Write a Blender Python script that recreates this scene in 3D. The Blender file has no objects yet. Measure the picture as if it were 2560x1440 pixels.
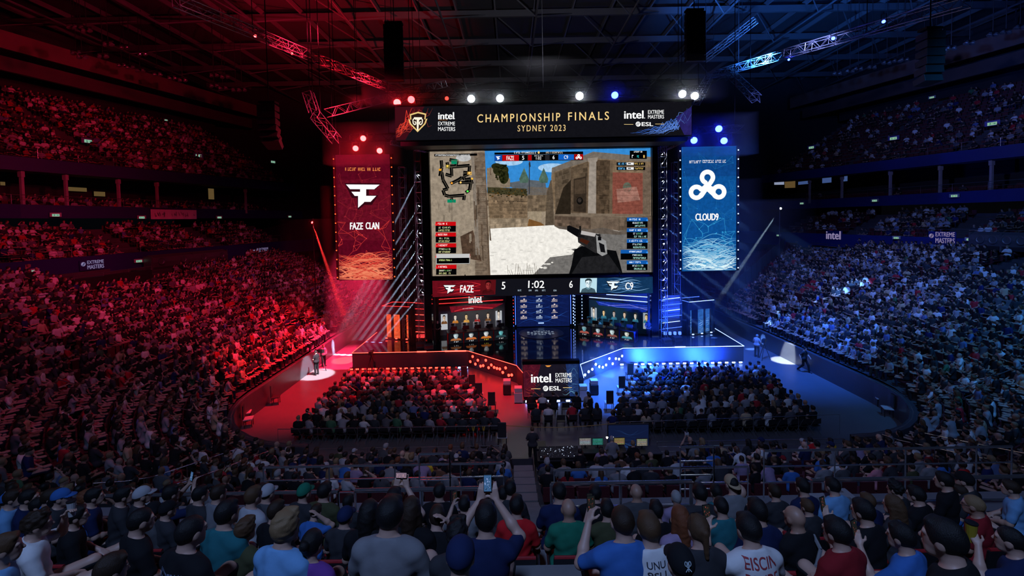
import bpy, bmesh, math, random
import numpy as np
from mathutils import Vector, Matrix, Euler
random.seed(7)
S = bpy.context.scene
COL = S.collection
PI = math.pi
R = math.radians

# ------------------------------------------------------------------ camera
cam = bpy.data.cameras.new('camera')
cam.lens = 15.47; cam.sensor_width = 36.0; cam.shift_y = -0.05
cam.clip_start = 0.05; cam.clip_end = 400
camo = bpy.data.objects.new('camera', cam); COL.objects.link(camo)
ROT = Euler((R(90-2.2), 0, 0)).to_matrix() @ Matrix.Rotation(-0.018, 3, 'Z')
EYE = Vector((0, 0, 11.0))
camo.matrix_world = Matrix.Translation(EYE) @ ROT.to_4x4()
S.camera = camo
def ray(px, py):
    return ROT @ Vector(((px-1280)/1100.0, -(py-592)/1100.0, -1.0))
def at(px, py, Y):
    """the point at distance Y down the hall in the direction of a photo pixel"""
    d = ray(px, py); return EYE + d*(Y/d.y)
def on(px, py, z=0.0):
    """the point at height z in the direction of a photo pixel"""
    d = ray(px, py); return EYE + d*((z-EYE.z)/d.z)

# ------------------------------------------------------------------ world, exposure
w = bpy.data.worlds.new('hall_air'); S.world = w; w.use_nodes = True
w.node_tree.nodes['Background'].inputs[0].default_value = (0.0010, 0.0011, 0.0018, 1)
w.node_tree.nodes['Background'].inputs[1].default_value = 1.0
S.view_settings.view_transform = 'Standard'; S.view_settings.look = 'None'
S.view_settings.exposure = 0.0; S.view_settings.gamma = 1.0; S.view_settings.use_curve_mapping = False
S.cycles.use_denoising = True
S.cycles.max_bounces = 4; S.cycles.diffuse_bounces = 1; S.cycles.glossy_bounces = 2; S.cycles.use_adaptive_sampling = True; S.cycles.adaptive_threshold = 0.04
S.cycles.transmission_bounces = 3; S.cycles.transparent_max_bounces = 6; S.cycles.volume_bounces = 0
S.cycles.sample_clamp_indirect = 3.0; S.cycles.sample_clamp_direct = 0.0
S.cycles.caustics_reflective = False; S.cycles.caustics_refractive = False

# ------------------------------------------------------------------ lamps of the rig, and added fills
def spot(loc, tgt, col, W, ang, blend=0.4, rad=0.15):
    l = bpy.data.lights.new('rig_or_added_lamp', 'SPOT'); l.energy = W; l.color = col
    l.spot_size = R(ang); l.spot_blend = blend; l.shadow_soft_size = rad
    o = bpy.data.objects.new('rig_or_added_lamp', l); COL.objects.link(o)
    loc = Vector(loc); o.location = loc
    o.rotation_euler = (Vector(tgt)-loc).to_track_quat('-Z', 'Y').to_euler()
    return o
RED = (1.0, 0.008, 0.022); CRIM = (1.0, 0.025, 0.10); BLU = (0.012, 0.07, 1.0); SKY = (0.18, 0.42, 1.0)
WHT = (1.0, 0.95, 0.95); VIO = (0.55, 0.18, 1.0)
# crowd washes from the roof trusses
spot((-5, 26, 22), (-24, 38, 4), CRIM, 21000, 62, 1.0, 0.5)
spot((-9, 27, 23), (-17, 39, 2), RED, 60000, 34, 1.0, 0.5)
spot((-10, 12, 24), (-26, 24, 4), (0.95, 0.10, 0.36), 3300, 80, 1.0, 0.6)
spot((-12, 30, 24), (-46, 42, 20), (1, .02, .07), 14000, 58, 1.0, 0.5)
spot((-10, 20, 23), (-40, 30, 10), (1, .06, .2), 9000, 60, 1.0, 0.5)
spot((16, 26, 24), (27, 40, 4), (0.16, 0.22, 1.0), 21000, 70, 1.0, 0.5)
spot((20, 12, 24), (32, 24, 4), (0.04, 0.32, 1.0), 17000, 84, 1.0, 0.6)
spot((18, 28, 24), (46, 46, 18), (0.28, 0.34, 1.0), 9000, 66, 1.0, 0.5)
# house wash over the near stand and the floor seats
spot((-3, -5, 25), (1, 8, 6), (0.33, 0.50, 1.0), 7600, 100, 1.0, 0.8)
spot((3, 6, 25), (-4, 25, 0), (1.0, 0.5, 0.62), 2200, 50, 1.0, 0.6)
spot((4, 6, 25), (9.5, 25, 0), (0.30, 0.34, 1.0), 2200, 60, 1.0, 0.6)
# washes on the arena floor and stage apron
spot((-10, 27, 20), (-13.3, 29.5, 0), RED, 70000, 44, 1.0, 0.3)
spot((-6, 26, 20), (-2.4, 26.5, 0), RED, 75000, 26, 1.0, 0.3)
spot((8.5, 27.5, 22), (7.0, 28.2, 0), (0.03, 0.16, 1.0), 280000, 26, 1.0, 0.3)
spot((11, 28, 22), (13.2, 32.6, .6), BLU, 30000, 40, 1.0, 0.3)
spot((16, 28.5, 22), (18.6, 33, 0), (0.02, 0.14, 1.0), 65000, 46, 1.0, 0.3)
spot((9.6, 31.2, .35), (10.2, 32.8, .7), BLU, 15000, 130, .8, .2); spot((14, 31.2, .35), (14, 32.8, .7), BLU, 11000, 130, .8, .2); spot((6.6, 29.6, .35), (6.6, 31.2, .8), BLU, 5000, 120, .8, .2)
spot((-7, 31.6, .3), (-7, 32.8, .7), RED, 15, 130, .8, .2); spot((-1.6, 29.6, .35), (-1.6, 31, .8), RED, 60, 120, .8, .2)
spot((-10.5, 35.2, 15.5), (-13.5, 35.0, 1), CRIM, 240000, 34, .9, .2)  # added spot that tints the beam haze crimson
spot((-9, 36.5, 19.5), (-26, 54, 5), (1, .08, .24), 8000, 60, 1, .3); spot((-12, 33.5, 19), at(860, 175, 37.5), RED, 3500, 80, 1, .2)  # added fills for the far red stand and the diagonal truss
# lamps that wash the roof steel
spot((-13, 38, 21), (-17, 48, 33), (1, .015, .04), 17000, 86, .8, .3); spot((-16, 30, 22), (-30, 40, 32), CRIM, 11000, 90, .8, .3)
spot((19, 34, 22), (25, 42, 33), (.04, .22, 1), 46000, 84, .8, .3); spot((24, 26, 22), (36, 36, 32), (.06, .2, 1), 14000, 90, .8, .3)
spot((2, 27, 22), (3, 50, 33), (.75, .75, .9), 5000, 100, .8, .3)
# added spots that brighten the players in the booths
spot((-3.2, 35.6, 5.2), (-3.2, 38.2, 1.8), (1, .9, .8), 220, 90, .8, .15); spot((7.6, 35.6, 5.2), (7.6, 38.2, 1.8), (.45, .85, 1), 260, 90, .8, .15)
# follow spots whose pools lie on the floor
spot((-5, 27, 22), on(790, 936), (0.8, 0.88, 1.0), 230000, 6.0, 0.2, 0.1)
spot((-8, 27, 22), on(860, 901), (1.0, .22, .16), 160000, 4.6, 0.3, 0.1)
spot((12, 28, 22), on(1962, 901), (0.75, 0.9, 1.0), 330000, 4.6, 0.25, 0.1)

# ------------------------------------------------------------------ materials
MATS = {}
def M(name, rgb, rough=0.6, metal=0.0, var=0.0, scale=8.0, bump=0.0, spec=0.5, stretch=None):
    if name in MATS: return MATS[name]
    m = bpy.data.materials.new(name); m.use_nodes = True; nt = m.node_tree
    b = nt.nodes['Principled BSDF']
    b.inputs['Base Color'].default_value = (*rgb, 1); b.inputs['Roughness'].default_value = rough
    b.inputs['Metallic'].default_value = metal; b.inputs['Specular IOR Level'].default_value = spec
    if var or bump:
        tc = nt.nodes.new('ShaderNodeTexCoord'); n = nt.nodes.new('ShaderNodeTexNoise')
        n.inputs['Scale'].default_value = scale; n.inputs['Detail'].default_value = 4
        if stretch:
            mp = nt.nodes.new('ShaderNodeMapping'); mp.inputs['Scale'].default_value = stretch
            nt.links.new(tc.outputs['Object'], mp.inputs[0]); nt.links.new(mp.outputs[0], n.inputs['Vector'])
        else: nt.links.new(tc.outputs['Object'], n.inputs['Vector'])
        if var:
            mx = nt.nodes.new('ShaderNodeMix'); mx.data_type = 'RGBA'
            mx.inputs[6].default_value = (*[c*(1-var) for c in rgb], 1)
            mx.inputs[7].default_value = (*[min(1, c*(1+var)) for c in rgb], 1)
            nt.links.new(n.outputs['Fac'], mx.inputs[0]); nt.links.new(mx.outputs[2], b.inputs['Base Color'])
        if bump:
            bp = nt.nodes.new('ShaderNodeBump'); bp.inputs['Strength'].default_value = bump; bp.inputs['Distance'].default_value = 0.02
            nt.links.new(n.outputs['Fac'], bp.inputs['Height']); nt.links.new(bp.outputs['Normal'], b.inputs['Normal'])
    MATS[name] = m; return m
def EM(name, rgb, st=1.0):
    if name in MATS: return MATS[name]
    m = bpy.data.materials.new(name); m.use_nodes = True; nt = m.node_tree; nt.nodes.clear()
    e = nt.nodes.new('ShaderNodeEmission'); o = nt.nodes.new('ShaderNodeOutputMaterial')
    e.inputs[0].default_value = (*rgb, 1); e.inputs[1].default_value = st
    nt.links.new(e.outputs[0], o.inputs[0]); MATS[name] = m
    if not name.startswith('lens_') or name == 'lens_beam': m.cycles.emission_sampling = 'NONE'
    return m
def SCREEN(name, st=1.0, tex=0.0, scale=30.0):
    """an LED wall: the picture's colours are a face attribute, a noise gives its grain"""
    if name in MATS: return MATS[name]
    m = bpy.data.materials.new(name); m.use_nodes = True; nt = m.node_tree; nt.nodes.clear()
    e = nt.nodes.new('ShaderNodeEmission'); o = nt.nodes.new('ShaderNodeOutputMaterial')
    a = nt.nodes.new('ShaderNodeAttribute'); a.attribute_name = 'Col'
    e.inputs[1].default_value = st; src = a.outputs['Color']
    if tex:
        tc = nt.nodes.new('ShaderNodeTexCoord'); n = nt.nodes.new('ShaderNodeTexNoise')
        n.inputs['Scale'].default_value = scale; n.inputs['Detail'].default_value = 5; n.inputs['Roughness'].default_value = 0.7
        mp = nt.nodes.new('ShaderNodeMapRange'); mp.inputs[1].default_value = .3; mp.inputs[2].default_value = .7
        mp.inputs[3].default_value = 1-tex; mp.inputs[4].default_value = 1+tex
        sep = nt.nodes.new('ShaderNodeMath'); sep.operation = 'SUBTRACT'; sep.inputs[1].default_value = 1.0
        mul = nt.nodes.new('ShaderNodeMath'); mul.operation = 'MULTIPLY_ADD'; mul.inputs[2].default_value = 1.0
        nt.links.new(tc.outputs['Object'], n.inputs['Vector']); nt.links.new(n.outputs['Fac'], mp.inputs[0])
        nt.links.new(mp.outputs[0], sep.inputs[0]); nt.links.new(sep.outputs[0], mul.inputs[0]); nt.links.new(a.outputs['Alpha'], mul.inputs[1])
        v = nt.nodes.new('ShaderNodeVectorMath'); v.operation = 'SCALE'
        nt.links.new(src, v.inputs[0]); nt.links.new(mul.outputs[0], v.inputs['Scale']); src = v.outputs[0]
    nt.links.new(src, e.inputs[0]); nt.links.new(e.outputs[0], o.inputs[0]); MATS[name] = m
    if name != 'led_screen': m.cycles.emission_sampling = 'NONE'
    return m

# ------------------------------------------------------------------ building helpers
def tag(o, label=None, cat=None, group=None, kind=None):
    if label: o['label'] = label
    if cat: o['category'] = cat
    if group: o['group'] = group
    if kind: o['kind'] = kind
    return o
def empty(name, loc=(0, 0, 0), rz=0.0):
    o = bpy.data.objects.new(name, None); COL.objects.link(o); o.location = loc; o.rotation_euler = (0, 0, rz)
    o.empty_display_size = .1; return o
class MB:
    """collects faces for ONE mesh object"""
    def __init__(s): s.v = []; s.f = []; s.c = []
    def add(s, vs, fs, col=None):
        b = len(s.v); s.v += [tuple(p) for p in vs]; s.f += [tuple(b+i for i in f) for f in fs]
        s.c += [col]*len(fs); return s
    def box(s, c, d, rz=0.0, col=None):
        x, y, z = [k/2 for k in d]; cs, sn = math.cos(rz), math.sin(rz)
        P = [(sx*x, sy*y, sz*z) for sz in (-1, 1) for sy in (-1, 1) for sx in (-1, 1)]
        vs = [(c[0]+p[0]*cs-p[1]*sn, c[1]+p[0]*sn+p[1]*cs, c[2]+p[2]) for p in P]
        return s.add(vs, [(0, 2, 3, 1), (4, 5, 7, 6), (0, 1, 5, 4), (2, 6, 7, 3), (0, 4, 6, 2), (1, 3, 7, 5)], col)
    def tube(s, p0, p1, r0, r1=None, n=8, caps=True, col=None):
        p0 = Vector(p0); p1 = Vector(p1); r1 = r0 if r1 is None else r1
        d = (p1-p0); q = d.to_track_quat('Z', 'Y').to_matrix() if d.length > 1e-9 else Matrix.Identity(3)
        vs = []
        for p, r in ((p0, r0), (p1, r1)):
            for k in range(n):
                a = 2*PI*k/n; vs.append(p+q@Vector((math.cos(a)*r, math.sin(a)*r, 0)))
        fs = [(k, (k+1) % n, n+(k+1) % n, n+k) for k in range(n)]
        if caps: fs += [tuple(range(n-1, -1, -1)), tuple(range(n, 2*n))]
        return s.add(vs, fs, col)
    def path(s, pts, r, n=6):
        for a, b in zip(pts, pts[1:]): s.tube(a, b, r, n=n)
        return s
    def lathe(s, prof, c=(0, 0, 0), n=16, M3=None):
        vs = []
        for r, z in prof:
            for k in range(n):
                a = 2*PI*k/n; p = Vector((r*math.cos(a), r*math.sin(a), z))
                if M3 is not None: p = M3@p
                vs.append(p+Vector(c))
        fs = [(i*n+k, i*n+(k+1) % n, (i+1)*n+(k+1) % n, (i+1)*n+k) for i in range(len(prof)-1) for k in range(n)]
        fs += [tuple(range(n-1, -1, -1)), tuple(range((len(prof)-1)*n, len(prof)*n))]
        return s.add(vs, fs)
    def prism(s, out, z0, z1):
        n = len(out)
        vs = [(x, y, z0) for x, y in out]+[(x, y, z1) for x, y in out]
        fs = [(k, (k+1) % n, n+(k+1) % n, n+k) for k in range(n)]+[tuple(range(n-1, -1, -1)), tuple(range(n, 2*n))]
        return s.add(vs, fs)
    def build(s, name, mat, parent=None, smooth=False, bevel=0.0, kind=None):
        me = bpy.data.meshes.new(name); me.from_pydata(s.v, [], s.f)
        for m in (mat if isinstance(mat, (list, tuple)) else [mat]): me.materials.append(m)
        if any(c is not None for c in s.c):
            ca = me.color_attributes.new('Col', 'FLOAT_COLOR', 'CORNER')
            arr = np.repeat(np.array([(tuple(c)+(0.0,))[:4] if c is not None else (0, 0, 0, 0) for c in s.c], dtype=np.float32),
                            [len(f) for f in s.f], axis=0)
            ca.data.foreach_set('color', arr.ravel())
        if smooth: me.polygons.foreach_set('use_smooth', [True]*len(me.polygons))
        me.update()
        o = bpy.data.objects.new(name, me); COL.objects.link(o)
        if parent is not None: o.parent = parent
        if bevel:
            bv = o.modifiers.new('bevel', 'BEVEL'); bv.width = bevel; bv.segments = 2; bv.limit_method = 'ANGLE'
        if kind: o['kind'] = kind
        return o
def struct(name, mb, mat, **k): return mb.build(name, mat, kind='structure', **k)
def copy_tree(o, parent=None):
    c = o.copy(); COL.objects.link(c); c.parent = parent
    for ch in o.children: copy_tree(ch, c)
    return c

BLACK = M('black_paint', (.008, .008, .010), .55, var=.2)
GLOSS = M('black_gloss', (.006, .006, .008), .12)
STEEL = M('rail_steel', (.60, .61, .64), .22, .9)
ALU = M('truss_aluminium', (.38, .38, .40), .38, .85)
DARKM = M('dark_metal', (.025, .025, .03), .42, .6)
# ------------------------------------------------------------------ the hall
WL, WR, R0, EY = -15.1, 20.7, 6.0, 19.0       # inner walls of the bowl, corner radius, near end
CONCRETE = M('stand_concrete', (.045, .042, .048), .85, var=.35, scale=1.5)
FLOORM = M('arena_floor', (.10, .096, .10), .36, var=.22, scale=.7, bump=.08)
FASCIA = M('fascia_purple', (.016, .012, .11), .5, var=.12, scale=3)
FASCIAB = M('fascia_blue', (.010, .022, .15), .5, var=.12, scale=3)
SOFFIT = M('soffit_plaster', (.34, .30, .30), .8, var=.15)
DARKWALL = M('dark_wall', (.012, .012, .016), .8, var=.3)
ROOFM = M('roof_deck', (.030, .030, .034), .8, var=.35, scale=.5)
struct('floor', MB().box((2.8, 35, -.1), (60, 80, .2)), FLOORM)

def zside(d): return 1.3+.27*d
def zend(d):
    if d <= 5.7: return .5+.3*max(0, d-.8)
    if d <= 11.4: return 1.97+(d-5.7)/5.7*3.25
    return -1.16+.56*d
def side_x(sgn, Y, d, conv):
    off = d-conv*max(0.0, Y-37)
    return (WL-off) if sgn < 0 else (WR+off)
def bowl_path(sgn, d, conv=0.03, far=64.0, near_arc=True):
    """points (x, y, u) of one row: from the far end along the side, then round the near corner; u = 0 side .. 1 end"""
    pts = []
    Y = far
    while Y > 25.01:
        pts.append((side_x(sgn, Y, d, conv), Y, 0.0)); Y -= 3.0
    pts.append((side_x(sgn, 25, d, conv), 25.0, 0.0))
    if near_arc:
        cx = WL+R0 if sgn < 0 else WR-R0
        for k in range(1, 10):
            a = k/9*PI/2
            pts.append((cx+sgn*(R0+d)*math.cos(a), 25-(R0+d)*math.sin(a), k/9))
    return pts
def lerp(a, b, t): return a+(b-a)*t
def smst(t): t = max(0, min(1, t)); return t*t*(3-2*t)
def zlow(d, u): return lerp(zside(d), zend(d), smst(u))
def tier(sgn, ds, zf, conv, far, near_arc=True):
    mb = MB(); rows = []
    for k, (d0, d1) in enumerate(zip(ds, ds[1:])):
        a = bowl_path(sgn, d0, conv, far, near_arc); b = bowl_path(sgn, d1, conv, far, near_arc)
        n = len(a); zz = [zf(d0, p[2]) for p in a]
        zn = [zf(d1, p[2]) for p in b]
        vs = [(p[0], p[1], z) for p, z in zip(a, zz)]+[(p[0], p[1], z) for p, z in zip(b, zz)]+[(p[0], p[1], z) for p, z in zip(b, zn)]
        fs = []
        for i in range(n-1):
            fs += [(i, i+1, n+i+1, n+i), (n+i, n+i+1, 2*n+i+1, 2*n+i)]
        mb.add(vs, fs)
        rows.append((d0, a))
    return mb, rows
LOWD = [.35+.86*k for k in range(27)]
MIDD = [22.4+.85*k for k in range(7)]
UPPD = [28.6+.82*k for k in range(17)]
def zmid(d, u): return 8.0+.55*(d-22.4)
def zupp(d, u): return 16.9+.66*(d-28.6)
ROWS = []
for sgn, nm in ((-1, 'left'), (1, 'right')):
    fm = FASCIA if sgn < 0 else FASCIAB
    mb, rows = tier(sgn, LOWD, zlow, .03, 64); struct('floor_lower_tier_'+nm, mb, CONCRETE); ROWS += [('low', sgn, d, p) for d, p in rows]
    mb, rows = tier(sgn, MIDD, zmid, .14, 66, True); struct('floor_middle_tier_'+nm, mb, CONCRETE); ROWS += [('mid', sgn, d, p) for d, p in rows]
    mb, rows = tier(sgn, UPPD, zupp, .28, 70, True); struct('floor_upper_tier_'+nm, mb, CONCRETE); ROWS += [('upp', sgn, d, p) for d, p in rows]
    def band(d, z0, z1, conv, far, name, mat, thick=.25):
        a = bowl_path(sgn, d, conv, far); b = bowl_path(sgn, d+thick, conv, far); n = len(a); mb = MB()
        vs = [(p[0], p[1], z0) for p in a]+[(p[0], p[1], z1) for p in a]+[(p[0], p[1], z1) for p in b]+[(p[0], p[1], z0) for p in b]
        fs = []
        for i in range(n-1):
            for q in range(4): fs.append((q*n+i, q*n+i+1, ((q+1) % 4)*n+i+1, ((q+1) % 4)*n+i))
        mb.add(vs, fs); return struct(name, mb, mat)
    band(0, 0, 1.32, .03, 64, 'wall_floor_'+nm, M('board_wall', (.05, .05, .06), .35, var=.2), .3)
    band(22.2, 6.6, 8.5, .14, 74, 'wall_fascia_low_'+nm, fm)
    band(27.4, 11.9, 13.1, .2, 74, 'wall_fascia_middle_'+nm, fm)
    band(28.3, 16.1, 17.3, .28, 70, 'wall_fascia_upper_'+nm, fm)
    band(32.6, 12.2, 16.6, .2, 74, 'wall_box_back_'+nm, DARKWALL)
    band(42.5, 26, 34, .28, 72, 'wall_back_'+nm, DARKWALL)
    band(34.5, 28.2, 29.9, .28, 72, 'wall_gallery_'+nm, M('gallery_timber', (.11, .06, .05), .7, var=.4, scale=.6))
    band(36.5, 26.6, 28.0, .28, 72, 'trim_gallery_rail_'+nm, M('gallery_timber_dark', (.05, .03, .03), .7, var=.4, scale=.6), .5)
    a = bowl_path(sgn, 27.6, .2, 68); b = bowl_path(sgn, 33, .2, 70); n = min(len(a), len(b)); a = a[-n:]; b = b[-n:]
    a2 = bowl_path(sgn, 28.3, .28, 70)[-n:]; b2 = bowl_path(sgn, 33, .28, 70)[-n:]
    mb = MB().add([(p[0], p[1], 16.12) for p in a2]+[(p[0], p[1], 16.3) for p in b2], [(i, i+1, n+i+1, n+i) for i in range(n-1)])
    struct('ceiling_boxes_'+nm, mb, SOFFIT)
    mb = MB().add([(p[0], p[1], 12.2) for p in a]+[(p[0], p[1], 12.6) for p in b], [(i, i+1, n+i+1, n+i) for i in range(n-1)])
    struct('floor_boxes_'+nm, mb, CONCRETE)
    mb = MB().add([(p[0], p[1], 29.8) for p in bowl_path(sgn, 34.5, .28, 72)]+[(p[0], p[1], 29.4) for p in bowl_path(sgn, 42.6, .28, 72)],
                  [(i, i+1, len(bowl_path(sgn, 34.5, .28, 72))+i+1, len(bowl_path(sgn, 34.5, .28, 72))+i) for i in range(len(bowl_path(sgn, 34.5, .28, 72))-1)])
    struct('ceiling_gallery_'+nm, mb, SOFFIT)
# near end: front block, platform and rear block as straight treads
XA0, XA1 = WL+R0, WR-R0
AD = [.8+.9*k for k in range(7)]              # front block rows (offset from the near wall)
BD = [11.4+.87*k for k in range(11)]          # rear block rows
def straight(ds, zf, x0, x1):
    mb = MB()
    for d0, d1 in zip(ds, ds[1:]):
        y0, y1 = EY-d0, EY-d1; z0, z1 = zf(d0), zf(d1)
        mb.add([(x0, y0, z0), (x1, y0, z0), (x1, y1, z0), (x0, y1, z0), (x1, y1, z1), (x0, y1, z1)], [(0, 3, 2, 1), (3, 5, 4, 2)])
    return mb
AISX0, AISX1 = -.12, .72
NX0, NX1 = .74, 6.6                          # control area let into the first two rows
mb = straight(AD[2:], zend, XA0, XA1)
for x0, x1 in ((XA0, NX0), (NX1, XA1)):
    m2 = straight(AD[:3], zend, x0, x1); mb.add(m2.v, m2.f)
mb.box(((NX0+NX1)/2, EY-AD[2], zend(AD[2])/2), (NX1-NX0, .04, zend(AD[2])))
for x in (NX0, NX1): mb.box((x, 17.7, .35), (.04, 2.6, .7))
struct('floor_front_block', mb, CONCRETE)
struct('floor_rear_block', straight(BD, zend, XA0, XA1), CONCRETE)
yA = EY-AD[-1]; zA = zend(AD[-2])
mb = MB().add([(XA0, yA, zA), (AISX0, yA, zA), (AISX0, yA, 2.5), (XA0, yA, 2.5)], [(0, 1, 2, 3)])
mb.add([(AISX1, yA, zA), (XA1, yA, zA), (XA1, yA, 2.5), (AISX1, yA, 2.5)], [(0, 1, 2, 3)])
struct('floor_cross_aisle', MB().box(((XA0+XA1)/2, 10.9, 1.9), (XA1-XA0, 5.0, .2)), CONCRETE)
struct('wall_front_block_back', mb, M('grey_concrete', (.12, .12, .13), .8, var=.3, scale=1.2))
mb = MB()
for x0, x1 in ((XA0, AISX0), (AISX1, XA1)):
    mb.box(((x0+x1)/2, 8.12, 5.21), (x1-x0, .95, .38)); mb.box(((x0+x1)/2, 8.5, 3.5), (x1-x0, .2, 3.1))
struct('floor_platform', mb, M('platform_concrete', (.15, .15, .17), .7, var=.3, scale=1.2))
mb = MB(); 
for k in range(15):
    y = 13.5-.42*k; z = zA+(k)*.235
    mb.box((.3, y, z-.2), (.84, .44, .5))
struct('floor_centre_stairs', mb, M('stair_concrete', (.17, .165, .17), .8, var=.25, scale=2))
mb = MB()
for d in BD[:-1]:
    z = zend(d); mb.box((.3, EY-d-.2, z+.14), (.84, .4, .28))
for d in AD[:-1]:
    mb.box((.3, EY-d-.2, zend(d)+.07), (.80, .4, .14))
struct('floor_aisle_steps', mb, MATS['stair_concrete'])
struct('wall_near', MB().box(((XA0+NX0)/2, EY+.02, .25), (NX0-XA0, .12, .5)).box(((XA1+NX1)/2, EY+.02, .25), (XA1-NX1, .12, .5)), MATS['board_wall'])
# end wall, black drapes beside the stage, roof
struct('wall_far', MB().box((2.8, 75, 17), (120, .4, 34)), DARKWALL)
def drape(x0, x1, y, z1, name):
    mb = MB(); n = int(abs(x1-x0)*5); vs = []
    for k in range(n+1):
        x = lerp(x0, x1, k/n); yy = y+.12*math.sin(k*1.9)
        vs += [(x, yy, 0), (x, yy, z1)]
    mb.add(vs, [(2*k, 2*k+2, 2*k+3, 2*k+1) for k in range(n)])
    return struct(name, mb, M('stage_drape', (.010, .010, .014), .95))
drape(-14.6, -6.5, 47, 16, 'wall_drape_left'); drape(12, 20.2, 47, 16, 'wall_drape_right'); drape(-8, 13.5, 45, 17, 'wall_drape_back')
mb = MB().box((2.8, 40, 34.6), (124, 100, .3)); struct('ceiling', mb, ROOFM)
mb = MB()
for k in range(-14, 15): mb.box((2.8+k*4.2, 40, 33.9), (.16, 100, .5))
struct('trim_roof_purlins', mb, M('purlin_steel', (.16, .16, .17), .5, .4))
mb = MB()
for k in range(9): mb.box((2.8, 26+k*7.5, 33.3), (124, .28, .7))
struct('trim_roof_girders', mb, M('girder_steel', (.10, .10, .11), .5, .4))
mb = MB()
for k in range(-6, 7):
    x = 2.8+k*9.4
    for j in range(8):
        y0 = 26+j*7.5
        mb.tube((x-4.2, y0, 33.2), (x, y0+3.75, 31.2), .07, n=5); mb.tube((x, y0+3.75, 31.2), (x+4.2, y0+7.5, 33.2), .07, n=5)
        mb.tube((x, y0+3.75, 31.2), (x, y0+11.25, 31.2), .11, n=5)
struct('trim_roof_space_frame', mb, MATS['girder_steel'])
# ------------------------------------------------------------------ LED picture drawing
_TXT = {}
def glyphs(body, bold=0.0, space=1.0):
    key = (body, bold, space)
    if key not in _TXT:
        cu = bpy.data.curves.new('lettering', 'FONT'); cu.body = body; cu.size = 1.0; cu.offset = 0.0; cu.space_character = space
        cu.resolution_u = 4; cu.fill_mode = 'FRONT'
        ob = bpy.data.objects.new('lettering', cu); COL.objects.link(ob); bpy.context.view_layer.update()
        me = bpy.data.meshes.new_from_object(ob.evaluated_get(bpy.context.evaluated_depsgraph_get()))
        vs = [(v.co.x, v.co.y) for v in me.vertices]; fs = [tuple(p.vertices) for p in me.polygons]
        bpy.data.objects.remove(ob); bpy.data.curves.remove(cu); bpy.data.meshes.remove(me)
        x0 = min(v[0] for v in vs); x1 = max(v[0] for v in vs); y0 = min(v[1] for v in vs); y1 = max(v[1] for v in vs)
        _TXT[key] = ([((x-x0)/(x1-x0), (y-y0)/(y1-y0)) for x, y in vs], fs)
    return _TXT[key]
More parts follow.
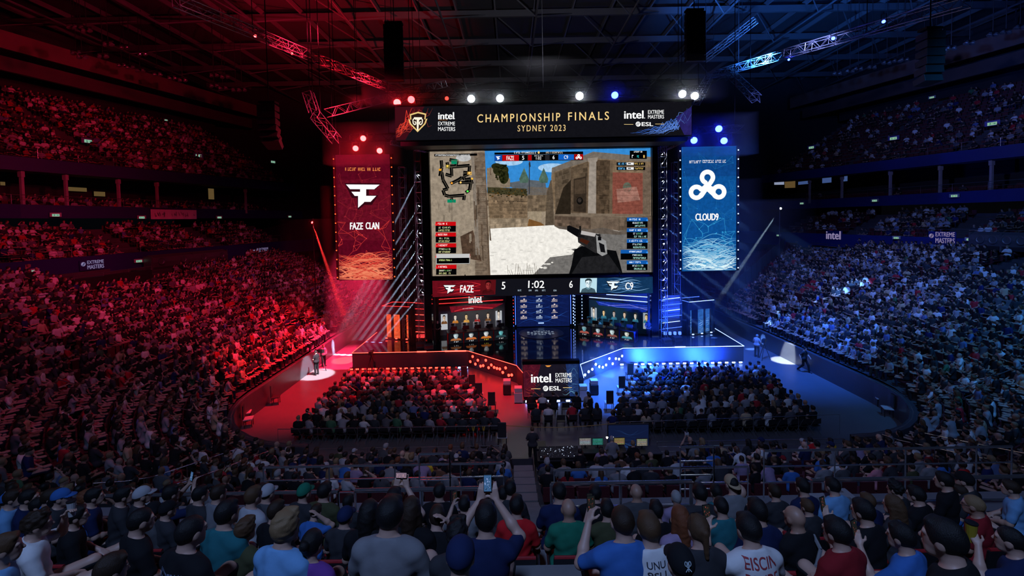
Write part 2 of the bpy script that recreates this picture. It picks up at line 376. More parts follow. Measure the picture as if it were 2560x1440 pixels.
class Canvas:
    def __init__(s, quad, W, H, eps=.004, con=1.0):
        s.con = con; s.q = quad; s.W = W; s.H = H; s.mb = MB(); s.l = 1; s.eps = eps
    def loc(s, p):
        (ax, ay), (bx, by), (cx, cy), (dx, dy) = s.q   # TL TR BR BL
        x, y = p; u = .5; v = .5
        for _ in range(4):
            xl = ax+(dx-ax)*v; xr = bx+(cx-bx)*v; u = (x-xl)/(xr-xl)
            yt = ay+(by-ay)*u; yb = dy+(cy-dy)*u; v = (y-yt)/(yb-yt)
        u = min(1, max(0, u)); v = min(1, max(0, v))
        return ((u-.5)*s.W, -s.l*s.eps, (.5-v)*s.H)
    def up(s): s.l += 1; return s
    def poly(s, pts, col, tex=0.0):
        vs = [s.loc(p) for p in pts]
        if s.con != 1: col = tuple(1.22*max(q, 0)**s.con for q in col)
        a = sum(vs[i][0]*vs[(i+1) % len(vs)][2]-vs[(i+1) % len(vs)][0]*vs[i][2] for i in range(len(vs)))
        idx = tuple(range(len(vs))) if a > 0 else tuple(range(len(vs)-1, -1, -1))
        s.mb.add(vs, [idx], (*col, tex)); return s
    def rect(s, x0, y0, x1, y1, col, tex=0.0): return s.poly([(x0, y0), (x1, y0), (x1, y1), (x0, y1)], col, tex)
    def back(s, col, tex=0.0): return s.poly(s.q, col, tex)
    def oval(s, cx, cy, rx, ry, col, tex=0.0, n=20, a0=0, a1=2*PI):
        return s.poly([(cx+rx*math.cos(a0+(a1-a0)*k/n), cy+ry*math.sin(a0+(a1-a0)*k/n)) for k in range(n)], col, tex)
    def line(s, pts, w, col, tex=0.0, taper=False):
        n = len(pts)
        for i in range(n-1):
            (x0, y0), (x1, y1) = pts[i], pts[i+1]; dx, dy = x1-x0, y1-y0; L = math.hypot(dx, dy) or 1
            nx, ny = -dy/L/2, dx/L/2
            w0 = w*(math.sin(PI*i/(n-1))*.9+.1) if taper else w; w1 = w*(math.sin(PI*(i+1)/(n-1))*.9+.1) if taper else w
            s.poly([(x0+nx*w0, y0+ny*w0), (x1+nx*w1, y1+ny*w1), (x1-nx*w1, y1-ny*w1), (x0-nx*w0, y0-ny*w0)], col, tex)
        return s
    def text(s, body, x0, y0, x1, y1, col, bold=0.0, space=1.0, slope=0.0):
        vs, fs = glyphs(body, 0.0, space); ex = bold*2.6*abs(y1-y0)*.5
        for dx, dy in ((0, 0), (-ex, 0), (ex, 0), (0, ex*.5), (0, -ex*.5))[:5 if bold else 1]:
            P = [s.loc((x0+ex+(x1-x0-2*ex)*a+dx, y1+(y0-y1)*b+slope*((x1-x0)*a)+dy)) for a, b in vs]
            s.mb.add(P, fs, (*col, 0.0))
        return s
    def scribble(s, x0, y0, x1, y1, col, words=3, rnd=None):
        """small lettering too blurred to read: short bars at a letter's pitch"""
        rnd = rnd or random.Random(int(x0*7+y0)); h = y1-y0; x = x0
        while x < x1-h*.3:
            wd = h*rnd.uniform(.35, .6)
            if rnd.random() < .16: x += wd*.9; continue
            k = rnd.randrange(4)
            if k == 0: s.rect(x, y0, x+wd*.28, y1, col); s.rect(x+wd*.28, y0, x+wd, y0+h*.22, col)
            elif k == 1: s.rect(x, y0, x+wd*.3, y1, col); s.rect(x+wd*.62, y0, x+wd*.9, y1, col); s.rect(x+wd*.3, y0+h*.4, x+wd*.62, y0+h*.6, col)
            elif k == 2: s.rect(x, y0, x+wd, y0+h*.22, col); s.rect(x, y1-h*.22, x+wd, y1, col); s.rect(x, y0, x+wd*.3, y1, col)
            else: s.rect(x+wd*.2, y0, x+wd*.5, y1, col); s.rect(x, y1-h*.25, x+wd*.9, y1, col)
            x += wd*1.25
        return s
def stones(c, q, rows, cols, base, rnd, gap=.10, var=.3, tex=.8):
    (ax, ay), (bx_, by), (cx, cy), (dx, dy) = q
    def P(u, v): return (lerp(lerp(ax, bx_, u), lerp(dx, cx, u), v), lerp(lerp(ay, by, u), lerp(dy, cy, u), v))
    for r in range(rows):
        us = [0]; w = 1.0/cols
        while us[-1] < 1: us.append(min(1, us[-1]+w*rnd.uniform(.5, 1.5)))
        for a, b in zip(us, us[1:]):
            m = rnd.uniform(1-var, 1+var); g = gap*w; v0, v1 = (r+gap*.6)/rows, (r+1-gap*.6)/rows
            if b-a > 2.2*g: c.poly([P(a+g, v0+rnd.uniform(0, .01)), P(b-g, v0+rnd.uniform(0, .01)), P(b-g, v1), P(a+g, v1)], tuple(k*m for k in base), tex)
def waves(c, x0, x1, y0, y1, n, col, hot, rnd, amp=14, w=(1, 4), up=0):
    for k in range(n):
        t = k/n; yb = lerp(y0, y1, t**.8)+rnd.uniform(-4, 4); a = rnd.uniform(.3, 1)*amp; ph = rnd.uniform(0, 6); fr = rnd.uniform(.6, 1.8)
        sl = rnd.uniform(-.10, .10); m = rnd.random()**1.2*(.35+.65*t)
        cc = tuple(lerp(col[i], hot[i], m) for i in range(3)); xa = lerp(x0, x1, max(0, rnd.uniform(-.6, .5))); xb = lerp(x0, x1, min(1, rnd.uniform(.5, 1.6)))
        pts = []
        for i in range(19):
            x = lerp(xa, xb, i/18); y = yb+a*math.sin(ph+fr*2*PI*(x-x0)/(x1-x0))+sl*(x-x0)
            pts.append((x, min(max(y, y0-40), y1)))
        if k % 5 == 0: c.up()
        c.line(pts, rnd.uniform(*w)*(.5+m), cc, taper=True)
def net(c, x0, x1, y0, y1, n, col, rnd, w=.8, reach=55):
    P = [(rnd.uniform(x0, x1), lerp(y0, y1, rnd.random()**.7)) for _ in range(n)]
    for i, p in enumerate(P):
        for q in sorted(P, key=lambda q: math.hypot(p[0]-q[0], p[1]-q[1]))[1:4]:
            if math.hypot(p[0]-q[0], p[1]-q[1]) < reach: c.line([p, q], w, col)
        if i % 3 == 0: c.oval(p[0], p[1], w*1.6, w*1.6, tuple(min(1, k*2) for k in col), n=8)
WH = (1, 1, 1); GOLD = (.93, .66, .27); INK = (.006, .006, .01)
def winged_mark(c, x0, y0, x1, y1, col, edge=None):
    """the angular white mark of two wings over a stem"""
    def m(p): return (x0+(x1-x0)*p[0], y0+(y1-y0)*p[1])
    A = [(0, 0), (.36, 0), (.36, .0), (1, 0), (.83, .20), (.60, .20), (.60, .48), (.90, .48), (.72, .76), (.52, .76), (.36, 1), (.36, .50), (.24, .50), (.16, .34), (.42, .34), (.42, .22), (.14, .22)]
    if edge:
        cx, cy = .46, .38
        c.poly([m((cx+(p[0]-cx)*1.10, cy+(p[1]-cy)*1.16)) for p in [(0, 0), (1, 0), (.83, .24), (.66, .24), (.66, .44), (.92, .44), (.74, .80), (.54, .80), (.36, 1), (.34, .55), (.2, .55)]], edge); c.up()
    bars = [[(0, 0), (1, 0), (.84, .20), (.12, .20)], [(.42, .18), (.60, .18), (.60, .70), (.42, .86)], [(.16, .31), (.50, .31), (.50, .49), (.26, .49)],
            [(.36, .40), (.44, .40), (.44, .90), (.36, 1)], [(.36, 1), (.36, .7), (.56, .7), (.53, .78)], [(.56, .48), (.90, .48), (.73, .74), (.56, .74)]]
    for b in bars: c.poly([m(p) for p in b], col)
def ring3(c, cx, cy, r, col):
    """white mark of three joined loops like a little cloud"""
    def band(pts, w): c.line(pts, w, col)
    w = r*.30
    def arc(ox, oy, rr, a0, a1, n=22): return [(cx+ox*r+rr*r*math.cos(lerp(a0, a1, k/n)), cy+oy*r+rr*r*math.sin(lerp(a0, a1, k/n))) for k in range(n+1)]
    for ox, oy, rr, a0, a1 in ((0, -.55, .36, R(110), R(405)), (-.72, .42, .36, R(20), R(330)), (.74, .40, .36, R(150), R(505))):
        P = arc(ox, oy, rr, a0, a1); band(P, w)
        for p in P: c.oval(p[0], p[1], w/2, w/2, col, n=8)
    for a, b in (((.27, -.30), (-.42, .66)), ((-.14, .05), (.62, .74)), ((-.38, .24), (-.1, .06)), ((.42, .24), (.05, .1))):
        P = [(cx+a[0]*r, cy+a[1]*r), (cx+b[0]*r, cy+b[1]*r)]; band(P, w)
        for p in P: c.oval(p[0], p[1], w/2, w/2, col, n=8)
def esl(c, x0, y0, x1, y1, col=WH):
    h = y1-y0; cx, cy = x0+h*.55, (y0+y1)/2
    c.oval(cx, cy, h*.55, h*.55, col); c.up()
    for k in (-.22, .02, .26):
        c.line([(cx-h*.3+k*h, cy+h*.32), (cx+h*.12+k*h, cy-h*.36)], h*.09, INK)
    c.text('ESL', x0+h*1.3, y0+h*.08, x1, y1-h*.08, col, .035)
def brand_block(c, x0, y0, x1, y1, col=WH, stacked=False, slope=0.0):
    """intel EXTREME MASTERS with the ESL line below"""
    W, H = x1-x0, y1-y0
    c.text('intel', x0, y0+.02*H, x0+.49*W, y0+.50*H, col, .03, slope=slope)
    c.rect(x0+.505*W, y0+.45*H+slope*.5*W, x0+.525*W, y0+.50*H+slope*.5*W, col)
    c.text('EXTREME', x0+.60*W, y0+slope*.6*W, x1, y0+.23*H+slope*.6*W, col, .006, slope=slope)
    c.text('MASTERS', x0+.60*W, y0+.29*H+slope*.6*W, x1, y0+.52*H+slope*.6*W, col, .006, slope=slope)
    esl(c, x0+.29*W, y0+.70*H+slope*.3*W, x0+.73*W, y0+.98*H+slope*.3*W, col)
    c.rect(x0, y0+.835*H, x0+.23*W, y0+.86*H, GOLD); c.rect(x0+.78*W, y0+.80*H, x1, y0+.825*H, GOLD)

def led_thing(name, label, cat, centre, rz, W, H, depth=.22, tilt=0.0, frame=BLACK):
    t = empty(name, centre, rz); tag(t, label, cat); t.rotation_euler = (tilt, 0, rz)
    MB().box((0, depth/2+.004, 0), (W+.06, depth, H+.06)).build('cabinet', frame, t, bevel=.01)
    return t
SCR = SCREEN('led_screen', 1.0, .55, 3.2)
# title banner over the stage -------------------------------------------------
def zz1(x, y): return (960+x/3.2, 200+y/3.2)
P0 = at(990, 352, 31); P1 = at(1729, 330, 31); P2 = at(990, 268, 31)
TC = Vector(((P0.x+P1.x)/2, 31, (P0.z+P2.z)/2+.02)); TW = P1.x-P0.x; TH = P2.z-P0.z
t = led_thing('title_screen', 'wide black LED banner with gold words CHAMPIONSHIP FINALS hung above the stage', 'screen', TC, 0, TW, TH, .4)
c = Canvas([(95, 225), (2460, 170), (2460, 437), (105, 500)], TW, TH)
rnd = random.Random(3)
c.back((.006, .006, .009), .3); c.up()
c.poly([(95, 225), (330, 222), (180, 494), (105, 497)], (.05, .004, .008)); c.up()
for k in range(16):
    y = 480-k*5; x1 = rnd.uniform(180, 420); pts = [(100+(x1-100)*i/10, y-(i/10)**rnd.uniform(.7, 1.6)*rnd.uniform(90, 240)+rnd.uniform(-4, 4)) for i in range(11)]
    c.line([(a, max(b, 235)) for a, b in pts], rnd.uniform(2, 5), (rnd.uniform(.35, 1), .05, .03), taper=True)
    if k % 4 == 0: c.up()
for k in range(20):
    x0 = rnd.uniform(1960, 2250); pts = [(lerp(x0, 2458, i/12), 430-(i/12)**rnd.uniform(1, 1.6)*rnd.uniform(60, 230)+5*math.sin(i+k)) for i in range(13)]
    m = rnd.random()*.6; c.line([(a, max(b, 190)) for a, b in pts], rnd.uniform(1.5, 4), (.02+m*.2, .10+m*.3, .5+m*.4), taper=True)
    if k % 5 == 0: c.up()
c.poly([(2330, 300), (2458, 210), (2458, 436), (2400, 436)], (.02, .015, .12), .5); c.up()
# shield emblem
SH = [(215, 285), (280, 265), (345, 280), (340, 325), (355, 320), (340, 365), (278, 432), (215, 365), (203, 325), (218, 328)]
c.poly(SH, (.85, .60, .22)); c.up(); c.poly([(278+(x-278)*.84, 340+(y-340)*.84) for x, y in SH], (.02, .008, .006)); c.up()
for q in ([(248, 310), (312, 310), (312, 326), (248, 326)], [(270, 310), (290, 310), (284, 415), (278, 420), (272, 410)]): c.poly(q, (1, .93, .75))
for sx in (-1, 1):
    c.line([(278+sx*a, b) for a, b in ((12, 330), (26, 318), (38, 330), (36, 358), (24, 372), (14, 364), (16, 348), (26, 346))], 8, (1, .93, .75))
c.text('intel', 440, 270, 568, 326, WH, .03, slope=-.02); c.rect(567, 316, 573, 323, WH)
c.text('EXTREME', 441, 345, 575, 375, WH, .006); c.text('MASTERS', 441, 388, 577, 420, WH, .006); c.rect(445, 330, 515, 333, (.3, .1, .02))
c.text('CHAMPIONSHIP', 752, 284, 1412, 350, GOLD, .008, 1.35, -.026); c.text('FINALS', 1475, 263, 1800, 329, GOLD, .008, 1.35, -.026)
c.text('SYDNEY 2023', 1073, 370, 1455, 420, (.80, .56, .24), .008, 1.3, -.02)
brand_block(c, 1920, 246, 2238, 376, slope=-.02)
c.mb.build('picture', SCR, t)
MB().box((0, .2, TH/2+.10), (TW+.3, .5, .14)).build('top_frame', GLOSS, t)
MB().box((0, .9, -TH/2-.25), (TW-.6, 1.8, .3)).build('soffit_panel', BLACK, t)
# main screen -------------------------------------------------------------------
YM = 34.2
A = at(1076, 380, YM); B = at(1624, 369, YM); Cc = at(1086, 690, YM)
MW, MH = 17.05, A.z-Cc.z; MC = Vector((at(1353, 530, YM).x, YM, (A.z+Cc.z)/2))
t = led_thing('main_screen', 'huge centre LED screen showing a first-person shooter match in a stone courtyard', 'screen', MC, 0, MW, MH, .35)
c = Canvas([(372, 578), (2122, 538), (2132, 1546), (405, 1568)], MW, MH, con=1.55)
STN = (.30, .235, .17); STD = (.16, .12, .085)
c.back((.42, .36, .29), .8); c.up()
c.poly([(800, 560), (2122, 538), (2122, 900), (830, 900)], (.10, .36, .66), .3); c.up()                       # sky
for cx, cy, rx, ry in ((1200, 610, 130, 30), (1000, 650, 110, 34), (1350, 700, 120, 36), (1450, 590, 90, 20)): c.oval(cx, cy, rx, ry, (.45, .62, .78), .5); 
c.up()
c.poly([(825, 705), (900, 690), (1010, 790), (1010, 860), (828, 860)], (.34, .29, .23), .6)                 # pale house
c.poly([(1000, 820), (1150, 795), (1290, 810), (1300, 930), (1140, 930), (1010, 850)], (.20, .22, .24), .5)
c.poly([(1150, 850), (1330, 860), (1330, 940), (1150, 940)], (.25, .22, .19), .5); c.up()
for cx, cy, rx, ry in ((935, 720, 62, 48), (960, 770, 40, 60), (900, 690, 40, 26)): c.oval(cx, cy, rx, ry, (.07, .075, .035), .9)
for cx in (1120, 1275): c.poly([(cx, 700), (cx+38, 790), (cx+30, 820), (cx-30, 820), (cx-38, 790)], (.16, .24, .20), .8)
c.rect(1158, 650, 1166, 910, (.10, .11, .13)); c.poly([(1155, 665), (1168, 655), (1172, 690), (1160, 700)], (.05, .06, .08)); c.up()
c.poly([(830, 855), (1140, 868), (1148, 945), (832, 925)], (.13, .12, .07), 1.0); c.up()                  # ivy on the wall
c.poly([(832, 905), (1148, 925), (1150, 1115), (848, 1110)], STN, .8)
c.poly([(1148, 920), (1330, 915), (1330, 1050), (1150, 1050)], (.26, .21, .155), .8)
c.poly([(1330, 800), (1345, 795), (1362, 1168), (1290, 1165), (1300, 900)], (.19, .155, .12), .7)
c.poly([(1150, 1048), (1262, 1046), (1255, 1140), (1170, 1115)], (.42, .36, .28), .5); c.up()
c.poly([(830, 962), (1146, 968), (1146, 975), (830, 970)], (.10, .08, .06)); c.poly([(848, 1105), (1155, 1103), (1152, 1180), (850, 1190)], (.36, .30, .23), .6)
c.poly([(1160, 1110), (1255, 1140), (1290, 1166), (1150, 1170)], (.30, .18, .08), .5); c.up()
c.poly([(850, 1188), (1360, 1160), (1530, 1200), (2132, 1200), (2132, 1546), (840, 1568)], (.80, .78, .74), .3); c.up()  # sunlit ground
c.poly([(1200, 1568), (1330, 1420), (1500, 1400), (1640, 1240), (2132, 1180), (2132, 1546)], (.27, .26, .25), .6); c.up()
# building on the right
c.poly([(1340, 700), (1690, 600), (2122, 640), (2122, 1120), (1365, 1090), (1335, 780)], STN, .8); c.up()
c.poly([(1335, 770), (1345, 700), (1665, 570), (2122, 610), (2122, 650), (1690, 625), (1355, 735)], (.28, .25, .22), .5)
c.poly([(1362, 740), (1490, 690), (1492, 1060), (1370, 1055)], (.21, .17, .13), .7); c.up()
c.poly([(1430, 860), (1500, 790), (1500, 1075), (1365, 1075)], (.11, .09, .07), .5); c.up()
c.poly([(1490, 700), (1625, 650), (1625, 1075), (1490, 1065)], (.20, .155, .115), .8); c.up()
c.poly([(1512, 790), (1612, 768), (1612, 1060), (1512, 1050)], (.10, .078, .06), .6); c.up()
c.poly([(1520, 800), (1605, 782), (1605, 905), (1520, 910)], (.15, .115, .085), .6); c.oval(1562, 965, 26, 30, (.03, .028, .026)); c.oval(1560, 960, 15, 18, (.12, .10, .09)); c.up()
c.poly([(1690, 635), (1800, 640), (1800, 1075), (1690, 1075)], (.17, .13, .095), .9)
c.poly([(1800, 640), (1820, 640), (1820, 1075), (1790, 1075)], (.24, .19, .14), .6)
c.poly([(1820, 735), (2058, 740), (2060, 1070), (1815, 1075)], (.33, .15, .12), .7)
c.poly([(2060, 700), (2122, 690), (2122, 1075), (2060, 1070)], (.25, .20, .16), .7); c.up()
c.poly([(1850, 870), (2010, 850), (2040, 960), (1860, 980)], (.42, .26, .22), .8); c.oval(1935, 855, 34, 40, (.20, .22, .18), .8)
c.poly([(1635, 645), (1690, 640), (1690, 1075), (1625, 1080)], (.42, .38, .34), .5); c.poly([(1620, 625), (1702, 615), (1698, 650), (1628, 655)], (.40, .36, .32), .4); c.up()
c.poly([(1360, 1060), (2122, 1075), (2128, 1140), (1360, 1085)], (.30, .25, .20), .5)
c.poly([(1360, 1083), (1650, 1095), (1650, 1195), (1362, 1168)], (.21, .165, .13), .7); c.poly([(1650, 1095), (1745, 1082), (1745, 1180), (1650, 1195)], (.27, .22, .175), .6)
c.poly([(1745, 1085), (1870, 1100), (1870, 1210), (1745, 1180)], (.25, .20, .16), .7); c.poly([(1870, 1100), (2128, 1085), (2128, 1190), (1870, 1210)], (.20, .165, .13), .7); c.up()
for k in range(8):
    yy = 760+k*40; c.line([(1700, yy), (1795, yy+4)], 3, (.08, .06, .045)); c.line([(1840, yy+40), (2050, yy+42)], 2, (.25, .10, .08))
for k in range(5): c.line([(840, 990+k*25), (1145, 994+k*24)], 2.5, (.15, .115, .085))
rs_ = random.Random(31)
stones(c, [(834, 928), (1147, 946), (1150, 1100), (848, 1106)], 6, 8, (.29, .225, .16), rs_); stones(c, [(1150, 925), (1290, 922), (1290, 1045), (1152, 1045)], 5, 4, (.25, .20, .15), rs_)
stones(c, [(1500, 700), (1622, 655), (1622, 770), (1500, 790)], 3, 3, (.19, .15, .11), rs_); stones(c, [(1692, 640), (1798, 645), (1798, 1070), (1692, 1070)], 11, 4, (.165, .125, .09), rs_)
stones(c, [(1366, 745), (1488, 700), (1490, 1050), (1372, 1050)], 9, 3, (.20, .16, .12), rs_); c.up(); c.poly([(1430, 860), (1490, 795), (1490, 1072), (1367, 1072)], (.075, .06, .045), .5)
stones(c, [(1362, 1090), (1648, 1100), (1648, 1190), (1363, 1165)], 3, 6, (.22, .17, .135), rs_); stones(c, [(1872, 1104), (2126, 1090), (2126, 1186), (1872, 1206)], 3, 6, (.21, .165, .13), rs_)
stones(c, [(850, 1112), (1152, 1108), (1151, 1176), (851, 1186)], 2, 6, (.37, .31, .24), rs_)
for k in range(60): c.oval(rs_.uniform(900, 975), rs_.uniform(680, 820), rs_.uniform(5, 14), rs_.uniform(4, 10), rs_.choice([(.03, .035, .014), (.06, .065, .03), (.10, .10, .045)]), n=6)
for k in range(70): x = rs_.uniform(832, 1145); c.oval(x, rs_.uniform(868, 935), rs_.uniform(4, 11), rs_.uniform(3, 7), rs_.choice([(.05, .05, .03), (.10, .09, .05), (.20, .12, .04)]), n=6)
for k in range(150):
    y = rs_.uniform(1200, 1560); x = rs_.uniform(860, 2120); gr = x > 1640-(y-1240)*1.2; m = rs_.uniform(.8, 1.12); f_ = (y-1150)/200
    c.oval(x, y, rs_.uniform(6, 26)*f_, rs_.uniform(2, 6)*f_, tuple((q*m) for q in ((.27, .26, .25) if gr else (.78, .76, .72))), n=7)
c.poly([(1360, 1168), (1650, 1195), (1745, 1180), (1870, 1212), (2128, 1190), (2128, 1215), (1870, 1240), (1640, 1225), (1400, 1190)], (.22, .19, .165), .6); c.up()
# near wall on the left of the picture
c.poly([(372, 578), (808, 566), (820, 1000), (845, 1567), (405, 1568)], (.42, .365, .30), .55)
c.poly([(720, 580), (808, 566), (860, 1567), (740, 1567)], (.23, .18, .14), .9); c.up()
c.poly([(700, 580), (722, 580), (775, 1400), (740, 1400)], (.33, .29, .25), .6); c.poly([(620, 1250), (720, 1200), (790, 1450), (640, 1420)], (.17, .12, .09), 1.0)
c.oval(640, 625, 60, 28, (.55, .55, .55), .5); c.up()
for k in range(46):
    x = rs_.uniform(380, 850); y = rs_.uniform(600, 1450); m = rs_.uniform(.7, 1.12); dk = x > 715; L_ = rs_.uniform(40, 190)
    c.poly([(x, y), (x+rs_.uniform(4, 16), y+5), (x+rs_.uniform(2, 14)+L_*.04, y+L_), (x+L_*.03, y+L_*.95)], tuple(q*m for q in ((.22, .17, .13) if dk else (.41, .355, .29))), .8)
c.up()
for k in range(14):
    x = 1000+k*18; c.line([(x, 1568), (x+rnd.uniform(-20, 10), 1500+rnd.uniform(-40, 30))], 2.5, (.14, .11, .05))
# pistol, glove and sleeve
c.poly([(1520, 1360), (1580, 1330), (1850, 1370), (1880, 1470), (1900, 1550), (1480, 1560), (1500, 1480)], (.020, .021, .024), .6); c.up()
c.poly([(1580, 1420), (1790, 1400), (1890, 1546), (1500, 1556)], (.055, .055, .06), .7); c.up()
c.poly([(1462, 1170), (1480, 1162), (1600, 1215), (1600, 1262), (1545, 1258), (1462, 1205)], (.022, .022, .026))
c.poly([(1560, 1205), (1725, 1235), (1735, 1345), (1690, 1390), (1550, 1300), (1545, 1250)], (.07, .068, .07), .9); c.up()
c.poly([(1575, 1205), (1690, 1228), (1680, 1255), (1570, 1235)], (.55, .53, .52)); c.poly([(1690, 1240), (1770, 1290), (1780, 1395), (1740, 1412), (1700, 1385)], (.40, .40, .40), .4)
c.poly([(1570, 1265), (1640, 1290), (1620, 1320), (1560, 1290)], (.13, .05, .03)); c.rect(1558, 1168, 1572, 1200, (.03, .03, .03)); c.up()
c.rect(1705, 1255, 1732, 1285, (.02, .02, .025)); c.poly([(1712, 1300), (1755, 1320), (1765, 1385), (1728, 1378)], (.03, .03, .035)); c.up()
# match display
c.poly([(885, 582), (1585, 570), (1585, 590), (885, 598)], INK); c.poly([(885, 600), (1585, 590), (1585, 640), (885, 650)], (.06, .06, .07)); c.up()
c.rect(885, 602, 945, 648, (.03, .16, .48)); c.rect(948, 600, 1078, 648, (.55, .012, .02)); c.rect(1080, 600, 1145, 646, INK); c.rect(1150, 598, 1178, 643, (.5, .015, .02))
c.rect(1182, 598, 1285, 642, INK); c.rect(1320, 596, 1388, 638, INK); c.rect(1390, 594, 1512, 637, (.03, .22, .60)); c.rect(1515, 592, 1585, 634, (.48, .015, .02)); c.up()
winged_mark(c, 896, 612, 932, 642, WH); c.text('FAZE', 980, 608, 1040, 641, WH, .01); c.text('5', 1103, 607, 1120, 638, WH, .01); c.text('1:02', 1213, 615, 1255, 636, WH)
c.text('6', 1344, 603, 1360, 632, WH, .01); c.text('C9', 1434, 602, 1466, 630, WH, .01); ring3(c, 1550, 613, 20, WH)
c.scribble(1040, 574, 1215, 588, (.8, .8, .8)); c.scribble(1290, 572, 1425, 586, (.7, .6, .5)); c.oval(1234, 580, 8, 10, GOLD); c.scribble(1200, 602, 1270, 611, (.7, .7, .7))
c.poly([(410, 596), (748, 590), (748, 607), (410, 615)], INK); c.up(); c.scribble(418, 599, 690, 609, (.9, .9, .9))
c.rect(1953, 562, 2088, 628, INK); c.rect(1850, 655, 2075, 682, (.012, .015, .02)); c.rect(1850, 692, 2075, 718, (.012, .015, .02)); c.up()
c.scribble(1985, 564, 2055, 577, (.8, .8, .8)); c.scribble(1970, 596, 1985, 620, WH); c.scribble(2010, 600, 2030, 616, (.1, .7, .7)); c.scribble(2060, 596, 2078, 620, GOLD)
for y in (660, 698):
    c.scribble(1862, y, 1925, y+15, (.25, .6, .9)); c.rect(1928, y-3, 1985, y+16, (.8, .8, .8)); c.up(); c.rect(1938, y+2, 1962, y+9, INK); c.scribble(1990, y, 2060, y+13, (.8, .6, .25))
# radar map
mp = [[(465, 645), (470, 700), (455, 770)], [(530, 640), (590, 650), (580, 690), (500, 690)], [(510, 660), (520, 700), (690, 685), (685, 740), (640, 745)], [(500, 755), (550, 770), (545, 700)], [(470, 740), (480, 800), (520, 870), (480, 880), (495, 920), (530, 930)],
      [(530, 930), (590, 925), (650, 920), (645, 960)], [(640, 740), (700, 745), (640, 770), (650, 800), (700, 790), (710, 830)], [(540, 830), (600, 800), (630, 780)], [(600, 820), (700, 820), (690, 880), (660, 900)], [(545, 945), (560, 975)]]
for p in mp: c.line(p, 26, (.012, .012, .014))
c.up()
for p in mp: c.line([(x+3, y+2) for x, y in p], 5, (.18, .16, .13))
c.rect(545, 640, 590, 675, (.02, .35, .22)); c.rect(516, 955, 583, 980, (.02, .35, .22)); c.rect(672, 735, 706, 760, (.75, .50, .15)); c.rect(500, 680, 535, 708, (.35, .30, .10)); c.rect(446, 712, 470, 728, (.8, .45, .05)); c.up()
for px_, py_, q in ((688, 745, GOLD), (550, 825, (1, .5, .1)), (620, 820, GOLD), (710, 790, (1, .6, .1)), (675, 890, (.2, 1, .2)), (515, 690, (1, .7, .2))): c.oval(px_, py_, 8, 8, q, n=10)
# player cards
for k in range(5):
    y = 1132+k*86; x = 425+k*2; wd = 160 if k != 3 else 268
    c.rect(x, y, x+wd, y+32, (.62, .02, .03)); c.rect(x, y+32, x+wd, y+80, (.010, .010, .014)); c.up(); c.scribble(x+18, y+9, x+90, y+23, (1, .8, .8)); c.oval(x+3, y+22, 9, 9, (.8, .1, .1), n=8)
    c.scribble(x+24, y+40, x+120, y+53, (.75, .75, .6)); c.rect(x+66, y+40, x+100, y+52, (.05, .16, .04)); c.scribble(x+22, y+62, x+115, y+75, (.7, .7, .4))
    if k == 3: c.line([(x+180, y+15), (x+255, y+12)], 7, (.9, .5, .5))
    y = 1100+k*87; x = 1932; xl = x if k != 3 else x-48
    c.rect(xl, y, x+163, y+30, (.03, .20, .50)); c.rect(xl, y+30, x+163, y+80, (.008, .011, .018)); c.up(); c.scribble(x+20, y+8, x+120, y+22, (.8, .9, 1)); c.oval(x+160, y+22, 8, 8, (.1, .4, .8), n=8)
    c.scribble(x+45, y+36, x+130, y+50, (.7, .75, .8)); c.rect(x+80, y+36, x+112, y+50, (.04, .22, .10)); c.scribble(x+50, y+60, x+150, y+74, (.5, .75, .7))
c.poly([(433, 1390), (697, 1388), (697, 1468), (433, 1470)], (.6, .6, .6)); c.up(); c.poly([(437, 1422), (693, 1420), (693, 1464), (437, 1466)], INK); c.up(); c.scribble(455, 1432, 560, 1445, (.7, .8, .4))
c.mb.build('picture', SCR, t)
MB().box((-MW/2-.14, -.02, 0), (.22, .5, MH+.5)).box((MW/2+.14, -.02, 0), (.22, .5, MH+.5)).box((0, -.02, MH/2+.16), (MW+.5, .5, .26)).build('frame', GLOSS, t)
# score strip under the main screen
A = at(1086, 694, YM-.3); B2 = at(1628, 722, YM-.3)
SH_ = 1.26; t = led_thing('score_screen', 'long LED score strip under the main screen showing 5, 1:02 and 6', 'screen', (MC.x, YM-.3, MC.z-MH/2-.34-SH_/2), 0, MW, SH_, .3)
c = Canvas([(400, 172), (2132, 137), (2135, 262), (410, 297)], MW, SH_); c.back(INK); c.up()
c.poly([(400, 172), (900, 160), (900, 275), (410, 297)], (.13, .004, .010), .5); c.poly([(1690, 145), (2132, 137), (2135, 262), (1695, 262)], (.006, .035, .10), .5); c.up()
for k in range(16):
    a = rnd.uniform(410, 700); y = rnd.uniform(180, 285); c.line([(a+i*26, y+12*math.sin(i*.6+k)-i*.5) for i in range(8)], rnd.uniform(2, 6), (rnd.uniform(.3, .95), .02, .03), taper=True)
    a = rnd.uniform(1690, 1930); y = rnd.uniform(150, 250); m = rnd.random(); c.line([(a+i*26, y+12*math.sin(i*.6+k)) for i in range(8)], rnd.uniform(2, 5), (.02+.3*m, .16+.4*m, .45+.4*m), taper=True)
c.up(); winged_mark(c, 490, 205, 585, 270, WH, INK); c.up(); c.text('FAZE', 622, 205, 728, 260, WH, .02); c.text('5', 947, 178, 976, 235, WH, .015); c.text('1:02', 1155, 168, 1282, 224, WH, .012)
c.text('6', 1478, 168, 1505, 222, WH, .015); c.text('C9', 1918, 180, 1980, 234, WH, .02); winged_mark(c, 1770, 172, 1872, 242, (.85, .95, 1), INK)
for x in (1085, 1165, 1220, 1275, 1365): c.scribble(x-10, 237, x+16, 249, (.4, .5, .6))
c.rect(780, 160, 900, 272, (.10, .005, .008)); c.rect(1562, 140, 1694, 258, (.50, .74, .84)); c.up()
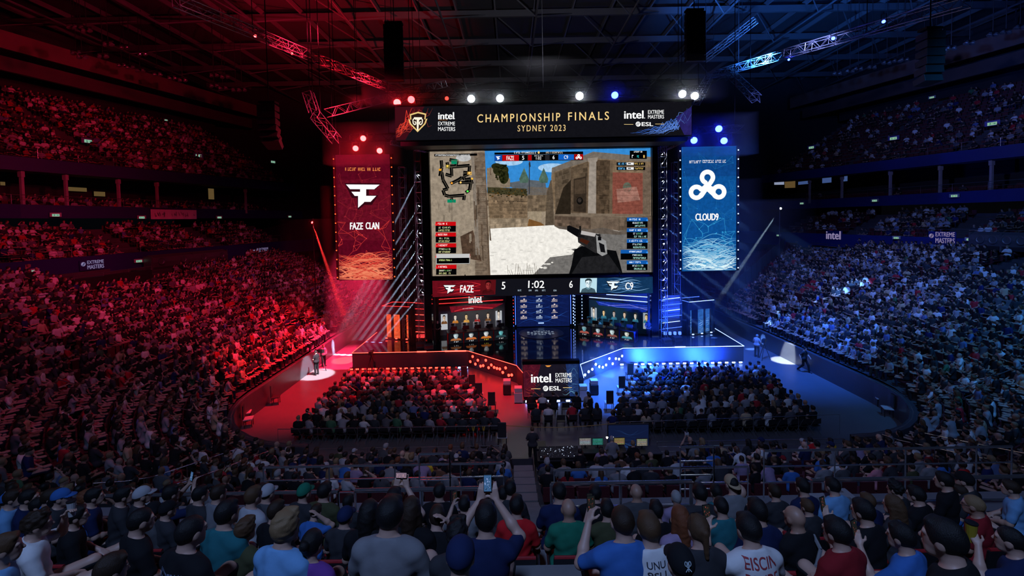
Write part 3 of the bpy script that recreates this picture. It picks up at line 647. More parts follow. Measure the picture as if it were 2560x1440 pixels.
def bust(c, x0, y0, x1, y1, skin, cloth, hair, shade):
    W, H = x1-x0, y1-y0; m = lambda a, b: (x0+W*a, y0+H*b)
    c.poly([m(.02, 1), m(.10, .76), m(.34, .66), m(.66, .66), m(.90, .76), m(.98, 1)], cloth, .6); c.up()
    c.poly([m(.40, .52), m(.60, .52), m(.64, .72), m(.50, .80), m(.36, .72)], shade); c.up()
    c.oval(*m(.5, .36), W*.185, H*.30, skin, .5); c.up()
    c.poly([m(.52, .07), m(.62, .12), m(.70, .30), m(.66, .52), m(.56, .65), m(.52, .64), m(.56, .48), m(.52, .42), m(.55, .30)], tuple(lerp(a_, b_, .7) for a_, b_ in zip(skin, shade)), .3); c.up()
    c.poly([m(.29, .40), m(.28, .14), m(.40, .03), m(.60, .03), m(.70, .14), m(.71, .36), m(.66, .20), m(.5, .16), m(.34, .20)], hair)
    for sx in (-1, 1): c.oval(*m(.5+sx*.085, .36), W*.05, H*.03, shade, n=8); c.line([m(.5+sx*.04, .31), m(.5+sx*.14, .30)], H*.02, hair)
    c.line([m(.5, .36), m(.53, .46), m(.48, .47)], W*.02, shade); c.line([m(.42, .55), m(.58, .55)], H*.02, shade); c.up()
bust(c, 790, 164, 895, 272, (.30, .03, .03), (.06, .004, .006), (.02, .002, .003), (.10, .006, .008))
bust(c, 1566, 146, 1690, 258, (.80, .92, .97), (.05, .10, .13), (.02, .04, .05), (.15, .28, .34))
c.mb.build('picture', SCR, t)
# side banners -------------------------------------------------------------------
def side_banner(name, label, TLp, TRp, BRp, BLp, Y, draw, dots):
    A, B, C_, D = [at(*p, Y) for p in (TLp, TRp, BRp, BLp)]
    W = (abs(B.x-A.x)+abs(C_.x-D.x))/2; H = (A.z-D.z+B.z-C_.z)/2; ctr = (A+B+C_+D)/4
    t = led_thing(name, label, 'screen', ctr, 0, W, H, .25)
    c = Canvas([TLp, TRp, BRp, BLp], W, H); draw(c); c.mb.build('picture', SCR, t)
    for s_ in (-1, 1):
        MB().box((s_*(W/2+.13), .1, 0), (.14, .25, H)).build('side_rail', BLACK, t)
        for k in range(14):
            MB().lathe([(.028, -.02), (.05, 0), (.035, .03)], (s_*(W/2+.13), -.05, H/2-.3-k*(H-.5)/13), 8, Matrix.Rotation(PI/2, 3, 'X')).build('pixel_lamp', dots, t)
    for q in (-1, 1): MB().tube((q*(W/2-.3), .1, H/2), (q*(W/2-.3), .1, H/2+1.0), .03).build('hanging_cable', DARKM, t)
    return t, ctr, W, H
def draw_red(c):
    r = random.Random(5); c.back((.095, .002, .011), .6); c.up()
    c.poly([(845, 450), (976, 445), (980, 600), (848, 600)], (.125, .004, .014), .8); c.up()
    net(c, 842, 978, 540, 665, 60, (.55, .03, .03), r, .9, 70); net(c, 842, 976, 392, 560, 44, (.24, .012, .02), r, .7, 40); c.up()
    waves(c, 847, 983, 636, 698, 90, (.60, .02, .02), (1, .34, .17), r, 14, (1, 4.5)); c.up()
    c.scribble(860, 419, 892, 427, (.85, .22, .06)); c.scribble(896, 419, 914, 427, (.85, .22, .06)); c.scribble(919, 419, 955, 427, (.85, .22, .06))
    winged_mark(c, 866, 461, 950, 519, WH, (.03, .002, .006)); c.up(); c.text('FAZE', 876, 556, 909, 573, WH, .03, slope=-.01); c.text('CLAN', 915, 555, 949, 572, WH, .03, slope=-.01)
def draw_blue(c):
    r = random.Random(6); c.back((.004, .080, .30), .5); c.up()
    c.poly([(1706, 368), (1840, 368), (1840, 440), (1706, 440)], (.004, .058, .24), .5); c.up()
    net(c, 1706, 1840, 540, 640, 60, (.03, .30, .60), r, .8); net(c, 1706, 1840, 375, 560, 44, (.012, .14, .36), r, .6, 40); c.up()
    waves(c, 1706, 1840, 602, 674, 95, (.03, .32, .62), (.80, .98, 1), r, 14, (1, 4.5)); c.up()
    c.scribble(1722, 401, 1752, 408, (.8, .78, .85)); c.scribble(1755, 400, 1783, 407, (.8, .78, .85)); c.scribble(1786, 400, 1813, 407, (.8, .78, .85))
    ring3(c, 1767, 464, 38, WH); c.text('CLOUD9', 1737, 533, 1795, 550, WH, .03)
PIXR = EM('pixel_lamp_red', (1, .09, .02), 2.8); PIXB = EM('pixel_lamp_blue', (.40, .62, 1), 4.0)
side_banner('team_banner_screen', 'red vertical LED banner with angular white winged mark', (838, 388), (974, 385), (983, 697), (849, 701), 33.5, draw_red, PIXR)
side_banner('team_banner_screen', 'blue vertical LED banner with white three-looped mark', (1704, 367), (1840, 366), (1841, 676), (1705, 678), 33.5, draw_blue, PIXB)
# ------------------------------------------------------------------ stage
SC = 2.55                                         # stage axis
DECK = M('stage_gloss_deck', (.010, .011, .015), .07, var=.2)
SKIRT = M('stage_skirt', (.04, .04, .045), .6, var=.15)
LEDR = EM('led_strip_red', (1, .045, .03), 7.0); LEDB = EM('led_strip_blue', (.22, .36, 1), 6.0)
LEDR2 = EM('led_strip_red_soft', (1, .03, .03), 2.4); LEDB2 = EM('led_strip_blue_soft', (.06, .14, 1), 3.2)
OUT = [(-12.2, 32.8), (-3.46, 32.8), (.15, 29.3), (.85, 26.75), (4.25, 26.75), (4.45, 29.3), (8.2, 32.8), (17.3, 32.8), (17.6, 38.7), (14, 44.6), (-9, 44.6), (-12.2, 38.9)]
st = empty('stage', (SC, 36, 0)); tag(st, 'large black glossy stage with a thrust pointing at the audience', 'stage')
sk = MB().prism([(x-SC, y-36) for x, y in OUT], 0, 1.12).build('skirt', SKIRT, st)
MB().prism([(x-SC, y-36) for x, y in OUT], 1.124, 1.2).build('deck', DECK, st)
def strip(name, pts, mat, r=.028, parent=st):
    o = Vector((SC, 36, 0)); return MB().path([Vector(p)-o for p in pts], r).build(name, mat, parent)
e = 1.2
strip('edge_light', [(-12.2, 38.9, e), (-12.22, 32.78, e)], LEDR, .02); strip('edge_light', [(-12.2, 32.77, e), (-3.46, 32.77, e)], LEDR, .022)
strip('edge_light', [(-3.46, 32.77, e), (.15, 29.27, e)], LEDR, .02); strip('edge_light', [(.15, 29.27, e), (.83, 26.75, e)], LEDR, .016)
strip('edge_light', [(4.45, 29.27, e), (8.2, 32.77, e)], LEDB, .022); strip('edge_light', [(8.2, 32.77, e), (17.3, 32.77, e)], LEDB, .024)
strip('edge_light', [(17.32, 32.78, e), (17.62, 38.7, e)], LEDB, .022); strip('edge_light', [(4.27, 26.75, e), (4.45, 29.27, e)], LEDB, .016)
for x0, x1, m in ((-7.3, -6.6, LEDR), (-5.2, -3.6, LEDR), (12.1, 12.9, LEDB)): strip('edge_light', [(x0, 32.74, e+.02), (x1, 32.74, e+.02)], m, .05)
# front thrust screen
A = at(1308, 912, 26.35); B = at(1447, 990, 26.35)
t = led_thing('thrust_screen', 'LED screen with white lettering standing at the tip of the thrust', 'screen', ((A.x+B.x)/2, 26.35, (A.z+B.z)/2), 0, B.x-A.x, A.z-B.z, .2)
c = Canvas([(1110, 870), (1552, 870), (1552, 1122), (1110, 1122)], B.x-A.x, A.z-B.z); r = random.Random(9)
c.back((.010, .008, .016), .4); c.up(); c.poly([(1110, 870), (1250, 870), (1180, 1122), (1110, 1122)], (.07, .006, .016), .8); c.poly([(1450, 870), (1552, 870), (1552, 1122), (1480, 1122)], (.012, .03, .12), .8); c.up()
waves(c, 1112, 1250, 900, 1115, 16, (.25, .01, .02), (.9, .1, .05), r, 24, (1, 2.5)); waves(c, 1420, 1550, 900, 1115, 18, (.02, .08, .3), (.3, .7, .9), r, 26, (1, 2.2)); c.up()
brand_block(c, 1170, 938, 1497, 1078); c.poly([(1285, 876), (1335, 876), (1318, 888), (1300, 888)], (.8, .3, .05))
c.mb.build('picture', SCR, t)
MB().box((0, .1, (A.z-B.z)/2+.14), (B.x-A.x+.12, .4, .2)).build('top_bar', GLOSS, t)
for s_ in (-1, 1): MB().box((s_*(B.x-A.x)/2*.8, .12, -(A.z-B.z)/2-(B.z)/2), (.12, .12, B.z-.04)).build('foot_post', DARKM, t)
MB().box((0, .2, -(A.z-B.z)/2-B.z/2-.02), (B.x-A.x, .06, B.z-.1)).build('kick_panel', BLACK, t)
# portal towers and header frame
tw = empty('stage_portal', (SC, 34.6, 1.2)); tag(tw, 'black portal frame of two square towers carrying the main screen', 'stage frame')
for nm, px0, px1 in (('tower', 1058, 1085), ('tower', 1629, 1646)):
    X = (at(px0, 800, 34.4).x+at(px1, 800, 34.4).x)/2
    MB().box((X-SC, 0, 8.4), (.55, .6, 16.8)).build(nm, GLOSS, tw, bevel=.02)
    MB().box((X-SC+(.42 if X < SC else -.42), .05, 2.1), (.12, .2, 4.2)).build('tower_fin', BLACK, tw)
MB().box((-.3, .45, 16.6), (18.6, .3, .5)).build('header_beam', BLACK, tw)
MB().box((-.3, .35, 4.05), (17.2, .5, .24)).build('lower_beam', BLACK, tw)
MB().box((-.3, .55, 10), (17.6, .2, 12)).build('back_panel', BLACK, tw)
# hanging gear for the screens
def truss(p0, p1, label, wd=.5, mat=ALU, n=None, name='lighting_truss', group=None, r=.03):
    p0 = Vector(p0); p1 = Vector(p1); L = (p1-p0).length; t = empty(name, p0); tag(t, label, 'truss', group)
    q = (p1-p0).to_track_quat('Y', 'Z').to_matrix(); n = n or max(3, int(L/wd/1.1)); h = wd/2
    cs = [(-h, -h), (h, -h), (h, h), (-h, h)]
    for x, z in cs: MB().tube(q@Vector((x, 0, z)), q@Vector((x, L, z)), r, n=6).build('chord', mat, t)
    mb = MB()
    for k in range(n):
        y0, y1 = L*k/n, L*(k+1)/n
        for i in range(4):
            a, b = cs[i], cs[(i+1) % 4]
            if k % 2: a, b = b, a
            mb.tube(q@Vector((a[0], y0, a[1])), q@Vector((b[0], y1, b[1])), r*.55, n=4, caps=False)
        if k % 3 == 0:
            for i in range(4):
                a, b = cs[i], cs[(i+1) % 4]; mb.tube(q@Vector((a[0], y0, a[1])), q@Vector((b[0], y0, b[1])), r*.6, n=4, caps=False)
    mb.build('lattice', mat, t); return t
def drop(t, p, ztop=33.2):
    """a hoist chain from the roof to a hung thing"""
    p = Vector(p); MB().tube(p-t.location, Vector((p.x, p.y, ztop))-t.location, .025, n=5).build('hoist_chain', DARKM, t)
front_z = at(1360, 244, 31.4).z
TF = truss((-9.2, 31.6, front_z+.35), (14.0, 31.6, front_z+.35), 'long front truss above the title banner carrying bright lamps', .6, DARKM)
for x in (-7, 2.4, 12): drop(TF, (x, 31.6, front_z+.6))
ts = bpy.data.objects['title_screen']
for k in (-.35, 0, .35): MB().tube((k*TW, .3, TH/2+.1), (k*TW, .6, TH/2+1.1), .03).build('hanger', DARKM, ts)
for nm, px in (('team_banner_screen', 905), ('team_banner_screen.001', 1772)):
    o = bpy.data.objects[nm]; T = o.location.copy(); hgt = o.children[0].dimensions.z/2
    tt = truss((T.x-2.6, T.y+.1, T.z+hgt+1.25), (T.x+2.6, T.y+.1, T.z+hgt+1.25), 'short truss holding the %s team banner' % ('red' if px < 1280 else 'blue'), .5, DARKM)
    drop(tt, (T.x-2.0, T.y+.1, T.z+hgt+1.5)); drop(tt, (T.x+2.0, T.y+.1, T.z+hgt+1.5))
so_ = bpy.data.objects['score_screen']
for k in (-6, 6): MB().tube((k, .15, SH_/2-.1), (k, .15, SH_/2+.42), .04).build('hanger', DARKM, so_)
REDT = M('truss_painted', (.30, .30, .31), .4, .7)
D = [((440, 2), 24, (958, 214), 42, 'long diagonal truss running from the roof down to the red end of the banner'),
     ((962, 216), 40, (1058, 262), 33, 'short truss reaching the red corner of the title banner'),
     ((1150-40, 210), 40, (720+100, 282), 30, 'crossing truss above the red team banner'),
     ((770, 232), 30, (786, 282), 30, 'upper link of the bent truss beside the red team banner'),
     ((788, 288), 30, (842, 352), 32, 'lower link of the bent truss beside the red team banner'),
     ((2420, 2), 22, (1772, 190), 42, 'long diagonal truss running from the roof down to the blue end of the banner'),
     ((1772, 196), 42, (1738, 256), 34, 'short truss reaching the blue corner of the title banner'),
     ((1822, 180), 40, (1892, 248), 33, 'crossing truss above the blue team banner'),
     ((1890, 50), 44, (1760, 150), 48, 'thin truss behind the dark speaker column over the blue side')]
for (a, Ya, b, Yb, lab) in D:
    pa, pb = at(*a, Ya), at(*b, Yb); tt = truss(pa, pb, lab, .55, REDT)
    drop(tt, pa.lerp(pb, .25)); drop(tt, pa.lerp(pb, .8))
for (a, b, lab) in (((978, 356), (1072, 378), 'slim truss from banner corner to red side of main screen'), ((1728, 340), (1650, 378), 'slim truss from banner corner to blue side of main screen')):
    truss(at(*a, 31.9), at(*b, 34.0), lab, .28, REDT, r=.018)
# stage lamps -------------------------------------------------------------------
def lamp_mat(nm, rgb, st): return EM('lens_'+nm, rgb, st)
LENS = {'red': lamp_mat('red', (1, .011, .012), 45), 'hotred': lamp_mat('hotred', (1, .014, .014), 50), 'white': lamp_mat('white', (.80, .88, 1), 30), 'blue': lamp_mat('blue', (.010, .022, 1), 60), 'dim': lamp_mat('dim', (1, .03, .02), 5)}
def stage_lamp(p, aim, kind, r, label, group=None, hang=.55, cat='stage light', name='stage_lamp'):
    p = Vector(p); t = empty(name, p); tag(t, label, cat, group)
    d = (Vector(aim)-p).normalized(); q = d.to_track_quat('Z', 'Y').to_matrix()
    MB().lathe([(r*.55, -r*3.0), (r*1.05, -r*2.2), (r*1.12, -r*.3), (r*1.18, .0), (r*1.0, .0)], (0, 0, 0), 14, q).build('housing', DARKM, t, smooth=False)
    MB().lathe([(r*.98, .005), (r*.9, .02+r*.12), (r*.5, .03+r*.2)], (0, 0, 0), 16, q).build('lens', LENS[kind], t)
    mb = MB()
    for s_ in (-1, 1): mb.tube(q@Vector((s_*r*1.25, 0, -r)), Vector((0, 0, hang*.75))+q@Vector((s_*r*1.25, 0, -r)), r*.14, n=5)
    mb.tube(Vector((0, 0, hang*.75))+q@Vector((-r*1.25, 0, -r)), Vector((0, 0, hang*.75))+q@Vector((r*1.25, 0, -r)), r*.14, n=5)
    mb.tube(Vector((0, 0, hang*.75))+q@Vector((0, 0, -r)), Vector((0, 0, hang))+q@Vector((0, 0, -r)), r*.2, n=5)
    mb.build('yoke', DARKM, t); return t
TOP = [(993, 257, 'hotred', 9.5), (1028, 249, 'red', 9), (1117, 246, 'dim', 5), (1178, 247, 'white', 9.5), (1250, 246, 'white', 9.5), (1449, 240, 'white', 10), (1537, 238, 'blue', 9), (1706, 235, 'white', 9.5), (1737, 240, 'white', 9.5)]
words_ = ['pinkish white lamp at the red corner of the title banner', 'round red lamp second from the red corner above the banner', 'small dim red lamp above the stacked lettering of the title banner', 'bright white lamp above the first letters of CHAMPIONSHIP', 'bright white lamp above the letters PI of CHAMPIONSHIP', 'bright white lamp above the word FINALS',
          'blue white lamp above the white lettering at the blue end of the banner', 'white lamp above the blue corner of the banner', 'outermost white lamp beyond the blue corner of the banner']
HALO = []
for (px, py, kd, rp), lab in zip(TOP, words_):
    p = at(px, py, 31.0); stage_lamp(p, (p.x*.3, 2, 9), kd, rp*p.y/1100*.95, lab); HALO.append((p, kd))
for (px, py, kd, lab) in ((908, 346, 'hotred', 'topmost of the three red lamps over the red team banner'), (889, 371, 'hotred', 'lower inner red lamp over the red team banner, beside its hanger'), (949, 377, 'hotred', 'lowest red lamp over the red team banner, nearest the main screen'),
                          (1797, 322, 'blue', 'topmost of the three blue lamps over the blue team banner'), (1735, 351, 'blue', 'lower blue lamp over the blue banner nearest the main screen'), (1810, 352, 'blue', 'lower blue lamp over the blue banner far from the main screen')):
    p = at(px, py, 33.1); stage_lamp(p, (p.x*.5, 2, 9), kd, .21 if kd == 'hotred' else .25, lab); HALO.append((p, kd))
for (px, py, Y, kd, lab, r) in ((638, 90, 30, 'hotred', 'small red lamp glowing on the long diagonal truss, upper', .09), (730, 134, 33, 'hotred', 'small red lamp glowing on the long diagonal truss, lower', .08), (2083, 96, 28, 'blue', 'small blue lamp in the middle of the blue roof truss', .11), (2209, 54, 25, 'blue', 'small blue lamp highest on the blue roof truss', .09), (1972, 149, 33, 'blue', 'small blue lamp lowest on the blue roof truss', .08)):
    p = at(px, py, Y); stage_lamp(p, (0, 4, 9), kd, r, lab); HALO.append((p, kd))
# light towers with the beam lamps beside the main screen
def ladder(px, Y, z0, z1, label, mat):
    X = at(px, 600, Y).x; t = empty('light_tower', (X, Y, 0)); tag(t, label, 'lighting tower')
    for sx in (-.25, .25):
        for sy in (-.25, .25): MB().tube((sx, sy, z0), (sx, sy, z1), .03, n=5).build('post', ALU, t)
    mb = MB(); n = int((z1-z0)/.8)
    for k in range(n+1):
        z = lerp(z0, z1, k/n); sg = 1 if k % 2 else -1
        mb.tube((-.25, -.25, z), (.25, -.25, z), .02, n=4).tube((-.25, .25, z), (.25, .25, z), .02, n=4)
        if k < n: mb.tube((-.25*sg, -.25, z), (.25*sg, -.25, z+.8), .018, n=4)
    mb.build('rungs', ALU, t); return t
ladder(1050, 34.6, 1.2, 16.5, 'slim lattice light tower on the red side of the main screen', ALU)
ladder(1657, 34.6, 1.2, 16.5, 'slim lattice light tower on the blue side of the main screen', ALU)
ladder(1010, 36.5, 1.2, 15.5, 'dark lattice tower behind the red team banner edge', DARKM)
ladder(1690, 36.5, 1.2, 15.5, 'dark lattice tower behind the blue team banner edge', DARKM)
BEAM = EM('lens_beam', (.75, .82, 1), 25)
BY = [437, 514, 548, 582, 612, 641, 668, 700, 730]
ORD = ['top', 'second', 'third', 'fourth', 'fifth', 'sixth', 'seventh', 'eighth', 'ninth']
BEAMS = []
LENS['beam'] = BEAM
for k, py in enumerate(BY):
    p = at(1047+k*1.3, py, 34.3); a = at(905+k*5, 720+k*18, 35.6)
    stage_lamp(p, a, 'beam', .075, '%s beam lamp down the red light tower beside the main screen' % ORD[k], hang=.3); BEAMS.append((p, a, 'w'))
for k in range(17):
    p = at(1655+k*.3, 385+k*22.3, 34.3)
    stage_lamp(p, at(1800, 385+k*22+160, 35.6), 'beam', .062, 'small white pixel lamp on the blue light tower, %s from the top' % (ORD+['tenth', 'eleventh', 'twelfth', 'thirteenth', 'fourteenth', 'fifteenth', 'sixteenth', 'seventeenth'])[k].replace('top', 'first'), hang=.3, cat='pixel lamp', name='pixel_lamp')
    if k % 2 == 0: BEAMS.append((p, at(1800+k*3, 480+k*26, 35.6), 'b'))
# line-array loudspeakers
def line_array(px, py0, py1, Y, label, curve=0.0, wd=1.3):
    a, b = at(px, py0, Y), at(px, py1, Y); t = empty('line_array_speaker', a); tag(t, label, 'loudspeaker')
    n = max(6, int((a.z-b.z)/.42)); x, y, z = 0, 0, 0; ang = 0
    for k in range(n):
        ang = curve*(k/n)**2; mb = MB()
        M3 = Matrix.Rotation(-ang, 3, 'X'); c0 = Vector((0, y, z))
        P = [(-wd/2, -.35, -.19), (wd/2, -.35, -.19), (wd/2*.8, .4, -.12), (-wd/2*.8, .4, -.12), (-wd/2, -.35, .19), (wd/2, -.35, .19), (wd/2*.8, .4, .17), (-wd/2*.8, .4, .17)]
        mb.add([c0+M3@Vector(p) for p in P], [(0, 3, 2, 1), (4, 5, 6, 7), (0, 1, 5, 4), (1, 2, 6, 5), (2, 3, 7, 6), (3, 0, 4, 7)])
        mb.build('speaker_box', BLACK, t, bevel=.015)
        z -= .42*math.cos(ang); y += .42*math.sin(ang)
    MB().box((0, 0, .35), (wd*.9, .5, .12)).build('fly_bar', DARKM, t); MB().tube((0, 0, .3), (0, 0, 33.2-a.z), .03, n=5).build('hoist_chain', DARKM, t); return t
line_array(985, 72, 215, 30.5, 'black hanging speaker column near the red end of the banner'); line_array(1735, 40, 178, 30.5, 'black hanging speaker column near the blue end of the banner')
line_array(672, 272, 330, 27, 'curved black speaker column hanging above the red stand', 1.0, 1.1); line_array(2325, 92, 165, 22, 'black hanging speaker column above the blue stand', .3, .9)
# seat-side roof light clusters
rr = random.Random(4); CL = M('floodlight_glass', (.6, .6, .62), .12, .9)
nflood = 0
for sgn, pts in ((-1, [(180, 66), (195, 67), (216, 75), (270, 110), (310, 118), (356, 135), (190, 132), (205, 142), (257, 140), (304, 163), (325, 168), (350, 176), (393, 186), (430, 195), (456, 200), (535, 188), (562, 192), (535, 214), (557, 220), (590, 225), (605, 225)]),
                 (1, [(2093, 184), (2125, 178), (2146, 172), (2180, 168), (2217, 157), (2243, 152), (2261, 149), (2310, 136), (2340, 130), (2356, 125), (2378, 120), (2424, 107), (2482, 86), (2515, 80), (2550, 68)])):
    for px, py in pts:
        Y = 30+rr.uniform(-.5, .5); p = at(px, py, 46 if 300 < px < 2350 else 40); p.z = min(p.z, 32.8)
        t = empty('roof_floodlight', p); nflood += 1
        tag(t, 'unlit roof floodlight %s in the row over the %s stand, counted from the stage' % ((ORD+['tenth', 'eleventh', 'twelfth', 'thirteenth', 'fourteenth', 'fifteenth', 'sixteenth', 'seventeenth', 'eighteenth', 'nineteenth', 'twentieth', 'twenty-first'])[(len(pts)-1-pts.index((px, py))) if sgn < 0 else pts.index((px, py))].replace('top', 'first'), 'red' if sgn < 0 else 'blue'), 'floodlight', 'roof floodlights')
        for q in (-.28, .28): MB().lathe([(.10, .16), (.22, -.1), (.2, -.13)], (q, 0, 0), 10, Matrix.Rotation(R(25*sgn), 3, 'Y')).build('reflector', CL, t)
        MB().box((0, 0, .22), (.9, .12, .1)).tube((0, 0, .25), (0, 0, 33.2-p.z), .03, n=5).build('bracket', DARKM, t)
# ------------------------------------------------------------------ stage dressing
def bx(name, mat, t, c, d, rz=0, bevel=0): return MB().box(c, d, rz).build(name, mat, t, bevel=bevel)
# centre back LED wall with sponsor names, floor disc
YB = 39.8
A = at(1291, 732, YB); B = at(1424, 822, YB); W = B.x-A.x; H = 4.6
t = led_thing('sponsor_screen', 'dark blue LED wall at stage back listing three columns of sponsor marks', 'screen', ((A.x+B.x)/2, YB, 1.26+H/2), 0, W, H, .2)
c = Canvas([(1050, 255), (1470, 255), (1470, 560), (1050, 560)], W, H); r = random.Random(2)
c.back((.004, .010, .07), .5); c.up(); waves(c, 1050, 1470, 270, 560, 26, (.006, .03, .22), (.03, .14, .6), r, 26, (1, 2.5)); c.up()
for i, x in enumerate((1105, 1230, 1352)):
    for j in range(7):
        y = 300+j*34; cc = (.75, .62, .60) if i != 1 else (.55, .66, .85)
        c.scribble(x-24, y-5, x+26, y+5, cc); c.oval(x+r.uniform(-10, 10), y-9, 7, 4, cc, n=8); c.line([(x-26, y+9), (x+24, y+7)], 3, tuple(q*.6 for q in cc))
c.rect(1220, 536, 1265, 544, (.4, .6, 1)); c.mb.build('picture', SCR, t)
for s_ in (-1, 1): MB().box((s_*(W/2+.12), -.04, 0), (.05, .05, H*.92)).build('edge_light', LEDB2, t)
for s_ in (-1, 1):
    for k in range(16): MB().box((s_*(W/2+.35), -.1, -H/2+.25+k*.28), (.05, .04, .12)).build('pixel_lamp', LEDB, t)
p = on(1353, 833, 1.2)
t = empty('stage_medallion', (p.x, p.y, 1.2)); tag(t, 'round dark floor plate with pale mark at the centre of the stage', 'floor plate')
MB().lathe([(1.92, .003), (1.92, .035), (1.88, .045)], n=48).build('plate', M('plate_grey', (.05, .06, .09), .3), t)
cm = MB()
for k in range(7):
    y = .55-k*.2; w_ = 1.1 if k not in (0, 6) else .8
    for j in range(8):
        if (k*3+j*5) % 4: cm.box((-w_+j*w_/3.7, y, .05), (w_/5.2, .11, .008))
cm.build('mark', EM('medallion_mark', (.5, .62, .85), .35), t)
# player booths
GREY = M('booth_grey', (.10, .105, .12), .5, var=.1); REDP = M('booth_red', (.45, .012, .02), .35); BLUP = M('booth_blue', (.012, .03, .16), .35)
MONB = M('monitor_black', (.012, .012, .014), .3); SKINS = None
def booth(side):
    red = side == 'red'
    if red: a = on(1121, 861, 1.2); b = on(1271, 849, 1.2)
    else: a = on(1444, 838, 1.2); b = on(1586, 857, 1.2)
    d = Vector((b.x-a.x, b.y-a.y, 0)); L = d.length; rz = math.atan2(d.y, d.x); mid = (a+b)/2
    q = Matrix.Rotation(rz, 3, 'Z'); nrm = q@Vector((0, 1, 0))
    def P(u, v, z): return Vector((mid.x, mid.y, 0))+q@Vector((u, v, 0))+Vector((0, 0, z))
    # back wall with portraits
    ctr = P(-.1 if red else .3, 2.9, 1.2); t = empty('booth_wall', ctr, rz); tag(t, '%s booth back wall with %s player portraits behind the desk' % ('grey' if red else 'teal-lit', 'red team' if red else 'blue team'), 'stage wall')
    bx('wall_panel', GREY if red else M('booth_teal', (.02, .07, .11), .5, var=.2), t, (0, .1, 1.25), (L+.9, .12, 2.5)); bx('header', BLACK, t, (0, .25, 3.3), (L+1.2, .4, 1.5))
    for k in range(3 if red else 2):
        z = 2.75+k*.42; MB().tube((-L/2-.4+(0 if red else k*1.6), -.0, z-.05*k), (L/2+.3-(k*1.7 if red else 0), -.0, z), .022).build('light_strip', LEDR2 if red else LEDB, t)
    c = Canvas([(0, 0), (400, 0), (400, 130), (0, 130)], L+.7, 2.0); r = random.Random(11 if red else 12)
    if red:
        c.poly([(60, 0), (400, 0), (330, 28), (70, 34)], (.16, .006, .015), .8); c.up(); c.line([(90, 28), (200, 8), (330, 24)], 4, (.7, .03, .04)); c.scribble(140, 14, 210, 20, (.8, .6, .6)); c.up()
    else:
        c.poly([(40, 0), (400, 0), (360, 30), (60, 22)], (.01, .03, .30), .8); c.up(); c.line([(60, 6), (180, 24), (390, 12)], 3, (.08, .15, .8)); c.line([(120, 20), (260, 5), (380, 26)], 3, (.2, .2, .7)); c.up()
    for k in range(6):
        x = 20+k*68; big = (k == 5 and red) or (k == 0 and not red)
        pal = [((.75, .55, .40), (.15, .06, .02)), ((.8, .7, .6), (.5, .18, .03)), ((.85, .6, .3), (.6, .3, .06)), ((.6, .5, .45), (.3, .02, .02))]
        sk_, cl_ = pal[(k+(0 if red else 1)) % 4]
        if not red: cl_ = (.03, .16, .24)
        if big or k in (0, 5): c.rect(x-14, 40, x+26, 128, (.45, .47, .5) if red else (.30, .36, .42)); c.up()
        bust(c, x-14, 44 if not big else 30, x+26, 96 if not big else 126, sk_, cl_, (.02, .015, .012), tuple(q_*.4 for q_ in sk_))
    o = c.mb.build('portraits', SCR, t); o.location = (0, .03, 1.45)
    MB().tube((-L/2-.4, .25, 4.05), (-L/2-.4, .25, 4.35), .03).build('support', DARKM, t)
    if red:
        cc = Canvas([(0, 0), (60, 0), (60, 40), (0, 40)], 1.3, .8); cc.text('inlel', 2, 4, 54, 36, WH, .02); cc.rect(54, 32, 58, 36, WH); o = cc.mb.build('sign_lettering', SCR, t); o.location = (.3, -.02, 2.95)
    # desk with portrait screens
    t = empty('player_desk', P(0, .4, 1.2), rz); tag(t, 'long angled player desk with four portrait screens on the %s side' % side, 'desk')
    bx('desk_body', BLACK, t, (0, 0, .42), (L, .75, .84), bevel=.02); bx('desk_top', MONB, t, (0, .1, .865), (L+.1, 1.0, .05)); bx('end_panel', REDP if red else BLUP, t, ((-1 if red else 1)*(L/2+.03), 0, .43), (.05, .8, .86))
    for k in range(4):
        x = -L/2+L*(k+.5)/4; c = Canvas([(0, 0), (100, 0), (100, 100), (0, 100)], L/4-.12, .8); c.back((.006, .006, .009)); c.up()
        pal = [((.62, .74, .78), (.35, .12, .04)), ((.72, .74, .74), (.5, .12, .03)), ((.78, .78, .78), (.5, .14, .02)), ((.16, .55, .58), (.02, .05, .06))]
        if not red: pal = [((.18, .42, .48), (.35, .08, .06)), ((.55, .66, .74), (.30, .05, .05)), ((.66, .80, .82), (.2, .06, .05)), ((.75, .78, .70), (.06, .25, .32))]
        bust(c, 8, 0, 92, 72, pal[k][0], pal[k][1], (.03, .05, .06) if k % 2 else (.2, .26, .28), tuple(q_*.35 for q_ in pal[k][0])); c.scribble(36, 78, 66, 90, (.9, .9, .9) if not (red and k == 2) else (.9, .75, .05))
        o = c.mb.build('portrait_screen', SCR, t); o.location = (x, -.385, .43)
        if k: bx('divider', REDP if red else BLUP, t, (x-L/8, -.40, .43), (.07, .05, .84))
    out = []
    for k in range(5):
        u = -L/2+L*(k+.5)/5; m = empty('monitor', P(u, .35, 2.1), rz); tag(m, 'monitor %s along the %s team desk, counted from the stage centre' % (['first', 'second', 'third', 'fourth', 'fifth'][4-k if red else k], side), 'monitor', side+' team monitors')
        bx('panel', MONB, m, (0, 0, .27), (.52, .04, .32), bevel=.008); bx('stand', DARKM, m, (0, .03, .07), (.05, .04, .14)); bx('foot', DARKM, m, (0, .05, .01), (.22, .16, .015))
        ch = empty('gaming_chair', P(u, 1.25, 1.2), rz+PI); tag(ch, '%s gaming chair %s along the %s team desk, counted from stage centre' % ('black and white' if red else 'black and blue', ['first', 'second', 'third', 'fourth', 'fifth'][4-k if red else k], side), 'chair', side+' team gaming chairs')
        hue = M('chair_white', (.5, .5, .52), .5) if red else M('chair_blue', (.05, .2, .3), .5)
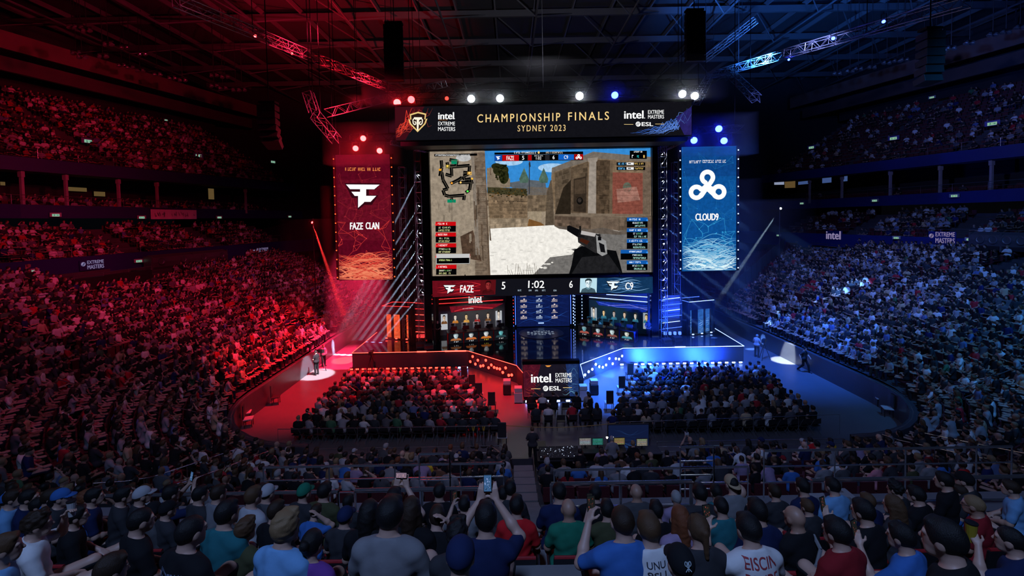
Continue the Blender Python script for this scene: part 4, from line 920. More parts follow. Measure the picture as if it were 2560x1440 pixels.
        bx('seat', MONB, ch, (0, 0, .44), (.5, .5, .1), bevel=.03); bx('backrest', hue, ch, (0, -.24, .9), (.5, .09, .85), bevel=.04); bx('headrest', MONB, ch, (0, -.19, 1.22), (.26, .05, .16), bevel=.02)
        MB().tube((0, 0, .06), (0, 0, .4), .03).build('post', DARKM, ch)
        mb = MB()
        for j in range(5): mb.tube((0, 0, .08), (.3*math.cos(j*2*PI/5), .3*math.sin(j*2*PI/5), .035), .025, n=5)
        mb.build('star_base', DARKM, ch)
        out.append((P(u, 1.20, 1.2), rz+PI))
    return out, P, L, rz
SEATS_R, PR, LR, RZR = booth('red'); SEATS_B, PB, LB, RZB = booth('blue')
# pixel columns between booths and centre
for px, side in ((1258, 'red'), (1284, 'red'), (1437, 'blue'), (1455, 'blue')):
    p = on(px, 838, 1.2); p.y = 39.2; p.x = at(px, 800, 39.2).x; t = empty('pixel_column', (p.x, p.y, 1.2)); tag(t, 'thin pixel light column %s the centre screen on the %s team half' % ('nearest' if px in (1284, 1437) else 'further out from', side), 'light column')
    bx('pole', BLACK, t, (0, 0, 2.2), (.16, .16, 4.4))
    m = LEDR2 if side == 'red' else LEDB
    for k in range(14): bx('pixel_lamp', m if (k+px) % 3 or side == 'blue' else LEDB2, t, (0, -.09, .3+k*.29), (.045, .03, .09))
# glass display frames on the stage wings
def display_frame(px, py, side, label):
    p = on(px, py, 1.2); t = empty('display_frame', p, R(-14 if side == 'red' else 18)); tag(t, label, 'display frame'); red = side == 'red'
    W, H, D_ = 2.5, 2.8, 1.5
    for x in (-W/2, W/2):
        for y in (0, D_): bx('post', GLOSS, t, (x, y, H/2), (.22, .22, H), bevel=.02)
    bx('front_panel', GLOSS, t, (0, .06, H-.35), (W, .1, .7)); bx('base_plinth', GLOSS, t, (0, D_/2, .04), (W, D_, .08))
    m2 = LEDR if red else LEDB
    for a, b in (((-W/2, -.12), (W/2, -.12)), ((-W/2, D_+.12), (W/2, D_+.12)), ((-W/2, -.12), (-W/2, D_+.12))): MB().tube((*a, H+.02), (*b, H+.02), .018).build('top_light', LEDR2 if red else (LEDB if a[1] < 0 and b[1] < 0 else LEDB2), t)
    for k, x in enumerate((-.9, 0, .95)):
        c = Canvas([(0, 0), (40, 0), (40, 190), (0, 190)], .56 if k == 1 else .42, 2.0); r = random.Random(k+px)
        if red: c.back((.85, .09, .03), 1.0); c.up(); waves(c, 0, 40, 90, 188, 12, (.55, .05, .02), (1, .30, .12), r, 6, (2, 5))
        else: c.back((.02, .10, .34), 1.0); c.up(); waves(c, 0, 40, 60, 188, 14, (.05, .25, .7), (.6, .85, 1), r, 6, (1.5, 4))
        o = c.mb.build('lit_panel', SCR, t); o.location = (x, .02 if k == 1 else .3, 1.1)
        bx('panel_back', BLACK, t, (x, .06 if k == 1 else .34, 1.1), (.5 if k == 1 else .38, .05, 2.02))
        bx('foot_lamp', m2, t, (x, -.14, .12), (.16, .1, .07), bevel=.02)
    return t
display_frame(993, 849, 'red', 'tall black display frame with glowing orange panels on the red wing'); display_frame(1752, 836, 'blue', 'tall black display frame with glowing blue panels on the blue wing')
# side light racks
def rack(px0, px1, py, side, label):
    p = on((px0+px1)/2, py, 1.2); Wd = abs(on(px1, py, 1.2).x-on(px0, py, 1.2).x); t = empty('light_rack', p); tag(t, label, 'light rack')
    for s_ in (-1, 1): MB().tube((s_*Wd/2, 0, 0), (s_*Wd/2, 0, 3.6), .04).build('post', DARKM, t)
    bx('backing', M('rack_panel', (.05, .05, .06), .4), t, (0, .3, 1.8), (Wd, .06, 3.2))
    for k in range(6): MB().tube((-Wd/2, -.02, .7+k*.48), (Wd/2-.15*(k % 2), -.02, .7+k*.48+(.15 if side == 'blue' else -.05)), .02).build('light_strip', (LEDR2 if k % 3 else LEDR) if side == 'red' else (LEDB if k % 2 else LEDB2), t)
    for k in range(4): bx('lamp_head', LEDR2 if side == 'red' else LEDB2, t, (-Wd/2+.2+k*Wd/4, -.1, .35), (.2, .2, .25), bevel=.04)
rack(1040, 1066, 850, 'red', 'rack of red light bars between the display frame and red tower'); rack(1655, 1705, 843, 'blue', 'rack of blue light bars between tower and blue display frame')
# monitor wedges and cases on the apron edges
MBX = M('wedge_black', (.02, .02, .024), .6)
for k, (px, py, side) in enumerate(((1052, 868, 'red'), (1072, 872, 'red'), (1668, 858, 'blue'), (1694, 852, 'blue'), (1050, 846, 'red'), (1672, 842, 'blue'))):
    p = on(px, py, 1.2); t = empty('stage_monitor', p, R(15)); tag(t, '%s black wedge monitor on the %s wing of the stage' % (['front', 'second', 'front', 'second', 'rear', 'rear'][k], side), 'stage monitor')
    MB().add([(-.35, -.2, 0), (.35, -.2, 0), (.35, .25, 0), (-.35, .25, 0), (-.35, -.1, .3), (.35, -.1, .3), (.35, .25, .38), (-.35, .25, .38)], [(0, 3, 2, 1), (4, 5, 6, 7), (0, 1, 5, 4), (1, 2, 6, 5), (2, 3, 7, 6), (3, 0, 4, 7)]).build('cabinet', MBX, t, bevel=.02)
    bx('grille', DARKM, t, (0, -.165, .16), (.6, .02, .22))
# footlights along the stage base
def footlight(p, aim, m, label, group, w_=.24):
    t = empty('footlight', p); tag(t, label, 'footlight', group); d = math.atan2(aim[1]-p[1], aim[0]-p[0])+PI/2; t.rotation_euler = (0, 0, d)
    bx('body', DARKM, t, (0, .06, .10), (w_+.06, .16, .18), bevel=.015); bx('lens', m, t, (0, -.03, .11), (w_, .03, .11), bevel=.01); bx('foot', DARKM, t, (0, .06, .005), (w_, .2, .012))
NTH = ['first', 'second', 'third', 'fourth', 'fifth', 'sixth', 'seventh', 'eighth', 'ninth', 'tenth', 'eleventh', 'twelfth', 'thirteenth', 'fourteenth', 'fifteenth', 'sixteenth', 'seventeenth', 'eighteenth', 'nineteenth', 'twentieth', 'twenty-first', 'twenty-second', 'twenty-third', 'twenty-fourth', 'twenty-fifth', 'twenty-sixth', 'twenty-seventh', 'twenty-eighth', 'twenty-ninth', 'thirtieth']
FR = EM('footlight_red', (1, .020, .012), 13); FB = EM('footlight_blue', (.22, .36, 1), 16)
for k in range(17):
    p = on(880+k*15.2, 925.5-.3*k, 0); p.z = .0; p.y = 32.35
    footlight(p, (p.x, 20), FR, 'red footlight %s along the red stage front, counted from the outer corner' % NTH[k], 'red stage footlights')
for k in range(3):
    p = on(1148+k*9, 924, 0); p.y = 32.3; footlight(p, (p.x, 20), FB, 'bluish footlight %s in the trio at the end of the red row' % NTH[k], 'bluish trio of footlights', .18)
for k in range(18):
    p = on(1553+k*17.2, 912.5-.4*k, 0); p.y = 32.35
    footlight(p, (p.x, 20), FB, 'blue footlight %s along the blue stage front, counted from the thrust' % NTH[k], 'blue stage footlights')
for k in range(7):
    p = Vector((lerp(.75, 4.4, k/6), 26.0, 0)); footlight(p, (p.x, 10), FB if k != 1 else FR, 'footlight %s of seven on the floor below the thrust screen' % NTH[k], 'footlights below the thrust screen')
rl = random.Random(8)
SK0 = 0
for k in range(16):
    u = (k+.5)/16; x = lerp(-3.3, .0, u); y = lerp(32.65, 29.45, u); z = rl.uniform(.35, .95)
    t = empty('skirt_lamp', (x-.06, y-.06, z)); tag(t, 'small red lamp %s along the slanting red thrust wall' % NTH[k], 'skirt lamp', 'red lamps on the thrust wall'); t.rotation_euler = (0, 0, R(-45))
    MB().lathe([(.09, .0), (.10, .06), (.05, .08)], n=10, M3=Matrix.Rotation(PI/2, 3, 'X')).build('lens', FR, t); MB().lathe([(.12, -.03), (.12, .0)], n=10, M3=Matrix.Rotation(PI/2, 3, 'X')).build('rim', DARKM, t)
for k in range(12):
    u = (k+.5)/12; x = lerp(4.55, 8.1, u); y = lerp(29.4, 32.6, u); z = rl.uniform(.4, .9)
    t = empty('skirt_lamp', (x+.06, y-.06, z)); tag(t, 'small blue lamp %s along the slanting blue thrust wall' % NTH[k], 'skirt lamp', 'blue lamps on the thrust wall'); t.rotation_euler = (0, 0, R(45))
    MB().lathe([(.08, .0), (.09, .06), (.05, .08)], n=10, M3=Matrix.Rotation(PI/2, 3, 'X')).build('lens', FB, t); MB().lathe([(.11, -.03), (.11, .0)], n=10, M3=Matrix.Rotation(PI/2, 3, 'X')).build('rim', DARKM, t)
# ------------------------------------------------------------------ figures: smooth-union bodies meshed by surface nets
def nets(f, org, h):
    n = f.shape; s = f < 0; ids = -np.ones((n[0]-1)*(n[1]-1)*(n[2]-1), dtype=np.int64); cn = np.array([n[0]-1, n[1]-1, n[2]-1])
    P = []; C = []; quads = []
    flat = lambda a: (a[:, 0]*cn[1]+a[:, 1])*cn[2]+a[:, 2]
    for ax in range(3):
        sl0 = [slice(None)]*3; sl1 = [slice(None)]*3; sl0[ax] = slice(0, -1); sl1[ax] = slice(1, None)
        a, b = f[tuple(sl0)], f[tuple(sl1)]; cr = s[tuple(sl0)] != s[tuple(sl1)]
        idx = np.argwhere(cr)
        if not len(idx): continue
        t = a[cr]/(a[cr]-b[cr]); pos = idx.astype(float); pos[:, ax] += t; sg = s[tuple(sl0)][cr]
        o = [k for k in range(3) if k != ax]; cells = []
        for d0, d1 in ((0, 0), (1, 0), (1, 1), (0, 1)):
            c = idx.copy(); c[:, o[0]] -= d0; c[:, o[1]] -= d1
            ok = (c >= 0).all(1) & (c < cn).all(1); P.append(pos[ok]); C.append(flat(c[ok])); cells.append(np.where(ok, flat(np.clip(c, 0, cn-1)), -1))
        q = np.stack(cells, 1); ok = (q >= 0).all(1); q = q[ok]; fl = sg[ok] if ax != 1 else ~sg[ok]
        q[~fl] = q[~fl][:, ::-1]; quads.append(q)
    P = np.concatenate(P); C = np.concatenate(C); u, inv = np.unique(C, return_inverse=True)
    cnt = np.bincount(inv); V = np.stack([np.bincount(inv, weights=P[:, k])/cnt for k in range(3)], 1)
    ids[u] = np.arange(len(u)); F = ids[np.concatenate(quads)]
    return V*h+org, F
def sdf(prims, h, k=.03, cuts=(), fold=None, dents=()):
    lo = np.full(3, 1e9); hi = -lo; info = []
    for p in prims:
        if p[0] == 'c':
            a, b, ra, rb = np.array(p[1], float), np.array(p[2], float), p[3], p[4]; r = max(ra, rb); l, u = np.minimum(a, b)-r, np.maximum(a, b)+r
        else:
            c, rd = np.array(p[1], float), np.array(p[2], float); l, u = c-(rd.max() if len(p) > 3 else rd), c+(rd.max() if len(p) > 3 else rd)
        info.append((l, u)); lo = np.minimum(lo, l); hi = np.maximum(hi, u)
    org = lo-3*h; n = np.ceil((hi-lo)/h).astype(int)+7
    f = np.full(n, .2, dtype=np.float32)
    for p, (l, u) in zip(prims, info):
        kk = p[5] if p[0] == 'c' and len(p) > 5 else k
        m = max(kk*1.2, 2.5*h); i0 = np.maximum(((l-m-org)/h).astype(int), 0); i1 = np.minimum(((u+m-org)/h).astype(int)+2, n)
        g = np.meshgrid(*[org[a]+h*np.arange(i0[a], i1[a]) for a in range(3)], indexing='ij')
        if p[0] == 'c':
            a, b, ra, rb = np.array(p[1], float), np.array(p[2], float), p[3], p[4]; d = b-a; L = max((d*d).sum(), 1e-9)
            t = np.clip(sum((g[i]-a[i])*d[i] for i in range(3))/L, 0, 1)
            v = np.sqrt(sum((g[i]-a[i]-t*d[i])**2 for i in range(3)))-(ra+t*(rb-ra))
        else:
            c, rd = np.array(p[1], float), np.array(p[2], float); q = [g[i]-c[i] for i in range(3)]
            if len(p) > 3:
                Mx = np.array(p[3]).T; q = [sum(Mx[i][j]*q[j] for j in range(3)) for i in range(3)]
            k0 = np.sqrt(sum((q[i]/rd[i])**2 for i in range(3))); k1 = np.sqrt(sum((q[i]/rd[i]**2)**2 for i in range(3)))+1e-9
            v = np.where(k0 < .05, -rd.min(), k0*(k0-1)/k1)
        sl = tuple(slice(i0[a], i1[a]) for a in range(3)); c0 = f[sl]
        hh = np.maximum(kk-np.abs(c0-v), 0)/kk; f[sl] = np.minimum(c0, v)-hh*hh*kk*.25
    if fold or cuts or dents: G = np.meshgrid(*[org[a]+h*np.arange(n[a]) for a in range(3)], indexing='ij')
    for c, r in dents:
        v = np.sqrt(sum((G[i]-c[i])**2 for i in range(3)))-r; f = np.maximum(f, -v)
    if fold: f = f+fold(*G).astype(np.float32)
    for c, nrm in cuts:
        nrm = np.array(nrm, float); nrm /= np.linalg.norm(nrm); f = np.maximum(f, sum((G[i]-c[i])*nrm[i] for i in range(3)).astype(np.float32))
    return nets(f, org, h)
def mesh_vf(name, V, F, mats):
    me = bpy.data.meshes.new(name); me.vertices.add(len(V)); me.vertices.foreach_set('co', np.asarray(V, dtype=np.float32).ravel())
    me.loops.add(F.size); me.loops.foreach_set('vertex_index', F.astype(np.int32).ravel()); me.polygons.add(len(F))
    me.polygons.foreach_set('loop_start', np.arange(0, F.size, 4, dtype=np.int32)); me.polygons.foreach_set('use_smooth', np.ones(len(F), dtype=bool))
    for m in mats: me.materials.append(m)
    me.update(calc_edges=True); return me
def V3(*a): return np.array(a, float)
def unit(v): v = np.array(v, float); return v/max(np.linalg.norm(v), 1e-9)
def hand(w, d, up, s=1, curl=.5, thumb=1):
    """palm, four unequal bent fingers and a thumb from the side of the palm; d points along the hand, up is the back of the hand"""
    d = unit(d); side = unit(np.cross(d, up)); up = np.cross(side, d); w = np.array(w, float); out = []
    for t in (-.027, -.009, .009, .027): out.append(('c', w+side*t*.7+d*.012, w+side*t+d*.082, .015, .012, .012))
    for i, (t, l) in enumerate(((-.028, .058), (-.0095, .072), (.0095, .078), (.028, .070))):
        a = w+side*t+d*.085; c1 = curl*.9; e1 = unit(d*math.cos(c1)-up*math.sin(c1)); b = a+e1*l*.55; c2 = c1+curl*1.0; e2 = unit(d*math.cos(c2)-up*math.sin(c2))
        out.append(('c', a, b, .0098, .0088, .006)); out.append(('c', b, b+e2*l*.45, .0088, .0072, .006))
    a = w+side*.022*thumb+d*.02; b = a+unit(side*thumb*.85+d*.55-up*.3)*.045; out += [('c', a, b, .013, .011, .01), ('c', b, b+unit(side*thumb*.25+d*.8-up*.5)*.034, .0105, .0085, .006)]
    return out
def figure(pose, h, hh=None):
    sit = pose not in ('stand', 'standcam', 'walk'); hip = .50 if sit else .93
    lean = {'lean': .42, 'lap': .06, 'phone': .10, 'chin': .25, 'cross': .0, 'onephone': .08, 'cup': .05, 'desk': .12, 'stand': .03, 'standcam': .0, 'walk': .06}[pose]
    P0 = V3(0, 0, hip); cl, sn = math.cos(lean), math.sin(lean)
    def U(x, y, z): return P0+V3(x, y*cl+z*sn, z*cl-y*sn)
    RX = np.array([[1, 0, 0], [0, cl, sn], [0, -sn, cl]])
    yaw, pit = {'chin': (.15, .1)}.get(pose, (0, .0)); pit = pit+lean*.35
    cy, sy, cp, sp = math.cos(yaw), math.sin(yaw), math.cos(pit), math.sin(pit)
    HR = np.array([[cy, -sy, 0], [sy, cy, 0], [0, 0, 1]])@np.array([[1, 0, 0], [0, cp, sp], [0, -sp, cp]])
    HC = U(0, .025, .69)
    def Hd(x, y, z): return HC+HR@V3(x, y, z)
    body = [('e', U(0, .005, .14), V3(.150, .112, .17), RX), ('e', U(0, -.012, .36), V3(.170, .112, .20), RX), ('c', U(-.08, 0, .03), U(.08, 0, .03), .115, .115),
            ('c', U(-.135, -.01, .455), U(.135, -.01, .455), .060, .060), ('c', U(0, -.03, .45), U(0, -.005, .64), .075, .054),
            ('c', U(-.05, -.035, .52), U(-.14, -.02, .468), .05, .045), ('c', U(.05, -.035, .52), U(.14, -.02, .468), .05, .045)]
    head = [('e', Hd(0, -.008, .022), V3(.078, .098, .100), HR), ('e', Hd(0, .028, -.035), V3(.062, .070, .086), HR), ('c', Hd(-.018, .055, -.09), Hd(.018, .055, -.09), .030, .030),
            ('c', Hd(0, .088, .005), Hd(0, .108, -.033), .010, .015, .012), ('e', Hd(-.079, -.008, -.012), V3(.008, .019, .028), HR), ('e', Hd(.079, -.008, -.012), V3(.008, .019, .028), HR),
            ('c', Hd(-.045, .078, .022), Hd(.045, .078, .022), .014, .014, .015), ('c', Hd(-.018, .090, -.066), Hd(.018, .090, -.066), .008, .008, .01)]
    eyes = [(Hd(-.031, .096, .002), .012), (Hd(.031, .096, .002), .012)]
    arms = {}
    shl = [U(-.18, -.012, .445), U(.18, -.012, .445)]
    tgt = {'lap': ((-.245, .06, .71), (-.10, .25, .61), (.245, .06, .71), (.10, .25, .61)), 'lean': ((-.25, .30, .60), (-.05, .43, .60), (.25, .30, .60), (.05, .43, .62)),
           'phone': ((-.27, .24, .92), (-.068, .36, 1.16), (.27, .24, .92), (.068, .36, 1.16)), 'chin': ((-.25, .14, .70), (-.10, .36, .62), (.30, .20, .98), (.12, .09, 1.20)),
           'cross': ((-.28, .10, .74), (.05, .21, .78), (.28, .10, .74), (-.05, .24, .80)), 'onephone': ((-.30, .16, .78), (-.20, .32, 1.02), (.26, .08, .72), (.12, .30, .62)),
           'cup': ((-.30, .20, .88), (-.16, .24, 1.10), (.26, .08, .72), (.12, .30, .62)), 'desk': ((-.27, .16, .74), (-.16, .42, .80), (.27, .16, .74), (.16, .42, .80)),
           'stand': ((-.27, .02, 1.16), (-.13, .24, 1.06), (.27, .02, 1.16), (.13, .24, 1.06)), 'standcam': ((-.25, .20, 1.30), (-.07, .22, 1.54), (.25, .20, 1.30), (.07, .22, 1.54)),
           'walk': ((-.27, .10, 1.16), (-.22, .28, 1.02), (.27, -.14, 1.16), (.27, -.04, .92))}[pose]
    skin_arm, sleeve, cut_ = [], [], []
    wrists = []
    for s_, (el, wr) in zip((0, 1), ((tgt[0], tgt[1]), (tgt[2], tgt[3]))):
        a, el, wr = shl[s_], V3(*el), V3(*wr)
        skin_arm += [('c', a, el, .052, .040), ('c', el, el+(wr-el)*.35, .042, .040), ('c', el+(wr-el)*.35, wr, .040, .026)]
        m = a+(el-a)*.72; sleeve += [('c', a, m, .064, .058)]; wrists.append((wr, unit(wr-el)))
        dd = wr-el
        if pose in ('phone', 'standcam'): fd, up = V3(0.25 if s_ == 0 else -.25, .25, 1), V3(0, -1, .3)
        elif pose in ('onephone', 'cup') and s_ == 0: fd, up = V3(.35, .5, .8), V3(-.8, -.3, .4)
        elif pose == 'chin' and s_ == 1: fd, up = V3(-.7, -.2, .7), V3(.5, .3, .6)
        elif pose == 'stand': fd, up = V3(.8 if s_ == 0 else -.8, .5, -.1), V3(0, .4, 1)
        else: fd, up = unit(dd)+V3(.3 if s_ == 0 else -.3, .1, -.25), V3(0, -.1, 1)
        skin_arm += hand(wr, fd, up, curl=.75 if pose in ('phone', 'onephone', 'cup', 'standcam', 'stand') else .4, thumb=1 if (s_ == 0) == (up[2] > .2) else -1)
    legs, shoes, tr = [], [], []
    for sx in (-1, 1):
        hpx = V3(sx*.095, 0, hip)
        if sit: kn, an = V3(sx*(.15 if pose != 'lean' else .20), .44, .52), V3(sx*.15, .40+(.05 if sx > 0 else 0), .09)
        elif pose == 'walk': kn, an = (V3(sx*.1, .22, .52), V3(sx*.1, .30, .10)) if sx < 0 else (V3(sx*.1, .0, .50), V3(sx*.1, -.34, .15))
        else: kn, an = V3(sx*.115, .02, .50), V3(sx*.12, -.01, .09)
        legs += [('c', hpx, kn, .086, .060), ('c', kn, kn+(an-kn)*.35, .060, .056), ('c', kn+(an-kn)*.35, an, .056, .037)]
        tr += [('c', hpx, kn, .098, .073), ('c', kn, an, .073, .056)]
        shoes += [('c', an+V3(0, -.03, -.04), an+V3(sx*.01, .15, -.055), .046, .036), ('c', an+V3(0, -.01, .01), an+V3(0, .0, -.03), .046, .048)]
    infl = lambda L, e: [(('c', p[1], p[2], p[3]+e, p[4]+e)+tuple(p[5:])) if p[0] == 'c' else ('e', p[1], p[2]+e)+tuple(p[3:]) for p in L]
    M_ = {}
    bh = hh or h
    neckc = U(0, -.015, .560)
    M_['body'] = sdf(body+head+skin_arm+legs, bh, .028, dents=eyes if bh < .016 else ())
    tor = infl([body[0], body[1], body[3], body[5], body[6]], .018)+infl([body[2]], .034)+[('e', U(0, -.005, .22), V3(.172, .128, .20), RX), ('c', U(0, -.03, .45), U(0, -.014, .58), .090, .071)]
    rs = random.Random(len(pose)*3); ph = rs.uniform(0, 6)
    fold = lambda x, y, z: .0065*np.sin(46*z+5*np.sin(7*x+ph))*np.clip((hip+.42-z)*4, 0, 1)+.003*np.sin(38*x+16*z+ph)
    M_['shirt'] = sdf(tor+sleeve, h, .030, cuts=[(neckc, RX@V3(0, .45, 1)), (V3(0, 0, hip-.07), V3(0, 0, -1))], fold=fold if h < .02 else None)
    M_['trousers'] = sdf(tr+[('c', V3(-.08, 0, hip+.02), V3(.08, 0, hip+.02), .127, .127)], h, .028, cuts=[(V3(0, 0, .075), V3(0, 0, -1)), (V3(0, 0, hip+.03), V3(0, 0, 1))])
    M_['shoes'] = sdf(shoes, h, .02, cuts=[(V3(0, 0, .006), V3(0, 0, -1))])
    Mh = Matrix([list(HR[0])+[HC[0]], list(HR[1])+[HC[1]], list(HR[2])+[HC[2]], [0, 0, 0, 1]])
    return M_, Mh, wrists
def hair_vf(kind, h):
    """hair and hats in head coordinates"""
    if kind == 'bald': return None
    cap_ = ('e', V3(0, -.010, .026), V3(.088, .108, .110)); rs = random.Random(kind)
    nz = {'curly': .010, 'tousled': .008, 'long': .004}.get(kind, .002)
    fr = 60 if kind == 'curly' else 42
    fold = lambda x, y, z: nz*(np.sin(fr*x+3*np.sin(30*z))*np.sin(fr*y+2)*np.sin(fr*z))
    if kind == 'short': return sdf([cap_, ('c', V3(-.03, .06, .088), V3(.04, .055, .092), .025, .025)], h, .02, cuts=[(V3(0, .052, .02), V3(0, .86, -.52))], fold=fold)
    if kind == 'crop': return sdf([('e', V3(0, -.010, .024), V3(.083, .104, .105))], h, .02, cuts=[(V3(0, .045, .02), V3(0, .80, -.60))], fold=fold)
    if kind in ('tousled', 'curly'): return sdf([('e', V3(0, -.012, .034), V3(.094, .114, .112)), ('c', V3(-.04, .05, .11), V3(.045, .06, .115), .03, .03)], h, .02, cuts=[(V3(0, .060, .015), V3(0, .84, -.54))], fold=fold)
    if kind == 'long': return sdf([('e', V3(0, -.014, .026), V3(.094, .112, .114)), ('c', V3(0, -.07, -.02), V3(0, -.095, -.24), .078, .072), ('c', V3(-.07, -.03, -.02), V3(-.085, -.05, -.24), .036, .042), ('c', V3(.07, -.03, -.02), V3(.085, -.05, -.24), .036, .042)], h, .03, cuts=[(V3(0, .058, .02), V3(0, .97, -.24))], fold=fold)
    if kind == 'bun': return sdf([cap_, ('e', V3(0, -.12, .06), V3(.042, .040, .042))], h, .015, cuts=[(V3(0, .052, .02), V3(0, .86, -.52))], fold=fold)
    if kind == 'ponytail': return sdf([cap_, ('c', V3(0, -.12, .05), V3(0, -.14, -.14), .030, .018)], h, .02, cuts=[(V3(0, .052, .02), V3(0, .86, -.52))], fold=fold)
    if kind == 'cap': return sdf([('e', V3(0, -.008, .030), V3(.091, .111, .106))], h, .01, cuts=[(V3(0, 0, .020), V3(0, .18, -1))])
    if kind == 'beanie': return sdf([('e', V3(0, -.012, .040), V3(.093, .112, .118)), ('c', V3(-.06, -.02, .03), V3(.06, -.02, .03), .06, .06)], h, .02, cuts=[(V3(0, .05, .015), V3(0, .6, -.8))])
def brim_mesh(mat):
    mb = MB(); n = 12; vs = []
    for z in (.0, .008):
        for k in range(n+1):
            a = lerp(R(25), R(155), k/n); vs += [(.094*math.cos(a), .088*math.sin(a), .030+z), (.088*math.cos(a), .088*math.sin(a)+.085*math.sin(a)**.6, .012+z)]
    m = 2*(n+1)
    for k in range(n):
        b = 2*k; mb_ = [(b, b+1, b+3, b+2), (m+b, m+b+2, m+b+3, m+b+1), (b+1, m+b+1, m+b+3, b+3)]
        mb.f += mb_; mb.c += [None]*3
    mb.v = vs; me = bpy.data.meshes.new('brim'); me.from_pydata(mb.v, [], mb.f); me.materials.append(mat); me.polygons.foreach_set('use_smooth', [True]*len(me.polygons)); return me
SKIN = [M('skin_light', (.52, .32, .24), .5, var=.08), M('skin_medium', (.40, .23, .16), .5, var=.08), M('skin_tan', (.28, .15, .10), .5, var=.08), M('skin_deep', (.11, .055, .035), .5, var=.08)]
HAIRM = {'black': M('hair_black', (.010, .009, .009), .55, bump=.35, scale=9, spec=.3, stretch=(26, 26, 3)), 'dark brown': M('hair_dark_brown', (.030, .017, .010), .55, bump=.35, scale=9, spec=.3, stretch=(26, 26, 3)), 'brown': M('hair_brown', (.085, .045, .022), .55, bump=.35, scale=9, spec=.3, stretch=(26, 26, 3)),
         'fair': M('hair_fair', (.22, .14, .07), .55, bump=.35, scale=9, spec=.3, stretch=(26, 26, 3)), 'grey': M('hair_grey', (.30, .30, .30), .55, bump=.35, scale=9, spec=.3, stretch=(26, 26, 3)), 'red-brown': M('hair_red_brown', (.16, .05, .02), .55, bump=.35, scale=9, spec=.3, stretch=(26, 26, 3))}
CLOTH = {}
def cloth(rgb):
    k = tuple(rgb)
    if k not in CLOTH: CLOTH[k] = M('cloth_%d' % len(CLOTH), rgb, .9, var=.12, scale=14, bump=.15, spec=.2)
    return CLOTH[k]
COLS = {'black': (.010, .010, .012), 'charcoal': (.035, .035, .04), 'dark grey': (.07, .07, .075), 'grey': (.20, .20, .21), 'light grey': (.40, .40, .42), 'white': (.66, .66, .66), 'navy': (.012, .02, .07), 'blue': (.04, .14, .42), 'light blue': (.16, .36, .62), 'teal': (.02, .14, .16),
        'green': (.015, .17, .10), 'red': (.55, .015, .02), 'dark red': (.22, .012, .018), 'olive': (.06, .065, .03), 'pink': (.55, .22, .26), 'mauve': (.30, .22, .34), 'tan': (.42, .30, .18), 'orange': (.70, .16, .02), 'yellow': (.65, .45, .03), 'purple': (.16, .05, .28), 'brown': (.12, .06, .035), 'lime': (.42, .60, .02)}
NEARV, FARV = .0115, .022
FIG, HAIRS = {}, {}
def fig(pose, near):
    k = (pose, near)
    if k not in FIG:
        m, Mh, w = figure(pose, NEARV if near else FARV, (.0075 if pose in ('phone', 'onephone', 'cup', 'chin', 'lap', 'lean') else .010) if near else None)
        FIG[k] = ({p: mesh_vf(p, v, f, [SKIN[0] if p == 'body' else BLACK]) for p, (v, f) in m.items()}, Mh, w)
    return FIG[k]
def hairmesh(kind, near):
    k = (kind, near)
    if k not in HAIRS:
        vf = hair_vf(kind, .007 if near else .014); HAIRS[k] = mesh_vf('hair' if kind not in ('cap', 'beanie') else kind, *vf, [BLACK]) if vf else None
    return HAIRS[k]
BRIM = brim_mesh(BLACK)
JEANS = [cloth((.018, .025, .05)), cloth((.012, .012, .014)), cloth((.05, .06, .09)), cloth((.10, .085, .06))]
def child(name, me, mat, par, M4=None):
    o = bpy.data.objects.new(name, me); COL.objects.link(o); o.parent = par
    if mat is not None: o.material_slots[0].link = 'OBJECT'; o.material_slots[0].material = mat
    if M4 is not None: o.matrix_local = M4
    return o
def glasses_mesh():
    mb = MB()
    for sx in (-1, 1):
        P = [Vector((sx*(.034+.022*math.cos(a)), .108, .002+.017*math.sin(a))) for a in [2*PI*k/10 for k in range(11)]]; mb.path(P, .0022, 4)
        mb.tube((sx*.058, .106, .006), (sx*.086, .0, .004), .002, n=4)
    mb.tube((-.012, .110, .006), (.012, .110, .006), .002, n=4)
    o = mb.build('glasses', DARKM); me = o.data; bpy.data.objects.remove(o); return me
GLASS_ME = glasses_mesh()
def person(loc, yaw, pose, shirt, hair, hcol, label, group=None, near=True, scale=1.0, wide=1.0, skin=0, jeans=1, glasses=False, capcol=None, back_brim=False, shoes=False, headyaw=0.0):
    ms, Mh, w = fig(pose, near)
    o = bpy.data.objects.new('person', ms['body']); COL.objects.link(o); o.location = loc; o.rotation_euler = (0, 0, yaw); o.scale = (scale*wide, scale*(1+(wide-1)*.7), scale)
    o.material_slots[0].link = 'OBJECT'; o.material_slots[0].material = SKIN[skin]
    tag(o, label, 'person', group)
    child('shirt', ms['shirt'], cloth(COLS[shirt]), o); child('trousers', ms['trousers'], JEANS[jeans], o)
    if shoes: child('shoes', ms['shoes'], BLACK, o)
    hm = hairmesh(hair, near); H4 = Mh
    if hm is not None:
        if hair in ('cap', 'beanie'):
            under = hairmesh('crop', near); child('hair', under, HAIRM[hcol], o, H4)
            c = child(hair, hm, cloth(COLS[capcol or 'black']), o, H4@(Matrix.Rotation(PI, 4, 'Z') if back_brim else Matrix.Identity(4)))
            if hair == 'cap': child('brim', BRIM, cloth(COLS[capcol or 'black']), c, Matrix.Identity(4))
        else: child('hair', hm, HAIRM[hcol], o, H4)
    if glasses: child('glasses', GLASS_ME, DARKM, o, H4)
    return o
